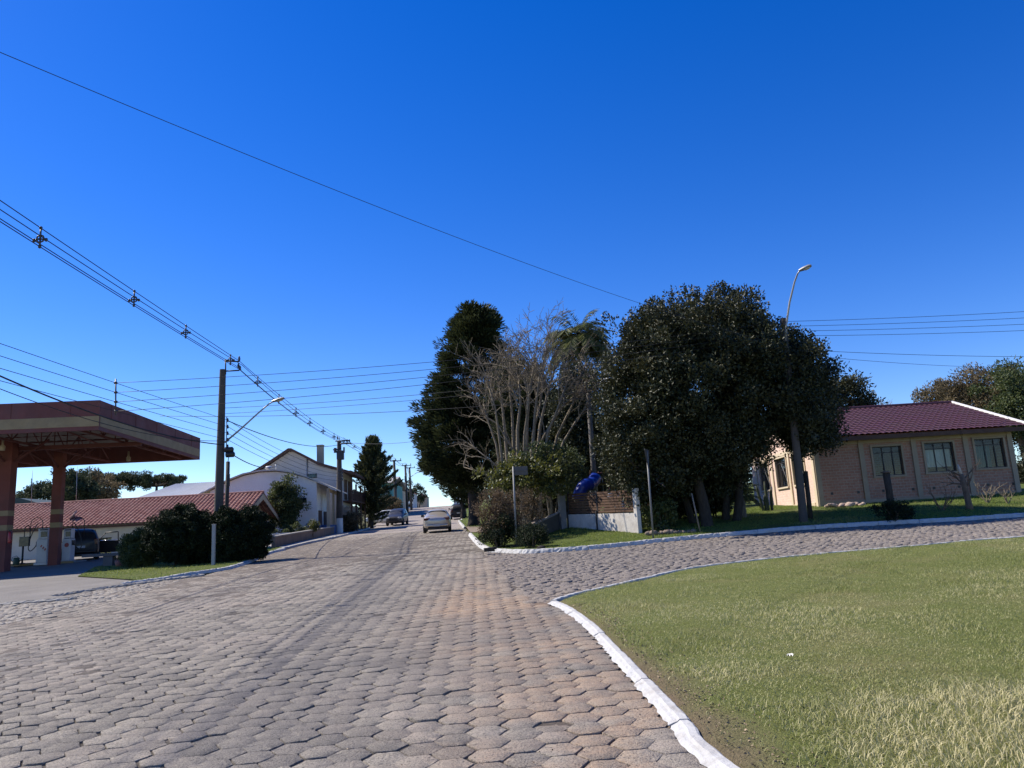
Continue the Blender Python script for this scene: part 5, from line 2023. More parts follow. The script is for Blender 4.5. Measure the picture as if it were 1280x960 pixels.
def upper_house():
    Y = 68.5
    top = curve_pts([(284, 603), (300, 597), (322, 587), (338, 577), (362, 561), (366, 561), (382, 569), (398, 578), (420, 584), (446, 591)], Y)
    xl, xr = at(294, 600, Y).x, at(428, 600, Y).x
    zb = T(xr, Y) - .3
    t = thing('gabled_house', 'two-storey whitish house with a sweeping brown gable roof behind the white hall', 'house', (xr, Y, zb + .3))
    zi = lambda x: float(np.interp(x, [q.x for q in top], [q.z for q in top])) - .26
    mid = [Vector((q.x, Y, q.z - .26)) for q in top if xl + .1 < q.x < xr - .1]
    mb = MB()
    mb.prism([Vector((xl, Y, zb)), Vector((xr, Y, zb)), Vector((xr, Y, zi(xr)))] + mid[::-1] + [Vector((xl, Y, zi(xl)))], (-.6, 7, 0))
    mb.build('wall', M_PLG, t, world=True)
    mb = MB()
    n = len(top)
    a = [Vector((q.x, Y - .5, q.z)) for q in top]
    a2 = [q - Vector((0, 0, .24)) for q in a]
    D = Vector((-.6, 8, 0))
    vs = a + a2 + [q + D for q in a] + [q + D for q in a2]
    fs = []
    for i in range(n - 1):
        fs += [(i, i + 1, n + i + 1, n + i), (2 * n + i, 3 * n + i, 3 * n + i + 1, 2 * n + i + 1), (i, 2 * n + i, 2 * n + i + 1, i + 1), (n + i, n + i + 1, 3 * n + i + 1, 3 * n + i)]
    fs += [(0, n, 3 * n, 2 * n), (n - 1, 3 * n - 1, 4 * n - 1, 2 * n - 1)]
    mb.add(vs, fs)
    ro = mb.build('roof', M_DWOOD, t, world=True)
    c0, c1 = at(397, 580, Y + 3), at(404, 557, Y + 3)
    f = MB()
    f.box(((c0.x + c1.x) / 2, Y + 3, (c0.z + c1.z) / 2 - .4), (c1.x - c0.x, .6, c1.z - c0.z + .8))
    f.box(((c0.x + c1.x) / 2, Y + 3, c1.z + .03), (c1.x - c0.x + .08, .68, .07))
    f.build('chimney', M_PLB, ro, world=True)
    p0, p1 = at(385, 598, Y), at(396, 592, Y)
    f = MB()
    f.box(((p0.x + p1.x) / 2, Y - .02, (p0.z + p1.z) / 2), (p1.x - p0.x, .05, p1.z - p0.z))
    fo = f.build('window', M_DSTEEL, t, world=True)
    g = MB()
    g.box(((p0.x + p1.x) / 2, Y - .055, (p0.z + p1.z) / 2), (p1.x - p0.x - .12, .012, p1.z - p0.z - .1))
    g.build('pane', M_GLASS, fo, world=True)
    q = at(384, 600, Y)
    f = MB()
    f.tube([(q.x, Y - .06, zb + 1), (q.x, Y - .06, zi(q.x) - .02)], .05, 6)
    f.build('downpipe', M_STEEL, t, True, True)
    # timber balcony on the road side
    zbal = zb + 3.0
    f = MB()
    f.box((xr + .25, Y + 3.4, zbal), (1.1, 6.5, .12))
    for k in range(4):
        f.box((xr + .7, Y + .4 + 2 * k, (zb + zi(xr)) / 2 - .5), (.14, .14, zi(xr) - zb - 1.0))
    f.box((xr + .72, Y + 3.4, zbal + .95), (.08, 6.5, .07))
    for k in range(26):
        f.box((xr + .72, Y + .25 + .25 * k, zbal + .5), (.04, .06, .86))
    f.build('balcony', M_DWOOD, t, world=True)
    f = MB()
    for k in range(2):
        f.box((xr - .1 - .2 * k, Y + 1.6 + 2.6 * k, zb + 1.7), (.06, 1.3, 1.5))
        f.box((xr - .1 - .2 * k, Y + 1.6 + 2.6 * k, zbal + 1.1), (.12, 1.1, 1.8))
    f.build('shutters', M_BWOOD, t, world=True)


upper_house()
# low brown planter wall before the hall
P0, P1 = G(332, 690, .1), G(423, 671, .1)
b = (P0 + P1) / 2
t = thing('planter_wall', 'low brown garden wall along the pavement in front of the white hall', 'wall', b)
mb = MB()
n = 14
off_ = Vector((-1.0, .6, 0))
line = [Vector((-12.3, 41.8, 0)).lerp(Vector((-13.6, 60.5, 0)), k / n) for k in range(n + 1)]
line = [Vector((q.x - .9, q.y, T(q.x - .9, q.y))) for q in line]
for k in range(n):
    a, c = line[k], line[k + 1]
    d = (c - a).normalized()
    s = Vector((-d.y, d.x, 0)) * .11
    mb.add([a - s, a + s, c + s, c - s, a - s + Vector((0, 0, .62)), a + s + Vector((0, 0, .62)), c + s + Vector((0, 0, .62)), c - s + Vector((0, 0, .62))], [(0, 1, 2, 3), (4, 5, 6, 7), (0, 1, 5, 4), (2, 3, 7, 6), (0, 3, 7, 4), (1, 2, 6, 5)])
mb.build('wall', mat('brown_render', (.22, .15, .11), .9, .25, 2, dirt=(.13, .09, .07)), t, world=True)
mb = MB()
for k in range(n):
    a, c = line[k], line[k + 1]
    d = (c - a).normalized()
    s = Vector((-d.y, d.x, 0)) * .15
    u1, u2 = Vector((0, 0, .622)), Vector((0, 0, .68))
    mb.add([a - s + u1, a + s + u1, c + s + u1, c - s + u1, a - s + u2, a + s + u2, c + s + u2, c - s + u2], [(0, 1, 2, 3), (4, 5, 6, 7), (0, 1, 5, 4), (2, 3, 7, 6), (0, 3, 7, 4), (1, 2, 6, 5)])
mb.build('coping', M_CONC, t, world=True)
# white planter boxes behind the wall
for k, px in enumerate((336, 345, 357)):
    b = base(px, 680, 48.0 + k * .3, .1)
    t = thing('planter_box', ('white planter box nearest the tiled house gable', 'white planter box, middle one of three behind the brown wall', 'white planter box under the leafy tree, right one of three')[k], 'planter', b, 0, 'white planter boxes behind the brown wall')
    mb = MB()
    w2 = .32
    mb.add([(-w2 * .85, -.2, 0), (w2 * .85, -.2, 0), (w2 * .85, .2, 0), (-w2 * .85, .2, 0), (-w2, -.25, .55), (w2, -.25, .55), (w2, .25, .55), (-w2, .25, .55)], [(0, 1, 2, 3), (0, 1, 5, 4), (1, 2, 6, 5), (2, 3, 7, 6), (3, 0, 4, 7)])
    mb.box((0, -.25, .53), (2 * w2 + .04, .05, .06))
    mb.build('box', M_WHITEP, t)
    cen = np.array([tuple(b + Vector((random.uniform(-.2, .2), random.uniform(-.1, .1), .62 + random.uniform(0, .15)))) for q in range(6)])
    crown('plant', t, cen, np.full(6, .16), 40, .1, .05, L_MID)

# ---- plank fence beyond the white-based pole
P0, P1 = base(428, 660, 67, .1), base(452, 655, 73, .1)
t = thing('plank_fence', 'weathered upright plank fence beside the conifer', 'fence', P0)
mb, m2 = MB(), MB()
n = 22
for k in range(n):
    q = P0.lerp(P1, k / (n - 1))
    hh = 2.15 + random.uniform(-.12, .12)
    mb.box((q.x - .35, q.y, q.z + hh / 2 - .05), (.03, .25, hh), rz=R(-6) + random.gauss(0, .03))
mb.build('planks', M_OLDWOOD, t, world=True)
for z in (.5, 1.6):
    m2.box(((P0.x + P1.x) / 2 - .40, (P0.y + P1.y) / 2, (P0.z + P1.z) / 2 + z), (.05, (P1 - P0).length + .1, .09), rz=R(14))
m2.build('rail', M_OLDWOOD, t, world=True)

# ---- teal house, grey house far up the road
for (x0, y0, x1, y1, Y, mm, nm, lab, rm) in ((466, 632, 490, 604, 112, mat('teal_paint', (.09, .30, .27), .8, .15, 1), 'teal_house', 'pale teal house far up the road beside the conifer', M_FIBRO), (484, 634, 496, 611, 122, M_PLB, 'grey_house', 'greyish two-storey house far up the road, right of the teal one', M_FIBRO)):
    a, c = at(x0, y0, Y), at(x1, y1, Y)
    zb = T(a.x, Y) - .5
    t = thing(nm, lab, 'house', (c.x, Y, zb))
    mb = MB()
    mb.box(((a.x + c.x) / 2, Y + 5, (zb + c.z) / 2), (c.x - a.x, 10, c.z - zb))
    mb.build('wall', mm, t, world=True)
    mb = MB()
    mb.prism([(a.x - .4, Y - .5, c.z), (c.x + .4, Y - .5, c.z), (c.x + .4, Y + 5, c.z + 1.2), (a.x - .4, Y + 5, c.z + 1.2)], (0, 0, .1))
    mb.prism([(a.x - .4, Y + 5, c.z + 1.2), (c.x + .4, Y + 5, c.z + 1.2), (c.x + .4, Y + 10.5, c.z), (a.x - .4, Y + 10.5, c.z)], (0, 0, .1))
    mb.build('roof', rm, t, world=True)
    for k in range(2):
        f = MB()
        xx = a.x + (c.x - a.x) * (.32 + .4 * k)
        f.box((xx, Y - .02, c.z - 1.1), ((c.x - a.x) * .2, .06, .9))
        fo = f.build('window', M_WHITEP, t, world=True)
        g = MB()
        g.box((xx, Y - .06, c.z - 1.1), ((c.x - a.x) * .2 - .14, .02, .76))
        g.build('pane', M_GLASS, fo, world=True)
p = base(516, 632, 160, 0)
for (px, Y, w_, h_, lab) in ((509, 158, 3.0, 3.2, 'small white house front at the hilltop left of the tiny tree'), (527, 172, 2.4, 2.6, 'small beige house front at the hilltop right of the tiny tree')):
    b = base(px, 632, Y, -.2)
    t = thing('hilltop_house', lab, 'house', b)
    mb = MB()
    mb.box((0, 2, h_ / 2), (w_, 4, h_))
    mb.build('wall', M_PLW if px < 515 else M_PLB, t)
    mb = MB()
    mb.prism([(-w_ / 2 - .2, -.2, h_), (w_ / 2 + .2, -.2, h_), (0, -.2, h_ + .9)], (0, 4.4, 0))
    mb.build('roof', M_TILE, t)
    mb = MB()
    mb.box((0, -.02, h_ * .55), (w_ * .35, .05, 1.0))
    mb.build('window', M_GLASS, t)

# ---- white tower seen between palm and round tree
Y = 62.0
p = at(757, 432, Y)
b = Vector((p.x, Y, T(p.x, Y)))
t = thing('white_tower', 'white tower top glimpsed between the palm and the big round tree', 'tower', b)
zt = at(757, 428, Y).z - b.z
mb = MB()
mb.lathe([(0, -.3), (.55, -.3), (.55, zt - 3.6), (.75, zt - 3.5), (.75, zt - 3.2), (.5, zt - 3.1), (.5, zt - 1.5), (.68, zt - 1.4), (.68, zt - 1.2), (.42, zt - 1.1), (.42, zt - .5), (.3, zt - .2), (.12, zt), (0, zt)], 14)
mb.build('shaft', M_WHITEP, t, True, angle=40)
mb = MB()
for k in range(4):
    a = k * PI / 2 + .4
    mb.box((math.cos(a) * .5, math.sin(a) * .5, zt - 2.3), (.1, .3, .9), rz=a)
mb.build('opening', M_BLACK, t)


# ------------------------------------------------------------------ filling station
def station():
    Yf, Yb = 32.0, 45.0
    c0, c1 = at(125, 500, Yf), at(250, 548, Yb)
    ztop = c0.z
    zbot = ztop - 1.28
    ax = (Vector((c1.x, c1.y, 0)) - Vector((c0.x, c0.y, 0)))
    dep = ax.length
    rz = math.atan2(ax.y, ax.x) - PI / 2
    b = Vector((c0.x, c0.y, T(c0.x, c0.y) + .07))
    t = thing('station_canopy', 'large red filling station canopy with an ochre stripe on red columns', 'canopy', b, rz)
    W = 22.0
    zt, zb = ztop - b.z, zbot - b.z
    bands = [(zb, zb + .17, M_REDP), (zb + .17, zb + .60, M_OCHRE), (zb + .60, zt, M_REDP)]
    for nm, (x, y, sx, sy), (dx, dy) in (('front', (-W / 2, .06, W, .10), (0, -.056)), ('side', (-.06, dep / 2 + .06, .10, dep - .12), (.056, 0)), ('back', (-W / 2, dep, W, .10), (0, .056)), ('far_side', (-W + .06, dep / 2 + .06, .10, dep - .12), (-.056, 0))):
        mb = MB()
        mb.box((x, y, (zb + zt) / 2), (sx, sy, zt - zb), mi=0)
        mb.box((x + dx, y + dy, zb + .385), (sx if dx == 0 else .012, sy if dy == 0 else .012, .43), mi=1)
        mb.build('fascia', [M_REDP, M_OCHRE], t)
    for k in range(9):
        mb = MB()
        mb.box((-1.2 - 2.4 * k, .004, (zb + .62 + zt) / 2), (.03, .02, zt - zb - .64))
        mb.build('panel_seam', M_REDS, t)
    for k in range(5):
        mb = MB()
        mb.box((-.006, 1.2 + 2.6 * k, (zb + .62 + zt) / 2), (.02, .03, zt - zb - .64))
        mb.build('panel_seam', M_REDS, t)
    mb = MB()
    n = 90
    vs, fs = [], []
    for i in range(n + 1):
        x = -.15 - (W - .3) * i / n
        for y, z in ((.14, zt - .25), (dep * .5, zt - .06), (dep - .08, zt - .25)):
            vs.append((x, y, z + .05 * (i % 2)))
    for i in range(n):
        for j in range(2):
            fs.append((3 * i + j, 3 * i + j + 1, 3 * i + 4 + j, 3 * i + 3 + j))
    mb.add(vs, fs)
    mb.build('roof_deck', mat('galvanised_deck', (.20, .185, .175), .8, .2, .8, metal=.1, dirt=(.13, .105, .09)), t)
    M_TR = mat('truss_red', (.16, .05, .045), .7, .2, 2)
    for k in range(6):
        mb = MB()
        x = -1.0 - 4.0 * k
        zc = lambda y: zt - .36 + .42 * (1 - abs(y - dep / 2) / (dep / 2))
        mb.box((x, dep / 2, zb + .1), (.08, dep - .3, .09))
        for h in (0, 1):
            y0, y1 = (.2, dep / 2) if h == 0 else (dep / 2, dep - .2)
            mb.tube([(x, y0, zc(y0) - .08), (x, y1, zc(y1) - .08)], .045, 6)
        m = 10
        for q in range(m):
            y0, y1 = .25 + (dep - .5) * q / m, .25 + (dep - .5) * (q + 1) / m
            if q % 2 == 0:
                mb.tube([(x, y0, zb + .12), (x, y1, zc(y1) - .1)], .03, 5)
            else:
                mb.tube([(x, y0, zc(y0) - .1), (x, y1, zb + .12)], .03, 5)
            mb.tube([(x, y1, zb + .12), (x, y1, zc(y1) - .1)], .025, 5)
        mb.build('truss', M_TR, t)
    mb = MB()
    for k in range(8):
        y = .8 + (dep - 1.6) * k / 7
        mb.box((-W / 2, y, zt - .30 + .40 * (1 - abs(y - dep / 2) / (dep / 2)) - .05), (W - .4, .06, .08))
    mb.box((-W / 2, dep / 2 - 1.6, zb + .0), (W - .3, .16, .2))
    mb.build('purlins', M_TR, t)
    # columns: feet found in the picture
    inv = t.matrix_basis.inverted()
    for px, Y, wd in ((67.5, 39.4, .46), (0, 36.0, .66)):
        f = base(px, 706, Y, .07)
        q = inv @ f
        col = MB()
        z0 = q.z
        hb = zb + .35
        segs = [(z0 - .3, 1.85 + z0, 0), (1.85 + z0, 2.10 + z0, 1), (2.10 + z0, 2.52 + z0, 0), (2.52 + z0, 2.76 + z0, 1), (2.76 + z0, hb, 0)]
        for a, c, mi in segs:
            col.box((q.x, q.y, (a + c) / 2), (wd, wd * .8, c - a), mi=mi)
        co = col.build('column', [M_REDS, M_OCHRE], t)
        br = MB()
        for sx in (-1, 1):
            br.tube([(q.x + sx * wd * .5, q.y, hb - 1.0), (q.x + sx * (wd * .5 + 1.5), q.y, hb - .02)], .055, 7)
            br.tube([(q.x, q.y + sx * wd * .4, hb - 1.0), (q.x, q.y + sx * (wd * .4 + 1.6), hb - .02)], .055, 7)
        br.build('brace', M_TR, co)
    for x, y in ((-5.5, 3.0), (-2.6, 9.5)):
        mb = MB()
        mb.lathe([(0, -.28), (.10, -.28), (.12, -.1), (.05, 0), (.05, .25), (0, .25)], 10, Matrix.Translation((x, y, zb - .02)))
        mb.build('lamp', M_PLB, t, True)
    return t


station()
M_PUMP = mat('pump_white', (.62, .62, .62), .45, .1, 4, bmp=.05, dirt=(.48, .47, .45))
M_LOGO = mat('faded_red_mark', (.45, .10, .08), .6, .2, 8)
M_SCREEN = mat('pump_screen', (.02, .03, .04), .2, .2, 8, bmp=0)


def pump(px, Y, wpx, hpx, lab, logo):
    b = base(px, 706, Y, .2)
    w_ = wpx * Y / FPX
    h = hpx * Y / FPX
    t = thing('fuel_pump', lab, 'fuel pump', b, R(4), 'fuel pumps under the canopy')
    mb = MB()
    mb.box((0, 0, h * .34), (w_, .5, h * .68), bev=.03)
    mb.box((0, 0, h * .845), (w_ * .92, .4, h * .31), bev=.03)
    mb.box((0, 0, -.06), (w_ + .1, .6, .12))
    mb.build('cabinet', M_PUMP, t)
    mb = MB()
    mb.box((w_ * .1, -.205, h * .83), (w_ * .58, .03, h * .16), bev=.008)
    mb.build('display', M_SCREEN, t)
    mb = MB()
    mb.box((w_ * .08, -.206, h * .96), (w_ * .7, .025, h * .035))
    mb.build('top_strip', M_DSTEEL, t)
    if logo:
        mb = MB()
        Mx = Matrix.Translation((w_ * .05, -.252, h * .48)) @ Matrix.Rotation(PI / 2, 4, 'X')
        mb.lathe([(0, 0), (w_ * .26, 0), (w_ * .26, .006), (0, .006)], 18, Mx)
        mb.build('round_mark', M_LOGO, t)
    else:
        mb = MB()
        for k in range(3):
            mb.box((-.02 + .1 * k, -.252, h * (.48 - .05 * k)), (.07, .008, .12), ry=.5)
        mb.build('faded_mark', M_LOGO, t)
    mb = MB()
    sx = -1 if not logo else 1
    mb.box((sx * (w_ / 2 + .05), -.05, h * .55), (.09, .16, .26), bev=.02)
    pts = []
    for k in range(25):
        f = k / 24
        pts.append((sx * (w_ / 2 + .06 + .42 * math.sin(f * PI)), -.08, h * .55 - .75 * math.sin(f * PI) * (1 - f) + (h * .62) * f * f))
    mb.tube(pts, .024, 6)
    mb.build('hose', M_BLACK, t, True)
    mb = MB()
    pts = [(sx * w_ * .3, .05, h * .95)] + [(sx * (w_ * .3 + .30 * (1 - math.cos(a))), .05, h + .3 + .28 * math.sin(a)) for a in np.linspace(0, PI, 9)] + [(sx * (w_ * .3 + .6), .05, h * .6)]
    mb.tube(pts, .02, 6)
    mb.build('hose_arch', M_BLACK, t, True)
    return t


pump(54, 40.2, 13, 41, 'white fuel pump with a faded mark, left of the inner red canopy column', False)
pump(84.5, 41.0, 10, 38, 'white fuel pump with a round red mark, right of the inner red canopy column', True)
b = base(27, 706, 40.0, .2)
t = thing('information_board', 'dark square board on a thin post near the fuel pumps', 'sign', b)
h0, h1 = at(29, 683, 40).z - b.z, at(29, 671, 40).z - b.z
mb = MB()
mb.box((.05, 0, (h0 + h1) / 2), (.5, .05, h1 - h0), bev=.01)
mb.build('board', M_SCREEN, t)
mb = MB()
mb.tube([(.02, .04, 0), (.02, .04, h1 + .4)] + [(.02 + .14 * (1 - math.cos(a)), .04, h1 + .4 + .16 * math.sin(a)) for a in np.linspace(.2, PI, 7)] + [(.32, .04, h0)], .022, 6)
mb.tube([(0, 0, 0), (0, 0, h0)], .03, 6)
mb.lathe([(0, 0), (.18, 0), (.16, .05), (.03, .07), (0, .07)], 10)
mb.build('post', M_DSTEEL, t, True)
b = base(20, 706, 39.6, .2)
t = thing('water_can', 'dark green watering can at the foot of the outer red column', 'can', b)
mb = MB()
mb.lathe([(0, 0), (.14, 0), (.15, .05), (.14, .32), (.11, .36), (0, .36)], 12)
mb.tube([(.12, 0, .1), (.3, 0, .3), (.34, 0, .36)], [.025, .02, .018], 6)
mb.build('body', mat('can_green', (.03, .07, .04), .5), t, True)
mb = MB()
mb.tube([(-.13, 0, .1), (-.24, 0, .2), (-.2, 0, .38), (0, 0, .44), (.08, 0, .36)], .014, 6)
mb.build('handle', M_BLACK, t, True)
p = at(12.5, 672, 35.6)
t = thing('fire_extinguisher', 'small red fire extinguisher hung on the outer red column', 'extinguisher', p)
mb = MB()
mb.lathe([(0, -.25), (.08, -.25), (.085, -.2), (.085, .18), (.05, .26), (.02, .28), (0, .28)], 12)
mb.build('cylinder', mat('extinguisher_red', (.45, .02, .02), .35), t, True)
mb = MB()
mb.box((0, -.02, .32), (.05, .12, .03))
mb.tube([(0, -.05, .3), (.09, -.05, .2), (.1, -.04, -.1)], .012, 5)
mb.build('valve', M_BLACK, t)
# pump island, low bench
a, c = base(18, 707, 40.4, .07), base(96, 706, 41.2, .07)
t = thing('pump_island', 'low concrete island the fuel pumps stand on', 'kerb', (a + c) / 2, R(4))
mb = MB()
mb.box((0, 0, .06), ((c - a).length + .6, 1.3, .13), bev=.03)
mb.build('slab', M_CONC, t)
mb = MB()
mb.box((0, -.655, .06), ((c - a).length + .5, .012, .1))
mb.build('painted_edge', M_OCHRE, t)
a, c = at(105, 698, 34.0), at(215, 692, 34.0)
b = base(160, 700, 34.0, .07)
t = thing('low_bench', 'long dark low concrete bench between the canopy and the hedge balls', 'bench', b)
mb = MB()
L_ = c.x - a.x
mb.box(((a.x + c.x) / 2 - b.x, 0, .48), (L_, .42, .13), bev=.015)
mb.build('seat', mat('dark_concrete', (.14, .13, .125), .9, .2, 2), t)
for px in (137, 188):
    mb = MB()
    mb.box((at(px, 700, 34).x - b.x, 0, .2), (.42, .34, .44), bev=.015)
    mb.build('leg', MATS['dark_concrete'], t)
# flowers by the bench
b = base(149, 702, 32.6, .1)
t = thing('flower_pot', 'small pot of reddish flowers on the grass by the low bench', 'plant', b)
mb = MB()
mb.lathe([(0, 0), (.13, 0), (.18, .25), (.15, .25), (0, .2)], 12)
mb.build('pot', M_TILE, t, True)
crown('flowers', t, np.array([(b.x + dx, b.y, b.z + .33) for dx in (-.1, 0, .1)]), np.full(3, .12), 40, .08, .05, leafmat('petal', (.10, .12, .03), (.40, .16, .10), .6, .2, .2))

# ------------------------------------------------------------------ corner garden: walls, fence, playground
M_OLDWALL = mat('weathered_whitewash', (.62, .58, .53), .9, .15, 2.2, bmp=.5, bscale=18, dirt=(.33, .29, .25))


def fence():
    a, c = base(712, 655, 30.4, .1), base(797, 662, 27.2, .1)
    d = (c - a)
    L = math.hypot(d.x, d.y)
    rz = math.atan2(d.y, d.x)
    b = a.copy()
    b.z = min(a.z, c.z) - .02
    t = thing('garden_fence', 'low stained white wall topped with brown slatted wood panels', 'fence', b, rz)
    hw = .62
    n = 26
    mb = MB()
    vs, fs = [], []
    for i in range(n + 1):
        x = L * i / n
        p = a.lerp(c, i / n)
        z0 = T(p.x, p.y) - b.z - .1
        jz = random.uniform(-.006, .006)
        for y, z in ((-.07, z0), (-.07, hw + .1 + jz), (.07, hw + .1 + jz), (.07, z0)):
            vs.append((x, y + random.uniform(-.004, .004), z + (.12 * (1 - i / n))))
    for i in range(n):
        for j in range(3):
            fs.append((4 * i + j, 4 * i + 4 + j, 4 * i + 5 + j, 4 * i + 1 + j))
    fs += [(0, 1, 2, 3), (4 * n, 4 * n + 3, 4 * n + 2, 4 * n + 1)]
    mb.add(vs, fs)
    mb.build('wall', M_OLDWALL, t)
    zb = lambda x: hw + .1 + .12 * (1 - x / L)
    Lp = L - .05
    split = L * .46
    for (x0, x1) in ((.04, split - .05), (split + .05, Lp - .02)):
        mb = MB()
        for k in range(8):
            za, zc_ = zb(x0) + .04 + k * .098, zb(x1) + .04 + k * .098
            jy = random.uniform(-.004, .004)
            mb.add([(x0, -.015 + jy, za), (x1, -.015 + jy, zc_), (x1, .015 + jy, zc_), (x0, .015 + jy, za), (x0, -.015 + jy, za + .076), (x1, -.015 + jy, zc_ + .076), (x1, .015 + jy, zc_ + .076), (x0, .015 + jy, za + .076)], [(0, 1, 2, 3), (4, 5, 6, 7), (0, 1, 5, 4), (1, 2, 6, 5), (2, 3, 7, 6), (3, 0, 4, 7)])
        mb.build('slat_panel', M_BWOOD, t)
    for x in (.02, split):
        mb = MB()
        mb.box((x, .0, zb(x) + .42), (.06, .06, .86))
        mb.box((x, -.085, zb(x) * .5 + .12), (.05, .05, zb(x) * .98))
        mb.box((x, -.05, zb(x) + .06), (.05, .09, .06))
        mb.build('post', M_DSTEEL, t)
    mb = MB()
    mb.box((L + .05, 0, .72), (.17, .17, 1.7), bev=.012)
    mb.build('end_post', M_OLDWALL, t)


fence()
# low dark wall and pillar at the left of it
a, c = base(668, 655, 29.2, .1), base(702, 656, 30.6, .1)
t = thing('low_wall', 'short dark stone-capped wall beside the small gate pillar', 'wall', a)
mb = MB()
mb.prism([a + Vector((0, 0, -.1)), c + Vector((0, 0, -.1)), c + Vector((0, 0, .62)), a + Vector((0, 0, .5))], (-.08, .16, 0))
mb.build('wall', mat('mossy_wall', (.11, .11, .10), .95, .3, 3), t, world=True)
mb = MB()
mb.prism([a + Vector((0, -.03, .505)), c + Vector((0, -.03, .625)), c + Vector((0, -.03, .68)), a + Vector((0, -.03, .56))], (-.1, .22, 0))
mb.build('coping', M_CONC, t, world=True)
b = base(704, 656, 30.4, .1)
t = thing('gate_pillar', 'square grey concrete gate pillar left of the wooden fence', 'pillar', b, R(20))
mb = MB()
mb.box((0, 0, .6), (.24, .24, 1.4), bev=.015)
mb.build('shaft', mat('grey_pillar', (.26, .26, .26), .9, .25, 3, dirt=(.16, .15, .14)), t)
mb = MB()
mb.box((0, 0, 1.33), (.30, .30, .07), bev=.015)
mb.build('cap', M_CONC, t)


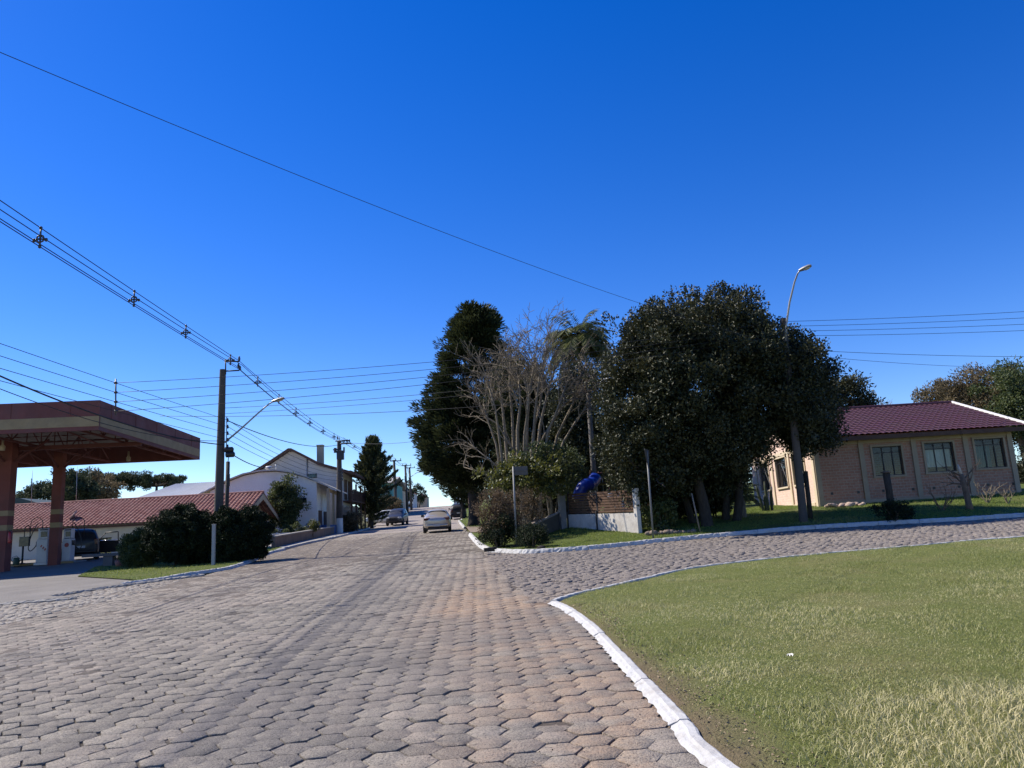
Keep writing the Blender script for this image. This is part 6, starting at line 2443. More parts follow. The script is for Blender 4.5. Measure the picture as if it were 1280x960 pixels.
# ---- playground
def playground():
    Y = 31.6
    b = base(735, 640, Y, .1)
    t = thing('playground_slide', 'bright blue curved playground slide under the trees behind the fence', 'slide', b)
    p0, p1 = at(722, 624, Y - .5), at(744, 593, Y)
    mb = MB()
    n = 26
    path, rad = [], []
    for i in range(n + 1):
        f = i / n
        path.append(p0.lerp(p1, f) + Vector((0, -.25 * math.sin(f * PI), .16 * math.sin(f * 5.5))))
        rad.append(.25 + (.02 if i % 4 == 0 else 0))
    mb.tube(path, rad, 18, False)
    ch = mb.build('chute', M_BLUE, t, True, True, angle=60)
    ch.modifiers.new('wall', 'SOLIDIFY').thickness = .02
    q = p1 + Vector((.15, .3, 0))
    mb = MB()
    for dx, dy in ((-.3, 0), (.5, 0), (-.3, .9), (.5, .9)):
        mb.tube([Vector((q.x + dx, q.y + dy, b.z - .1)), Vector((q.x + dx, q.y + dy, q.z + .2))], .05, 7)
    mb.box((q.x + .1, q.y + .45, q.z - .35), (.9, 1.0, .06))
    for k in range(5):
        mb.box((q.x + .1, q.y + 1.0 + k * .02, b.z + .2 + k * .25), (.7, .05, .05))
    mb.build('platform', M_BWOOD, t, world=True)
    # swing frame with red seats
    b = base(775, 645, 32.6, .1)
    s = thing('swing_frame', 'red playground swing frame half hidden behind the wooden fence', 'swing', b)
    H = at(775, 590, 32.6).z - b.z
    mb = MB()
    for x in (-1.1, 1.3):
        for y in (-.6, .6):
            mb.tube([(x, y, -.05), (x, 0, H)], .04, 7)
    mb.tube([(-1.2, 0, H), (1.4, 0, H)], .045, 7)
    mb.build('frame', M_REDP, s, True)
    for x in (-.45, .55):
        mb = MB()
        mb.tube([(x - .17, 0, H), (x - .17, -.05, .45)], .01, 5)
        mb.tube([(x + .17, 0, H), (x + .17, -.05, .45)], .01, 5)
        mb.build('chain', M_STEEL, s)
        mb = MB()
        mb.box((x, -.05, .44), (.42, .2, .04), bev=.012)
        mb.build('seat', M_REDP, s)
    # small toys leaning on the fence
    for px, lab, c_ in ((763, 'red and white toy standing behind the fence, left one', M_REDP), (775, 'red and white toy standing behind the fence, right one', M_REDP)):
        q = at(px, 618, 29.3)
        o_ = thing('garden_gnome', lab.replace('toy', 'garden ornament'), 'ornament', (q.x, 29.3, T(q.x, 29.3) + .1))
        z0 = at(px, 621, 29.3).z - o_.location.z
        mb = MB()
        mb.tube([(0, 0, 0), (0, 0, z0)], .03, 6)
        mb.build('stake', M_BWOOD, o_)
        mb = MB()
        mb.lathe([(0, z0 - .08), (.09, z0 - .08), (.12, z0), (.09, z0 + .12), (.04, z0 + .2), (0, z0 + .2)], 10)
        mb.build('body', M_WHITEP, o_, True)
        mb = MB()
        mb.lathe([(0, z0 + .2), (.075, z0 + .2), (.03, z0 + .36), (0, z0 + .46)], 10)
        mb.build('cap', M_REDP, o_, True)
    # yellow roofed play tower under the round tree
    Y = 34.5
    b = base(852, 640, Y, .1)
    s = thing('play_tower', 'wooden play tower with an ochre roof in the shade of the round tree', 'playhouse', b)
    H = at(852, 606, Y).z - b.z
    mb = MB()
    for x in (-.6, .6):
        for y in (-.6, .6):
            mb.box((x, y, H / 2), (.1, .1, H))
    mb.build('posts', M_OLDWOOD, s)
    mb = MB()
    mb.box((0, 0, .95), (1.4, 1.4, .07))
    for k in range(3):
        mb.box((0, -.62, 1.15 + .2 * k), (1.3, .04, .1))
    mb.build('deck', M_BWOOD, s)
    mb = MB()
    mb.prism([(-.85, -.85, H - .05), (.85, -.85, H - .05), (0, -.85, H + .5)], (0, 1.7, 0))
    mb.build('roof', M_OCHRE, s)
    mb = MB()
    mb.add([(.45, -.7, .98), (.75, -.7, .98), (.75, -1.9, .1), (.45, -1.9, .1), (.45, -.7, .93), (.75, -.7, .93), (.75, -1.9, .05), (.45, -1.9, .05)], [(0, 1, 2, 3), (4, 5, 6, 7), (0, 1, 5, 4), (1, 2, 6, 5), (2, 3, 7, 6), (3, 0, 4, 7)])
    mb.build('ramp', M_BLUE, s)
    b = base(808, 640, 33.0, .1)
    s = thing('blue_tarpaulin', 'crumpled blue sheet hung in the shade behind the green feathery plant', 'sheet', b)
    p0, p1 = at(792, 612, 33.0), at(808, 594, 33.0)
    mb = MB()
    vs, fs = [], []
    for i in range(13):
        for j in range(9):
            f, g_ = i / 12, j / 8
            vs.append((p0.x + (p1.x - p0.x) * f, 33.0 + .09 * math.sin(f * 17 + g_ * 3) + .05 * math.sin(g_ * 8), p0.z + (p1.z - p0.z) * g_ - .2 * math.sin(f * PI) * g_))
    for i in range(12):
        for j in range(8):
            fs.append((i * 9 + j, i * 9 + 9 + j, i * 9 + 10 + j, i * 9 + 1 + j))
    mb.add(vs, fs)
    mb.build('cloth', M_BLUE, s, True, True)
    mb = MB()
    for p in (p0, p1):
        mb.tube([Vector((p.x, 33.0, b.z - .05)), Vector((p.x, 33.0, p1.z + .05))], .03, 6)
    mb.build('pole', M_STEEL, s, True, True)


playground()
# stones along the bed under the round tree
b = base(836, 655, 26.4, .1)
t = thing('edging_stones', 'short row of rough stones edging the bed under the round tree', 'stones', b)
random.seed(12)
for i in range(11):
    r_ = random.uniform(.07, .14)
    mb = MB()
    mb.blob(Vector((-.7 + .15 * i, random.uniform(-.08, .08), r_ * .5)), (r_ * 1.2, r_, r_ * .8), i, 2, .5)
    mb.build('stone', mat('brown_stone', (.22, .17, .13), .9, .3, 8), t, True)
b = base(874, 652, 26.3, .1)
t = thing('leaning_stake', 'thin pale stake leaning against the round tree trunk', 'stake', b)
mb = MB()
mb.tube([(0, 0, -.03), (-.16, 0, 1.3)], [.028, .022], 7)
mb.build('stick', M_OLDWOOD, t, True)
# debris by the corner kerb
b = base(611, 676, 25.0, .1)
t = thing('wood_block', 'dark charred wood block lying by the corner kerb', 'debris', b)
mb = MB()
mb.box((0, 0, .06), (.34, .18, .12), rz=.2, bev=.02)
mb.box((.14, .06, .1), (.2, .1, .08), rz=.6, bev=.02)
mb.build('block', BARKD, t)
b = base(676, 680, 24.4, .1)
t = thing('field_stone', 'small dark stone on the grass right of the street sign', 'stone', b)
mb = MB()
mb.blob((0, 0, .04), (.14, .1, .07), 5, 2, .5)
mb.build('stone', BARKD, t, True)
q = G(988, 823, .08)
t = thing('paper_scrap', 'tiny white scrap of litter lying on the lawn', 'litter', q)
mb = MB()
n = 6
vs = [(.05 * (i / n - .5), .035 * (j / n - .5), .03 + .012 * math.sin(i * 2.3 + j * 1.7)) for i in range(n + 1) for j in range(n + 1)]
fs = [(i * (n + 1) + j, (i + 1) * (n + 1) + j, (i + 1) * (n + 1) + j + 1, i * (n + 1) + j + 1) for i in range(n) for j in range(n)]
mb.add(vs, fs)
mb.build('scrap', M_WHITEP, t, True)
# ------------------------------------------------------------------ signs, poles, lamps
M_GALV = mat('galvanised_post', (.22, .22, .215), .6, .15, 5, metal=.3, bmp=.1)
M_SIGNB = mat('sign_back', (.10, .095, .092), .6, .15, 4, metal=.3, bmp=.1)
M_POLE = mat('concrete_pole', (.085, .075, .065), .9, .2, 1.5, bmp=.4, bscale=25, dirt=(.05, .045, .04))
M_POLEW = mat('weathered_pole', (.07, .06, .05), .9, .25, 2.5, bmp=.5, bscale=25, dirt=(.05, .045, .04))
M_WIRE = mat('wire_dark', (.02, .02, .022), .6, .1, 2, bmp=0)
M_INS = mat('insulator', (.06, .055, .055), .4, .2, 5, bmp=0)

# street name sign
b = base(645.5, 682, G(645.5, 683, .1).y, .1)
t = thing('street_sign', 'street name sign seen from behind on a grey post at the road corner', 'sign', b, R(8))
top = at(641.5, 583, b.y)
H = top.z - b.z
lean = top.x - b.x
mb = MB()
mb.tube([(0, 0, -.15), (lean * .5, 0, H * .5), (lean, 0, H)], .034, 10)
mb.build('post', M_GALV, t, True)
mb = MB()
mb.box((lean + .27, -.0, H - .16), (.46, .016, .30), bev=.006)
mb.box((lean + .27, -.02, H - .16), (.44, .02, .03))
mb.build('plate', M_SIGNB, t)
mb = MB()
mb.blob((0, 0, .0), (.17, .14, .07), 3, 2, .4)
mb.build('footing', BARKD, t, True)

# give-way sign, seen nearly edge-on from behind
b = base(816.5, 672, G(816.5, 673, .1).y, .1)
t = thing('yield_sign', 'triangular give-way sign seen from behind on a thin grey post', 'sign', b)
top = at(808.5, 563, b.y)
H = top.z - b.z
lean = top.x - b.x
mb = MB()
mb.tube([(0, 0, -.15), (lean * .5, 0, H * .5), (lean * .95, 0, H - .02)], .032, 10)
mb.build('post', M_GALV, t, True)
mb = MB()
q = Matrix.Translation((lean, -.03, H)) @ Matrix.Rotation(R(68), 4, 'Z')
mb.prism([q @ Vector(p) for p in ((-.36, 0, .0), (-.33, 0, .03), (.33, 0, .03), (.36, 0, 0), (.03, 0, -.60), (-.03, 0, -.60))], q.to_3x3() @ Vector((0, .012, 0)))
mb.build('plate', M_SIGNB, t)

# T-shaped post before the cypress
b = base(587, 643, 56, .1)
t = thing('notice_post', 'dark T-shaped post with a small plate on the grass before the tall cypress', 'sign', b, R(-5))
H = at(586, 614, 56).z - b.z
mb = MB()
mb.tube([(0, 0, -.1), (0, 0, H)], .06, 8)
mb.build('post', M_DWOOD, t, True)
mb = MB()
mb.box((.16, -.05, H), (.62, .05, .14), bev=.01)
mb.build('plate', M_DSTEEL, t)

# white post before the hedge
b = base(266.5, 708, 28.4, .1)
t = thing('marker_post', 'short pale concrete post in front of the hedge balls', 'post', b)
H = at(267.5, 656, 28.4).z - b.z
mb = MB()
mb.box((0, 0, H / 2 - .05), (.11, .11, H + .1), bev=.012)
mb.box((0, 0, H + .01), (.13, .13, .03), bev=.008)
mb.build('shaft', mat('pale_post', (.36, .355, .35), .85, .15, 6), t)


def insul(mb, p, r_=.05, h=.16):
    mb.lathe([(0, 0), (r_ * .6, 0), (r_, h * .2), (r_ * .55, h * .35), (r_, h * .55), (r_ * .5, h * .7), (r_ * .7, h * .9), (0, h)], 10, Matrix.Translation(p))


def lamp_head(t, p, ang, L=.55):
    mb = MB()
    M = Matrix.Translation(p) @ Matrix.Rotation(ang, 4, 'Z') @ Matrix.Rotation(R(-12), 4, 'Y')
    P = [(-.02, .05, .05), (L * .3, .1, .07), (L * .8, .12, .065), (L, .07, .04)]
    vs = []
    for x, wd, h in P:
        for a in range(8):
            th = a * PI / 4
            vs.append(M @ Vector((x, math.cos(th) * wd, math.sin(th) * h)))
    fs = [(i * 8 + j, i * 8 + (j + 1) % 8, (i + 1) * 8 + (j + 1) % 8, (i + 1) * 8 + j) for i in range(3) for j in range(8)] + [tuple(range(8)), tuple(range(24, 32))]
    mb.add(vs, fs)
    lo = mb.build('lamp_head', M_STEEL, t, True, True, angle=50)
    g = MB()
    g.lathe([(0, -.02), (.06, -.015), (.085, .01), (0, .012)], 12, M @ Matrix.Translation((L * .58, 0, -.062)) @ Matrix.Diagonal((1.5, 1, 1, 1)))
    g.build('lens', mat('lamp_lens', (.55, .50, .32), .2, .1, 5, bmp=0), lo, True, True)


# ---- main pole on the left
YP1 = 31.5
b1 = base(271.5, 706, YP1, .1)
p1 = thing('utility_pole', 'tall left utility pole with a long street lamp arm, rising behind the hedge balls', 'utility pole', b1, 0, 'utility poles along the road')
t1 = at(278.5, 462, YP1)
mb = MB()
mb.tube([b1 + Vector((0, 0, -.2)), b1.lerp(t1, .5), t1], [.20, .165, .125], 14)
mb.build('pole', M_POLE, p1, True, True, angle=50)
mb = MB()
a = at(282, 468, YP1)
c = at(282, 449, YP1)
mb.tube([a, c], .03, 6)
br1, br2 = at(299, 452, YP1), at(299, 463, YP1)
mb.tube([at(281, 451.5, YP1), br1], .03, 6)
mb.tube([at(280, 464, YP1), br2], .03, 6)
mb.build('bracket', M_DSTEEL, p1, True, True)
for px, py in ((299, 448), (298, 457), (300, 460)):
    mb = MB()
    insul(mb, at(px, py, YP1) - Vector((0, 0, .1)), .06, .2)
    mb.build('insulator', M_INS, p1, True, True)
mb = MB()
RK = []
for k in range(5):
    p = at(284.5, 525 + 8.2 * k, YP1 - .15)
    RK.append(p)
    insul(mb, p - Vector((0, 0, .08)), .055, .16)
mb.tube([at(283.5, 521, YP1 - .1), at(283, 563, YP1 - .1)], .02, 6)
mb.build('insulator_rack', M_INS, p1, True, True)
mb = MB()
for (px, py, r_) in ((286.5, 562, .11), (288, 568, .12)):
    mb.lathe([(0, 0), (r_, 0), (r_, .3), (r_ * .6, .34), (0, .34)], 12, Matrix.Translation(at(px, py, YP1 - .2)) @ Matrix.Rotation(PI / 2, 4, 'Y') @ Matrix.Translation((0, 0, -.17)))
mb.build('junction_box', M_BLACK, p1, True, True, angle=50)
mb = MB()
arm = [at(281, 553, YP1 - .1), at(300, 537, YP1 - .3), at(322, 517, YP1 - .5), at(336, 505, YP1 - .6), at(343, 501, YP1 - .65)]
mb.tube(arm, [.04, .036, .032, .03, .028], 8)
mb.build('lamp_arm', M_STEEL, p1, True, True)
lamp_head(p1, at(341, 501.5, YP1 - .65), R(-4), .48)
# thin second pole
b = base(281.5, 700, 32.3, .1)
t = thing('service_post', 'thinner dark service post standing just right of the tall left utility pole', 'post', b)
top = at(285, 577, 32.3)
mb = MB()
mb.tube([b + Vector((0, 0, -.1)), b.lerp(top, .5), top], [.09, .085, .08], 10)
mb.build('pole', M_POLEW, t, True, True)
mb = MB()
mb.box(at(285.5, 600, 32.15), (.10, .1, .5), bev=.01)
mb.tube([top, top + Vector((.05, 0, .35)), top + Vector((.15, 0, .4))], .018, 6)
mb.build('conduit', M_DSTEEL, t, world=True)

# ---- second pole, white base, with crossarms
YP2 = 63.0
b2 = base(424.5, 668, YP2, .1)
p2 = thing('utility_pole', 'utility pole with a whitewashed base and cluttered crossarms beside the white hall', 'utility pole', b2, 0, 'utility poles along the road')
t2 = at(424, 552, YP2)
zw = at(424, 651, YP2)
mb = MB()
mb.tube([b2 + Vector((0, 0, 1.15)), b2.lerp(t2, .5), t2], [.26, .23, .17], 14)
mb.build('pole', M_POLE, p2, True, True, angle=50)
mb = MB()
mb.tube([b2 + Vector((0, 0, -.2)), b2 + Vector((0, 0, 1.15))], [.285, .27], 14)
mb.build('painted_base', M_WHITEP, p2, True, True, angle=50)
mb = MB()
mb.tube([at(424, 552, YP2), at(424, 546.5, YP2)], .035, 6)
mb.box(at(428, 551, YP2 - .2), (1.15, .1, .1), ry=0)
mb.box(at(431, 554.5, YP2 - .2), (1.1, .1, .1))
mb.build('crossarm', M_DSTEEL, p2, True, True)
for px, py in ((422, 549), (430, 553), (434, 553), (437, 553)):
    mb = MB()
    insul(mb, at(px, py, YP2 - .2), .07, .26)
    mb.build('insulator', M_INS, p2, True, True)
mb = MB()
mb.box(at(425.5, 569, YP2 - .2), (.55, .5, .75), bev=.06)
mb.tube([at(419, 560, YP2 - .4), at(419, 566, YP2 - .4)], .12, 8)
mb.tube([at(430, 559, YP2 - .4), at(430, 566, YP2 - .4)], .07, 8)
mb.box(at(421, 562, YP2 - .3), (.6, .1, .1))
mb.build('switchgear', M_DSTEEL, p2, world=True)
mb = MB()
R2 = []
for k in range(4):
    p = at(428, 588 + 4.2 * k, YP2 - .25)
    R2.append(p)
    insul(mb, p, .07, .18)
mb.build('insulator_rack', M_INS, p2, True, True)

# ---- farther poles
FAR = []
for (px, py, Y, lab) in ((492.5, 575, 102, 'far utility pole partly hidden by the conifer'), (506.5, 581, 124, 'far utility pole with a crossarm, left one of the hilltop pair'), (511.8, 584, 137, 'far utility pole with a lamp arm, right one of the hilltop pair'), (517.3, 607, 190, 'farthest tiny utility pole at the crest of the road')):
    top = at(px, py, Y)
    b = Vector((top.x + .02 * 8, Y, T(top.x, Y)))
    t = thing('utility_pole', lab, 'utility pole', b, 0, 'utility poles along the road')
    mb = MB()
    mb.tube([b + Vector((0, 0, -.2)), b.lerp(top, .5), top], [.22, .19, .15], 10)
    mb.build('pole', M_POLE, t, True, True)
    mb = MB()
    mb.box(top + Vector((.25, -.15, -.15)), (1.5, .1, .1))
    mb.box(top + Vector((.0, -.15, -2.3)), (.25, .3, .9))
    for dx in (-.4, .25, .9):
        insul(mb, top + Vector((dx, -.15, -.1)), .07, .3)
    mb.build('crossarm', M_DSTEEL, t, world=True)
    if 'lamp' in lab:
        mb = MB()
        mb.tube([top + Vector((0, 0, -1.9)), top + Vector((.8, 0, -1.3)), top + Vector((1.5, 0, -.95))], .05, 6)
        mb.build('lamp_arm', M_STEEL, t, True, True)
        lamp_head(t, top + Vector((1.45, 0, -.95)), 0, .7)
    FAR.append(top)

# ---- right lamp pole
YR = 27.0
br_ = base(1005, 656, YR, .08)
pr_ = thing('utility_pole', 'leaning utility pole in front of the round tree carrying a curved street lamp', 'utility pole', br_, 0, 'utility poles along the road')
tr_ = at(979, 398, YR)
mb = MB()
mb.tube([br_ + Vector((0, 0, -.2)), br_.lerp(tr_, .5), tr_], [.15, .125, .095], 14)
mb.build('pole', M_POLE, pr_, True, True, angle=50)
mb = MB()
arm = [at(981, 438, YR - .16), at(983, 405, YR - .25), at(987, 378, YR - .4), at(993, 353, YR - .7), at(997, 342, YR - .9), at(1001, 337, YR - 1.1)]
mb.tube(arm, [.042, .04, .036, .033, .03, .028], 8)
mb.build('lamp_arm', M_STEEL, pr_, True, True)
lamp_head(pr_, at(999.5, 338, YR - 1.05), R(-35), .42)
mb = MB()
RR = []
for k in range(4):
    p = at(976, 402 + 6 * k, YR - .1)
    RR.append(p)
    insul(mb, p - Vector((0, 0, .06)), .05, .14)
mb.build('insulator_rack', M_INS, pr_, True, True)
b = base(1014, 654, 27.8, .08)
t = thing('stub_post', 'short dark stub post standing right beside the leaning lamp pole', 'post', b)
top = at(1007, 591, 27.8)
mb = MB()
mb.tube([b + Vector((0, 0, -.1)), top], [.09, .08], 10)
mb.lathe([(0, 0), (.09, 0), (.08, .05), (0, .07)], 10, Matrix.Translation(top))
mb.build('shaft', BARKD, t, True, True)

# ---- weathered pole behind the wooden fence
b = base(746, 640, 32.0, .1)
t = thing('wooden_pole', 'weathered leaning wooden pole behind the garden fence, under the palm', 'utility pole', b)
top = at(735, 492, 32.0)
mb = MB()
mb.tube([b + Vector((0, 0, -.1)), b.lerp(top, .5), top], [.13, .11, .085], 12)
mb.build('pole', barkmat('pole_wood', (.14, .125, .11), (.24, .22, .195)), t, True, True)
mb = MB()
mb.box(at(742, 612, 31.7), (.3, .2, .5), bev=.02)
mb.build('meter_box', mat('meter_grey', (.42, .44, .45), .6, .1, 5), t, world=True)


# ------------------------------------------------------------------ wires
def span(a, c, sag, n=26):
    a, c = Vector(a), Vector(c)
    return [a.lerp(c, i / n) - Vector((0, 0, 4 * sag * (i / n) * (1 - i / n))) for i in range(n + 1)]


def wire(name, label, pts, r_=.011, group=None, cat='cable'):
    mb = MB()
    mb.tube(pts, r_, 5)
    o = mb.build(name, M_WIRE, None, True, loc=pts[0])
    return tag(o, label, cat, group)


def line(label, sets, r_, group, spacers=None, dz=.16):
    """several conductors that share their spacers: one thing"""
    t = thing('power_line', label, 'power line', sets[0][0], 0, group)
    for s_ in sets:
        mb = MB()
        mb.tube(s_, r_, 5)
        mb.build('wire', M_WIRE, t, True, True)
    for f in spacers or ():
        i = min(len(sets[0]) - 2, int(f * (len(sets[0]) - 1)))
        u = f * (len(sets[0]) - 1) - i
        P = [s_[i].lerp(s_[i + 1], u) for s_ in sets]
        mb = MB()
        cen = sum(P, Vector()) / len(P)
        for k in range(len(P)):
            mb.tube([P[k], cen], .022, 5)
            mb.lathe([(0, -.05), (.035, -.03), (.035, .03), (0, .05)], 8, Matrix.Translation(P[k]))
        ring = [cen + Vector((math.cos(q) * .09, 0, math.sin(q) * .09)) for q in np.linspace(0, 2 * PI, 9)]
        mb.tube(ring, .02, 5)
        mb.build('spacer', M_INS, t, True, True)
    return t


hv1 = at(299, 457, YP1)
P0H = Vector((hv1.x + 1.75, -6.5, 8.95))
OFFS = [Vector((0, 0, .20)), Vector((-.14, 0, .0)), Vector((.14, 0, .0)), Vector((0, 0, -.16))]
line('bundle of four spaced power cables running overhead to the tall left pole', [span(P0H + o_, hv1 + o_, .22 if k else .12, 40) for k, o_ in enumerate(OFFS)], .012, 'spaced overhead cable bundles', (.612, .74, .845, .97))
hv2 = at(429, 551, YP2)
line('bundle of four spaced power cables from the tall left pole to the white-based pole', [span(hv1 + o_, hv2 + o_, .42 if k else .30, 40) for k, o_ in enumerate(OFFS)], .013, 'spaced overhead cable bundles', (.10, .24, .38, .52, .68, .84))
line('far power cables sagging from the white-based pole to the far poles up the hill', [span(hv2 + o_ * 1.3, FAR[0] + o_ * 1.3, .5, 24) for o_ in OFFS[:3]], .02, 'spaced overhead cable bundles', (.15,))
line('tiny power cables between the poles at the top of the hill', [span(FAR[0] + o_ * 1.6, FAR[1] + o_ * 1.6, .4, 16) for o_ in OFFS[:3]], .022, 'spaced overhead cable bundles')
line('tiny power cables beyond the last pair of poles at the crest', [span(FAR[1] + o_ * 1.6, FAR[3] + o_ * 1.6, .5, 16) for o_ in OFFS[:3]], .022, 'spaced overhead cable bundles')

# low-voltage lines on the rack, from behind the camera to the pole
PZ = [at(0, 424 + 15.5 * k, 17.2) for k in range(4)]
sets = []
for k in range(4):
    a, c = PZ[k], RK[k]
    d = (a - c)
    st = c + d * 2.3
    sets.append(span(st, c, .10, 40))
lv = line('four stacked low wires from the left edge to the tall left pole, mid-air bar included', sets, .0085, 'stacked street wires')
# mid-air spreader bar
i = 25
bars = [min(s_, key=lambda q: abs(proj(q)[0] - 150)) for s_ in sets]
mb = MB()
mb.tube([bars[0] + Vector((0, 0, .12)), bars[3] - Vector((0, 0, .12))], .022, 6)
for q in bars:
    mb.lathe([(0, -.04), (.05, -.03), (.05, .03), (0, .04)], 8, Matrix.Translation(q))
mb.build('spacer_bar', M_INS, lv, True, True)
line('four stacked low wires from the tall left pole to the white-based pole', [span(RK[k], R2[k], .45, 24) for k in range(4)], .010, 'stacked street wires')
line('four thin wires crossing the street from the mid-air bar to the leaning lamp pole', [span(bars[k], RR[k], .28, 30) for k in range(4)], .008, 'stacked street wires')
line('four thin wires from the leaning lamp pole to the right picture edge', [span(RR[k], at(1330, 386.5 + 8.2 * k, 27.4), .05, 20) for k in range(4)], .008, 'stacked street wires')
wire('overhead_wire', 'upper one of the two lower wires right of the round tree', span(at(978, 436, YR), at(1330, 446, 27.4), .08, 16), .008, 'single overhead wires')
wire('overhead_wire', 'lower one of the two lower wires right of the round tree', span(at(979, 441, YR), at(1240, 459, 36), .1, 16), .008, 'single overhead wires')
wire('overhead_wire', 'highest of three low wires from the tall left pole to the lamp pole', span(at(281, 510, YP1), at(977, 437, YR), .30), .009, 'single overhead wires')
wire('overhead_wire', 'middle of three low wires from the tall left pole to the lamp pole', span(at(282, 517, YP1), at(977, 446, YR), .25), .008, 'single overhead wires')
wire('overhead_wire', 'lowest of three low wires from the tall left pole to the lamp pole', span(at(200, 520, 33), at(976, 470, YR), .45), .010, 'single overhead wires')
wire('overhead_wire', 'long single wire slanting down across the whole sky to the round tree', span(at(-60, 40, 8.6), at(972, 430, YR), .36, 50), .0055, 'single overhead wires')
wire('telecom_cable', 'thick black cable running in front of the red canopy to the tall left pole', span(at(-40, 452, 17), at(280, 556, YP1 - .2), .35, 30), .022, 'thick black cables')
wire('telecom_cable', 'thinner black cable just above the thick one at the left edge', span(at(-40, 470, 17), at(281, 551, YP1 - .2), .42, 30), .011, 'thick black cables')
wire('telecom_cable', 'thick black cable from the tall left pole to the gabled house', span(at(287, 566, YP1 - .2), at(345, 583, 55), .3, 16), .022, 'thick black cables')
wire('telecom_cable', 'dark cable from the tall left pole to the top of the white-based pole', span(at(285, 526, YP1), at(423, 556, YP2), .5, 24), .02, 'thick black cables')
wire('telecom_cable', 'thin cable across the road from the white-based pole to the tall cypress', span(at(430, 553, YP2), at(560, 545, 52), .3, 20), .014, 'thick black cables')


# ------------------------------------------------------------------ vehicles
M_TYRE = mat('tyre_rubber', (.018, .018, .018), .85, .2, 10)
M_RIM = mat('wheel_rim', (.35, .35, .36), .35, .15, 10, metal=.7)
M_CGLASS = mat('car_glass', (.015, .02, .025), .10, .15, 4, bmp=0, spec=.2)
M_TAIL = mat('tail_lamp', (.10, .02, .018), .25, .15, 10, bmp=0)
M_HEAD = mat('head_lamp', (.55, .57, .6), .15, .1, 10, bmp=0)
M_PLATE = mat('number_plate', (.5, .5, .5), .5, .1, 10, bmp=0)


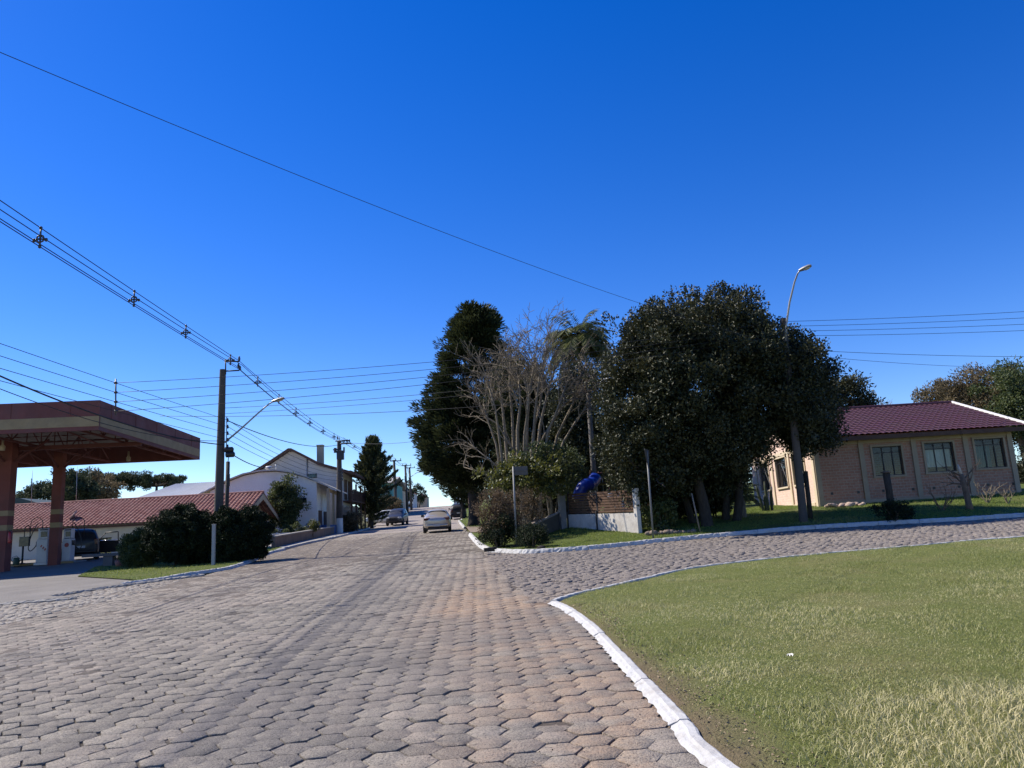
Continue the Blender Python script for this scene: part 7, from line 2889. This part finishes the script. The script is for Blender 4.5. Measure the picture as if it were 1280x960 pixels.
def car(name, label, cat, loc, rz, paint, kind='sedan', group=None, dark_rim=False):
    """lofted body; local +y is the front of the car"""
    t = thing(name, label, cat, loc, rz, group)
    if kind == 'sedan':
        L, W, zb, belt = 4.5, .88, .24, .92
        # y, half width factor, lower z, belt z, roof z, roof half width factor
        ST = [(-2.25, .80, .42, .80, .80, .62), (-2.18, .90, .30, .93, .97, .70), (-1.75, .98, .24, .98, 1.06, .74), (-1.35, 1.0, .22, .98, 1.08, .70), (-.75, 1.0, .20, .96, 1.36, .60), (-.1, 1.0, .20, .94, 1.41, .62), (.45, 1.0, .20, .92, 1.35, .61), (1.15, 1.0, .22, .90, .99, .76), (1.65, .98, .24, .84, .90, .74), (2.1, .90, .28, .70, .78, .66), (2.25, .76, .36, .60, .62, .56)]
        gi = (3, 7)
        wh, wr = (-1.35, 1.35), .31
    elif kind == 'suv':
        L, W, zb, belt = 4.3, .9, .3, 1.05
        ST = [(-2.1, .84, .45, .95, 1.0, .70), (-2.05, .93, .34, 1.05, 1.12, .76), (-1.9, .98, .30, 1.06, 1.45, .72), (-1.55, 1.0, .28, 1.06, 1.66, .70), (-.6, 1.0, .26, 1.04, 1.70, .70), (.2, 1.0, .26, 1.03, 1.64, .70), (.55, 1.0, .26, 1.02, 1.50, .70), (1.1, 1.0, .28, 1.0, 1.10, .78), (1.6, .98, .30, .95, 1.02, .76), (2.0, .92, .34, .82, .92, .70), (2.12, .80, .42, .72, .74, .6)]
        gi = (2, 7)
        wh, wr = (-1.3, 1.32), .36
    else:  # hatch
        L, W, zb, belt = 3.9, .84, .24, .92
        ST = [(-1.9, .82, .42, .85, .9, .66), (-1.86, .92, .30, .96, 1.05, .72), (-1.6, .98, .24, .98, 1.36, .70), (-1.2, 1.0, .22, .97, 1.46, .68), (-.5, 1.0, .20, .95, 1.49, .69), (.2, 1.0, .20, .93, 1.44, .68), (.5, 1.0, .20, .92, 1.36, .67), (1.05, 1.0, .22, .90, 1.0, .76), (1.45, .98, .24, .85, .92, .74), (1.8, .90, .28, .72, .80, .66), (1.92, .78, .36, .62, .64, .56)]
        gi = (2, 7)
        wh, wr = (-1.2, 1.22), .30

    def ring(s):
        y, wf, z0, zb_, zt, rf = s
        w_ = W * wf
        rw = W * rf
        half = [(0, z0), (w_ * .8, z0), (w_ * .97, z0 + .07), (w_, z0 + (zb_ - z0) * .45), (w_ * .985, zb_ - .06), (w_ * .95, zb_), (w_ * .95 * .25 + rw * .75 + .03, zb_ + (zt - zb_) * .72), (rw, zt - .015 if zt - zb_ > .15 else zt), (rw * .55, zt + .025), (0, zt + .035)]
        return [(x, y, z) for x, z in half] + [(-x, y, z) for x, z in half[-2:0:-1]]
    rings = [ring(s) for s in ST]
    k = len(rings[0])
    vs = [p for r_ in rings for p in r_]
    fs = []
    for i in range(len(rings) - 1):
        for j in range(k):
            fs.append((i * k + j, i * k + (j + 1) % k, (i + 1) * k + (j + 1) % k, (i + 1) * k + j))
    fs.append(tuple(range(k)))
    fs.append(tuple((len(rings) - 1) * k + j for j in range(k)))
    mb = MB()
    mb.add(vs, fs)
    body = mb.build('body', paint, t, True)
    md = body.modifiers.new('round', 'SUBSURF')
    md.levels = md.render_levels = 1

    def P(i, j, f=0.0):
        a = Vector(rings[i][j])
        if f:
            a = a.lerp(Vector(rings[i + 1][j]), f)
        return a

    def panel(quad, off, th=.012, m=M_CGLASS, nm='window', inset=.06, out=None):
        q = [Vector(p) for p in quad]
        c = sum(q, Vector()) / 4
        q = [p.lerp(c, inset) for p in q]
        n = (q[1] - q[0]).cross(q[3] - q[0]).normalized()
        if n.dot(out if out is not None else c - Vector((0, c.y, .6))) < 0:
            n = -n
        g = MB()
        N_ = 4
        vs_, fs_ = [], []
        for a in range(N_ + 1):
            for b_ in range(N_ + 1):
                u, v = a / N_, b_ / N_
                p = q[0].lerp(q[1], u).lerp(q[3].lerp(q[2], u), v)
                vs_.append(p + n * (off + .02 * math.sin(PI * u) * math.sin(PI * v)))
        for a in range(N_):
            for b_ in range(N_):
                fs_.append((a * (N_ + 1) + b_, (a + 1) * (N_ + 1) + b_, (a + 1) * (N_ + 1) + b_ + 1, a * (N_ + 1) + b_ + 1))
        g.add(vs_, fs_)
        o_ = g.build(nm, m, t, True)
        sm = o_.modifiers.new('thick', 'SOLIDIFY')
        sm.thickness = .012
        return o_
    # side windows between belt (5) and roof edge (7)
    for sg in (0, 1):
        J5, J7 = (5, 7) if sg == 0 else (k - 5, k - 7)
        out = Vector((1 if sg == 0 else -1, 0, .2))
        for i0, i1 in ((gi[0] + 1, gi[0] + 2), (gi[0] + 2, gi[1] - 1)):
            panel([P(i0, J5), P(i1, J5), P(i1, J7), P(i0, J7)], .015, out=out, inset=.10)
    a, b_ = gi[0], gi[0] + 1
    if kind == 'sedan':
        rq = [P(3, k - 5), P(3, 5), P(4, 7), P(4, k - 7)]
    else:
        rq = [P(1, k - 5), P(1, 5), P(3, 7), P(3, k - 7)]
    panel(rq, .03 if kind == 'sedan' else .04, nm='rear_window', inset=.11, out=Vector((0, -1, .5)))
    g = gi[1]
    panel([P(g, k - 5), P(g, 5), P(g - 1, 7), P(g - 1, k - 7)], .03, nm='windscreen', inset=.10, out=Vector((0, 1, .5)))
    for y in wh:
        for sx in (-1, 1):
            mb = MB()
            M = Matrix.Translation((sx * (W - .10), y, wr)) @ Matrix.Rotation(PI / 2, 4, 'Y')
            mb.lathe([(wr * .6, -.1), (wr * .93, -.105), (wr, -.07), (wr, .07), (wr * .93, .105), (wr * .6, .1)], 22, M)
            wo = mb.build('wheel', M_TYRE, t, True, angle=50)
            mb = MB()
            mb.lathe([(0, -.07), (wr * .2, -.085), (wr * .45, -.07), (wr * .62, -.09), (wr * .62, .09), (wr * .45, .07), (wr * .2, .085), (0, .07)], 18, M)
            mb.build('rim', M_TYRE if dark_rim else M_RIM, wo, True, angle=40)
    yb, yf = ST[0][0], ST[-1][0]
    for sx in (-1, 1):
        mb = MB()
        if kind == 'sedan':
            mb.box((sx * W * .68, yb + .07, .86), (W * .48, .12, .15), rz=sx * -.28, bev=.03)
        else:
            mb.box((sx * W * .78, yb + .07, .98), (.2, .14, .34), rz=sx * -.3, bev=.04)
        mb.build('tail_light', M_TAIL, t)
        mb = MB()
        mb.box((sx * W * .66, yf - .13, ST[-2][3] + .0), (W * .42, .22, .15), rz=sx * -.38, bev=.04)
        mb.build('headlight', M_HEAD, t)
        mb = MB()
        ym = ST[gi[1]][0] - .25
        mb.box((sx * (W + .11), ym, ST[5][3] + .10), (.2, .10, .15), bev=.04)
        mb.box((sx * (W + .0), ym, ST[5][3] + .03), (.12, .05, .05))
        mb.build('mirror', paint if kind != 'sedan' else M_BLACK, t)
    mb = MB()
    mb.box((0, yb - .015, .47), (W * 1.55, .16, .14), bev=.05)
    mb.build('rear_bumper', paint if kind == 'sedan' else M_BLACK, t)
    mb = MB()
    mb.box((0, yb + .02, .29), (W * 1.3, .14, .14), bev=.04)
    mb.build('valance', M_BLACK, t)
    mb = MB()
    mb.box((0, yb - .02 if kind != 'sedan' else yb - .10, .72 if kind != 'sedan' else .47), (.40, .02, .13), bev=.005)
    mb.build('number_plate', M_PLATE, t)
    mb = MB()
    mb.box((0, yf + .0, ST[-1][2] + .12), (W * 1.4, .14, .18), bev=.05)
    mb.build('front_bumper', paint if kind == 'sedan' else M_BLACK, t)
    mb = MB()
    mb.box((0, yf - .03, ST[-1][3] - .02), (W * .7, .10, .10), bev=.02)
    mb.build('grille', M_BLACK, t)
    mb = MB()
    mb.box((0, 0, ST[4][2] + .06), (W * 1.7, yf - yb - .6, .12))
    mb.build('underbody', M_BLACK, t)
    return t


HEAD = R(5)
PA_SIL = carpaint('paint_champagne', (.50, .45, .39), .28, .55, .5)
PA_BLK = carpaint('paint_black', (.008, .009, .011), .45, .0, .08, .15)
PA_BLUE = carpaint('paint_dark_blue', (.008, .010, .018), .4, .0, .08, .25)
PA_WHT = carpaint('paint_white', (.72, .72, .70), .3, .0, .1)
cy_ = 48.5
q = at(542.5, 661, cy_)
car('sedan_car', 'dusty champagne sedan driving away up the middle of the road', 'car', Vector((q.x, cy_ + 2.2, T(q.x, cy_ + 2.2) + .005)), HEAD, PA_SIL, 'sedan').rotation_euler = (R(2.2), 0, HEAD)
q = at(562, 645, 88)
car('suv_car', 'black hatchback parked at the right kerb just beyond the champagne sedan', 'car', Vector((q.x + 1.0, 88, T(q.x + 1.0, 88) + .01)), HEAD, PA_BLK, 'suv').rotation_euler = (R(3.4), 0, HEAD)
q = at(494, 655, 80)
car('suv_car', 'dark blue utility vehicle facing us at the left kerb beside the conifer', 'car', Vector((q.x, 81.5, T(q.x, 81.5) + .01)), HEAD + PI - R(6), PA_BLUE, 'suv').rotation_euler = (R(-2.8), 0, HEAD + PI - R(6))
q = base(479, 650, 84.5, .1)
car('parked_car', 'white car parked under the conifer, half hidden by the dark blue vehicle', 'car', q, HEAD + R(80), PA_WHT, 'hatch')
q = base(499, 630, 146, .05)
car('parked_car', 'tiny white car parked at the hilltop on the left', 'car', Vector((q.x + .4, 146, T(q.x + .4, 146) + .4)), HEAD + R(60), PA_WHT, 'suv')
q = base(569, 634, 130, .05)
car('parked_car', 'white car at the far right kerb beyond the black hatchback', 'car', Vector((q.x + .9, 130, T(q.x + .9, 130) + .03)), HEAD, PA_WHT, 'hatch').rotation_euler = (R(3.6), 0, HEAD)
q = base(571, 628, 118, .1)
t = thing('roadside_banner', 'small white leaning board at the far right roadside under the cypresses', 'sign', q)
mb = MB()
mb.prism([(-.5, 0, .9), (.35, 0, .8), (.2, 0, 2.6), (-.3, 0, 2.9)], (0, .06, 0))
mb.build('board', M_WHITEP, t)
mb = MB()
for x in (-.3, .25):
    mb.tube([(x, .08, -.1), (x, .08, 2.0)], .04, 6)
mb.build('leg', M_DSTEEL, t)

# black car at the pumps with its door open
q = base(99, 706, 42.6, .07)
bc = car('parked_car', 'black car standing beyond the fuel pumps with its front door open', 'car', Vector((q.x - .55, 43.6, q.z + .0)), R(30), PA_BLK, 'suv')
mb = MB()
hp = Vector((.86, .55, 0))
M = Matrix.Translation(hp) @ Matrix.Rotation(R(68), 4, 'Z')
D_ = lambda x, z: M @ Vector((0, -x, z))
mb.prism([D_(0, .38), D_(1.1, .38), D_(1.12, 1.02), D_(0, 1.02)], (M.to_3x3() @ Vector((.07, 0, 0))))
do = mb.build('door', PA_BLK, bc)
mb = MB()
for a_, c_ in (((0, 1.0), (.42, 1.48)), ((.42, 1.48), (1.08, 1.5)), ((1.08, 1.5), (1.1, 1.02))):
    mb.tube([D_(*a_), D_(*c_)], .03, 6)
mb.build('window_frame', M_BLACK, do, True)
mb = MB()
mb.tube([D_(.05, 1.04), D_(1.08, 1.04)], .025, 6)
mb.build('chrome_strip', mat('chrome', (.8, .8, .8), .15, .1, 5, metal=.9, bmp=0), do, True)
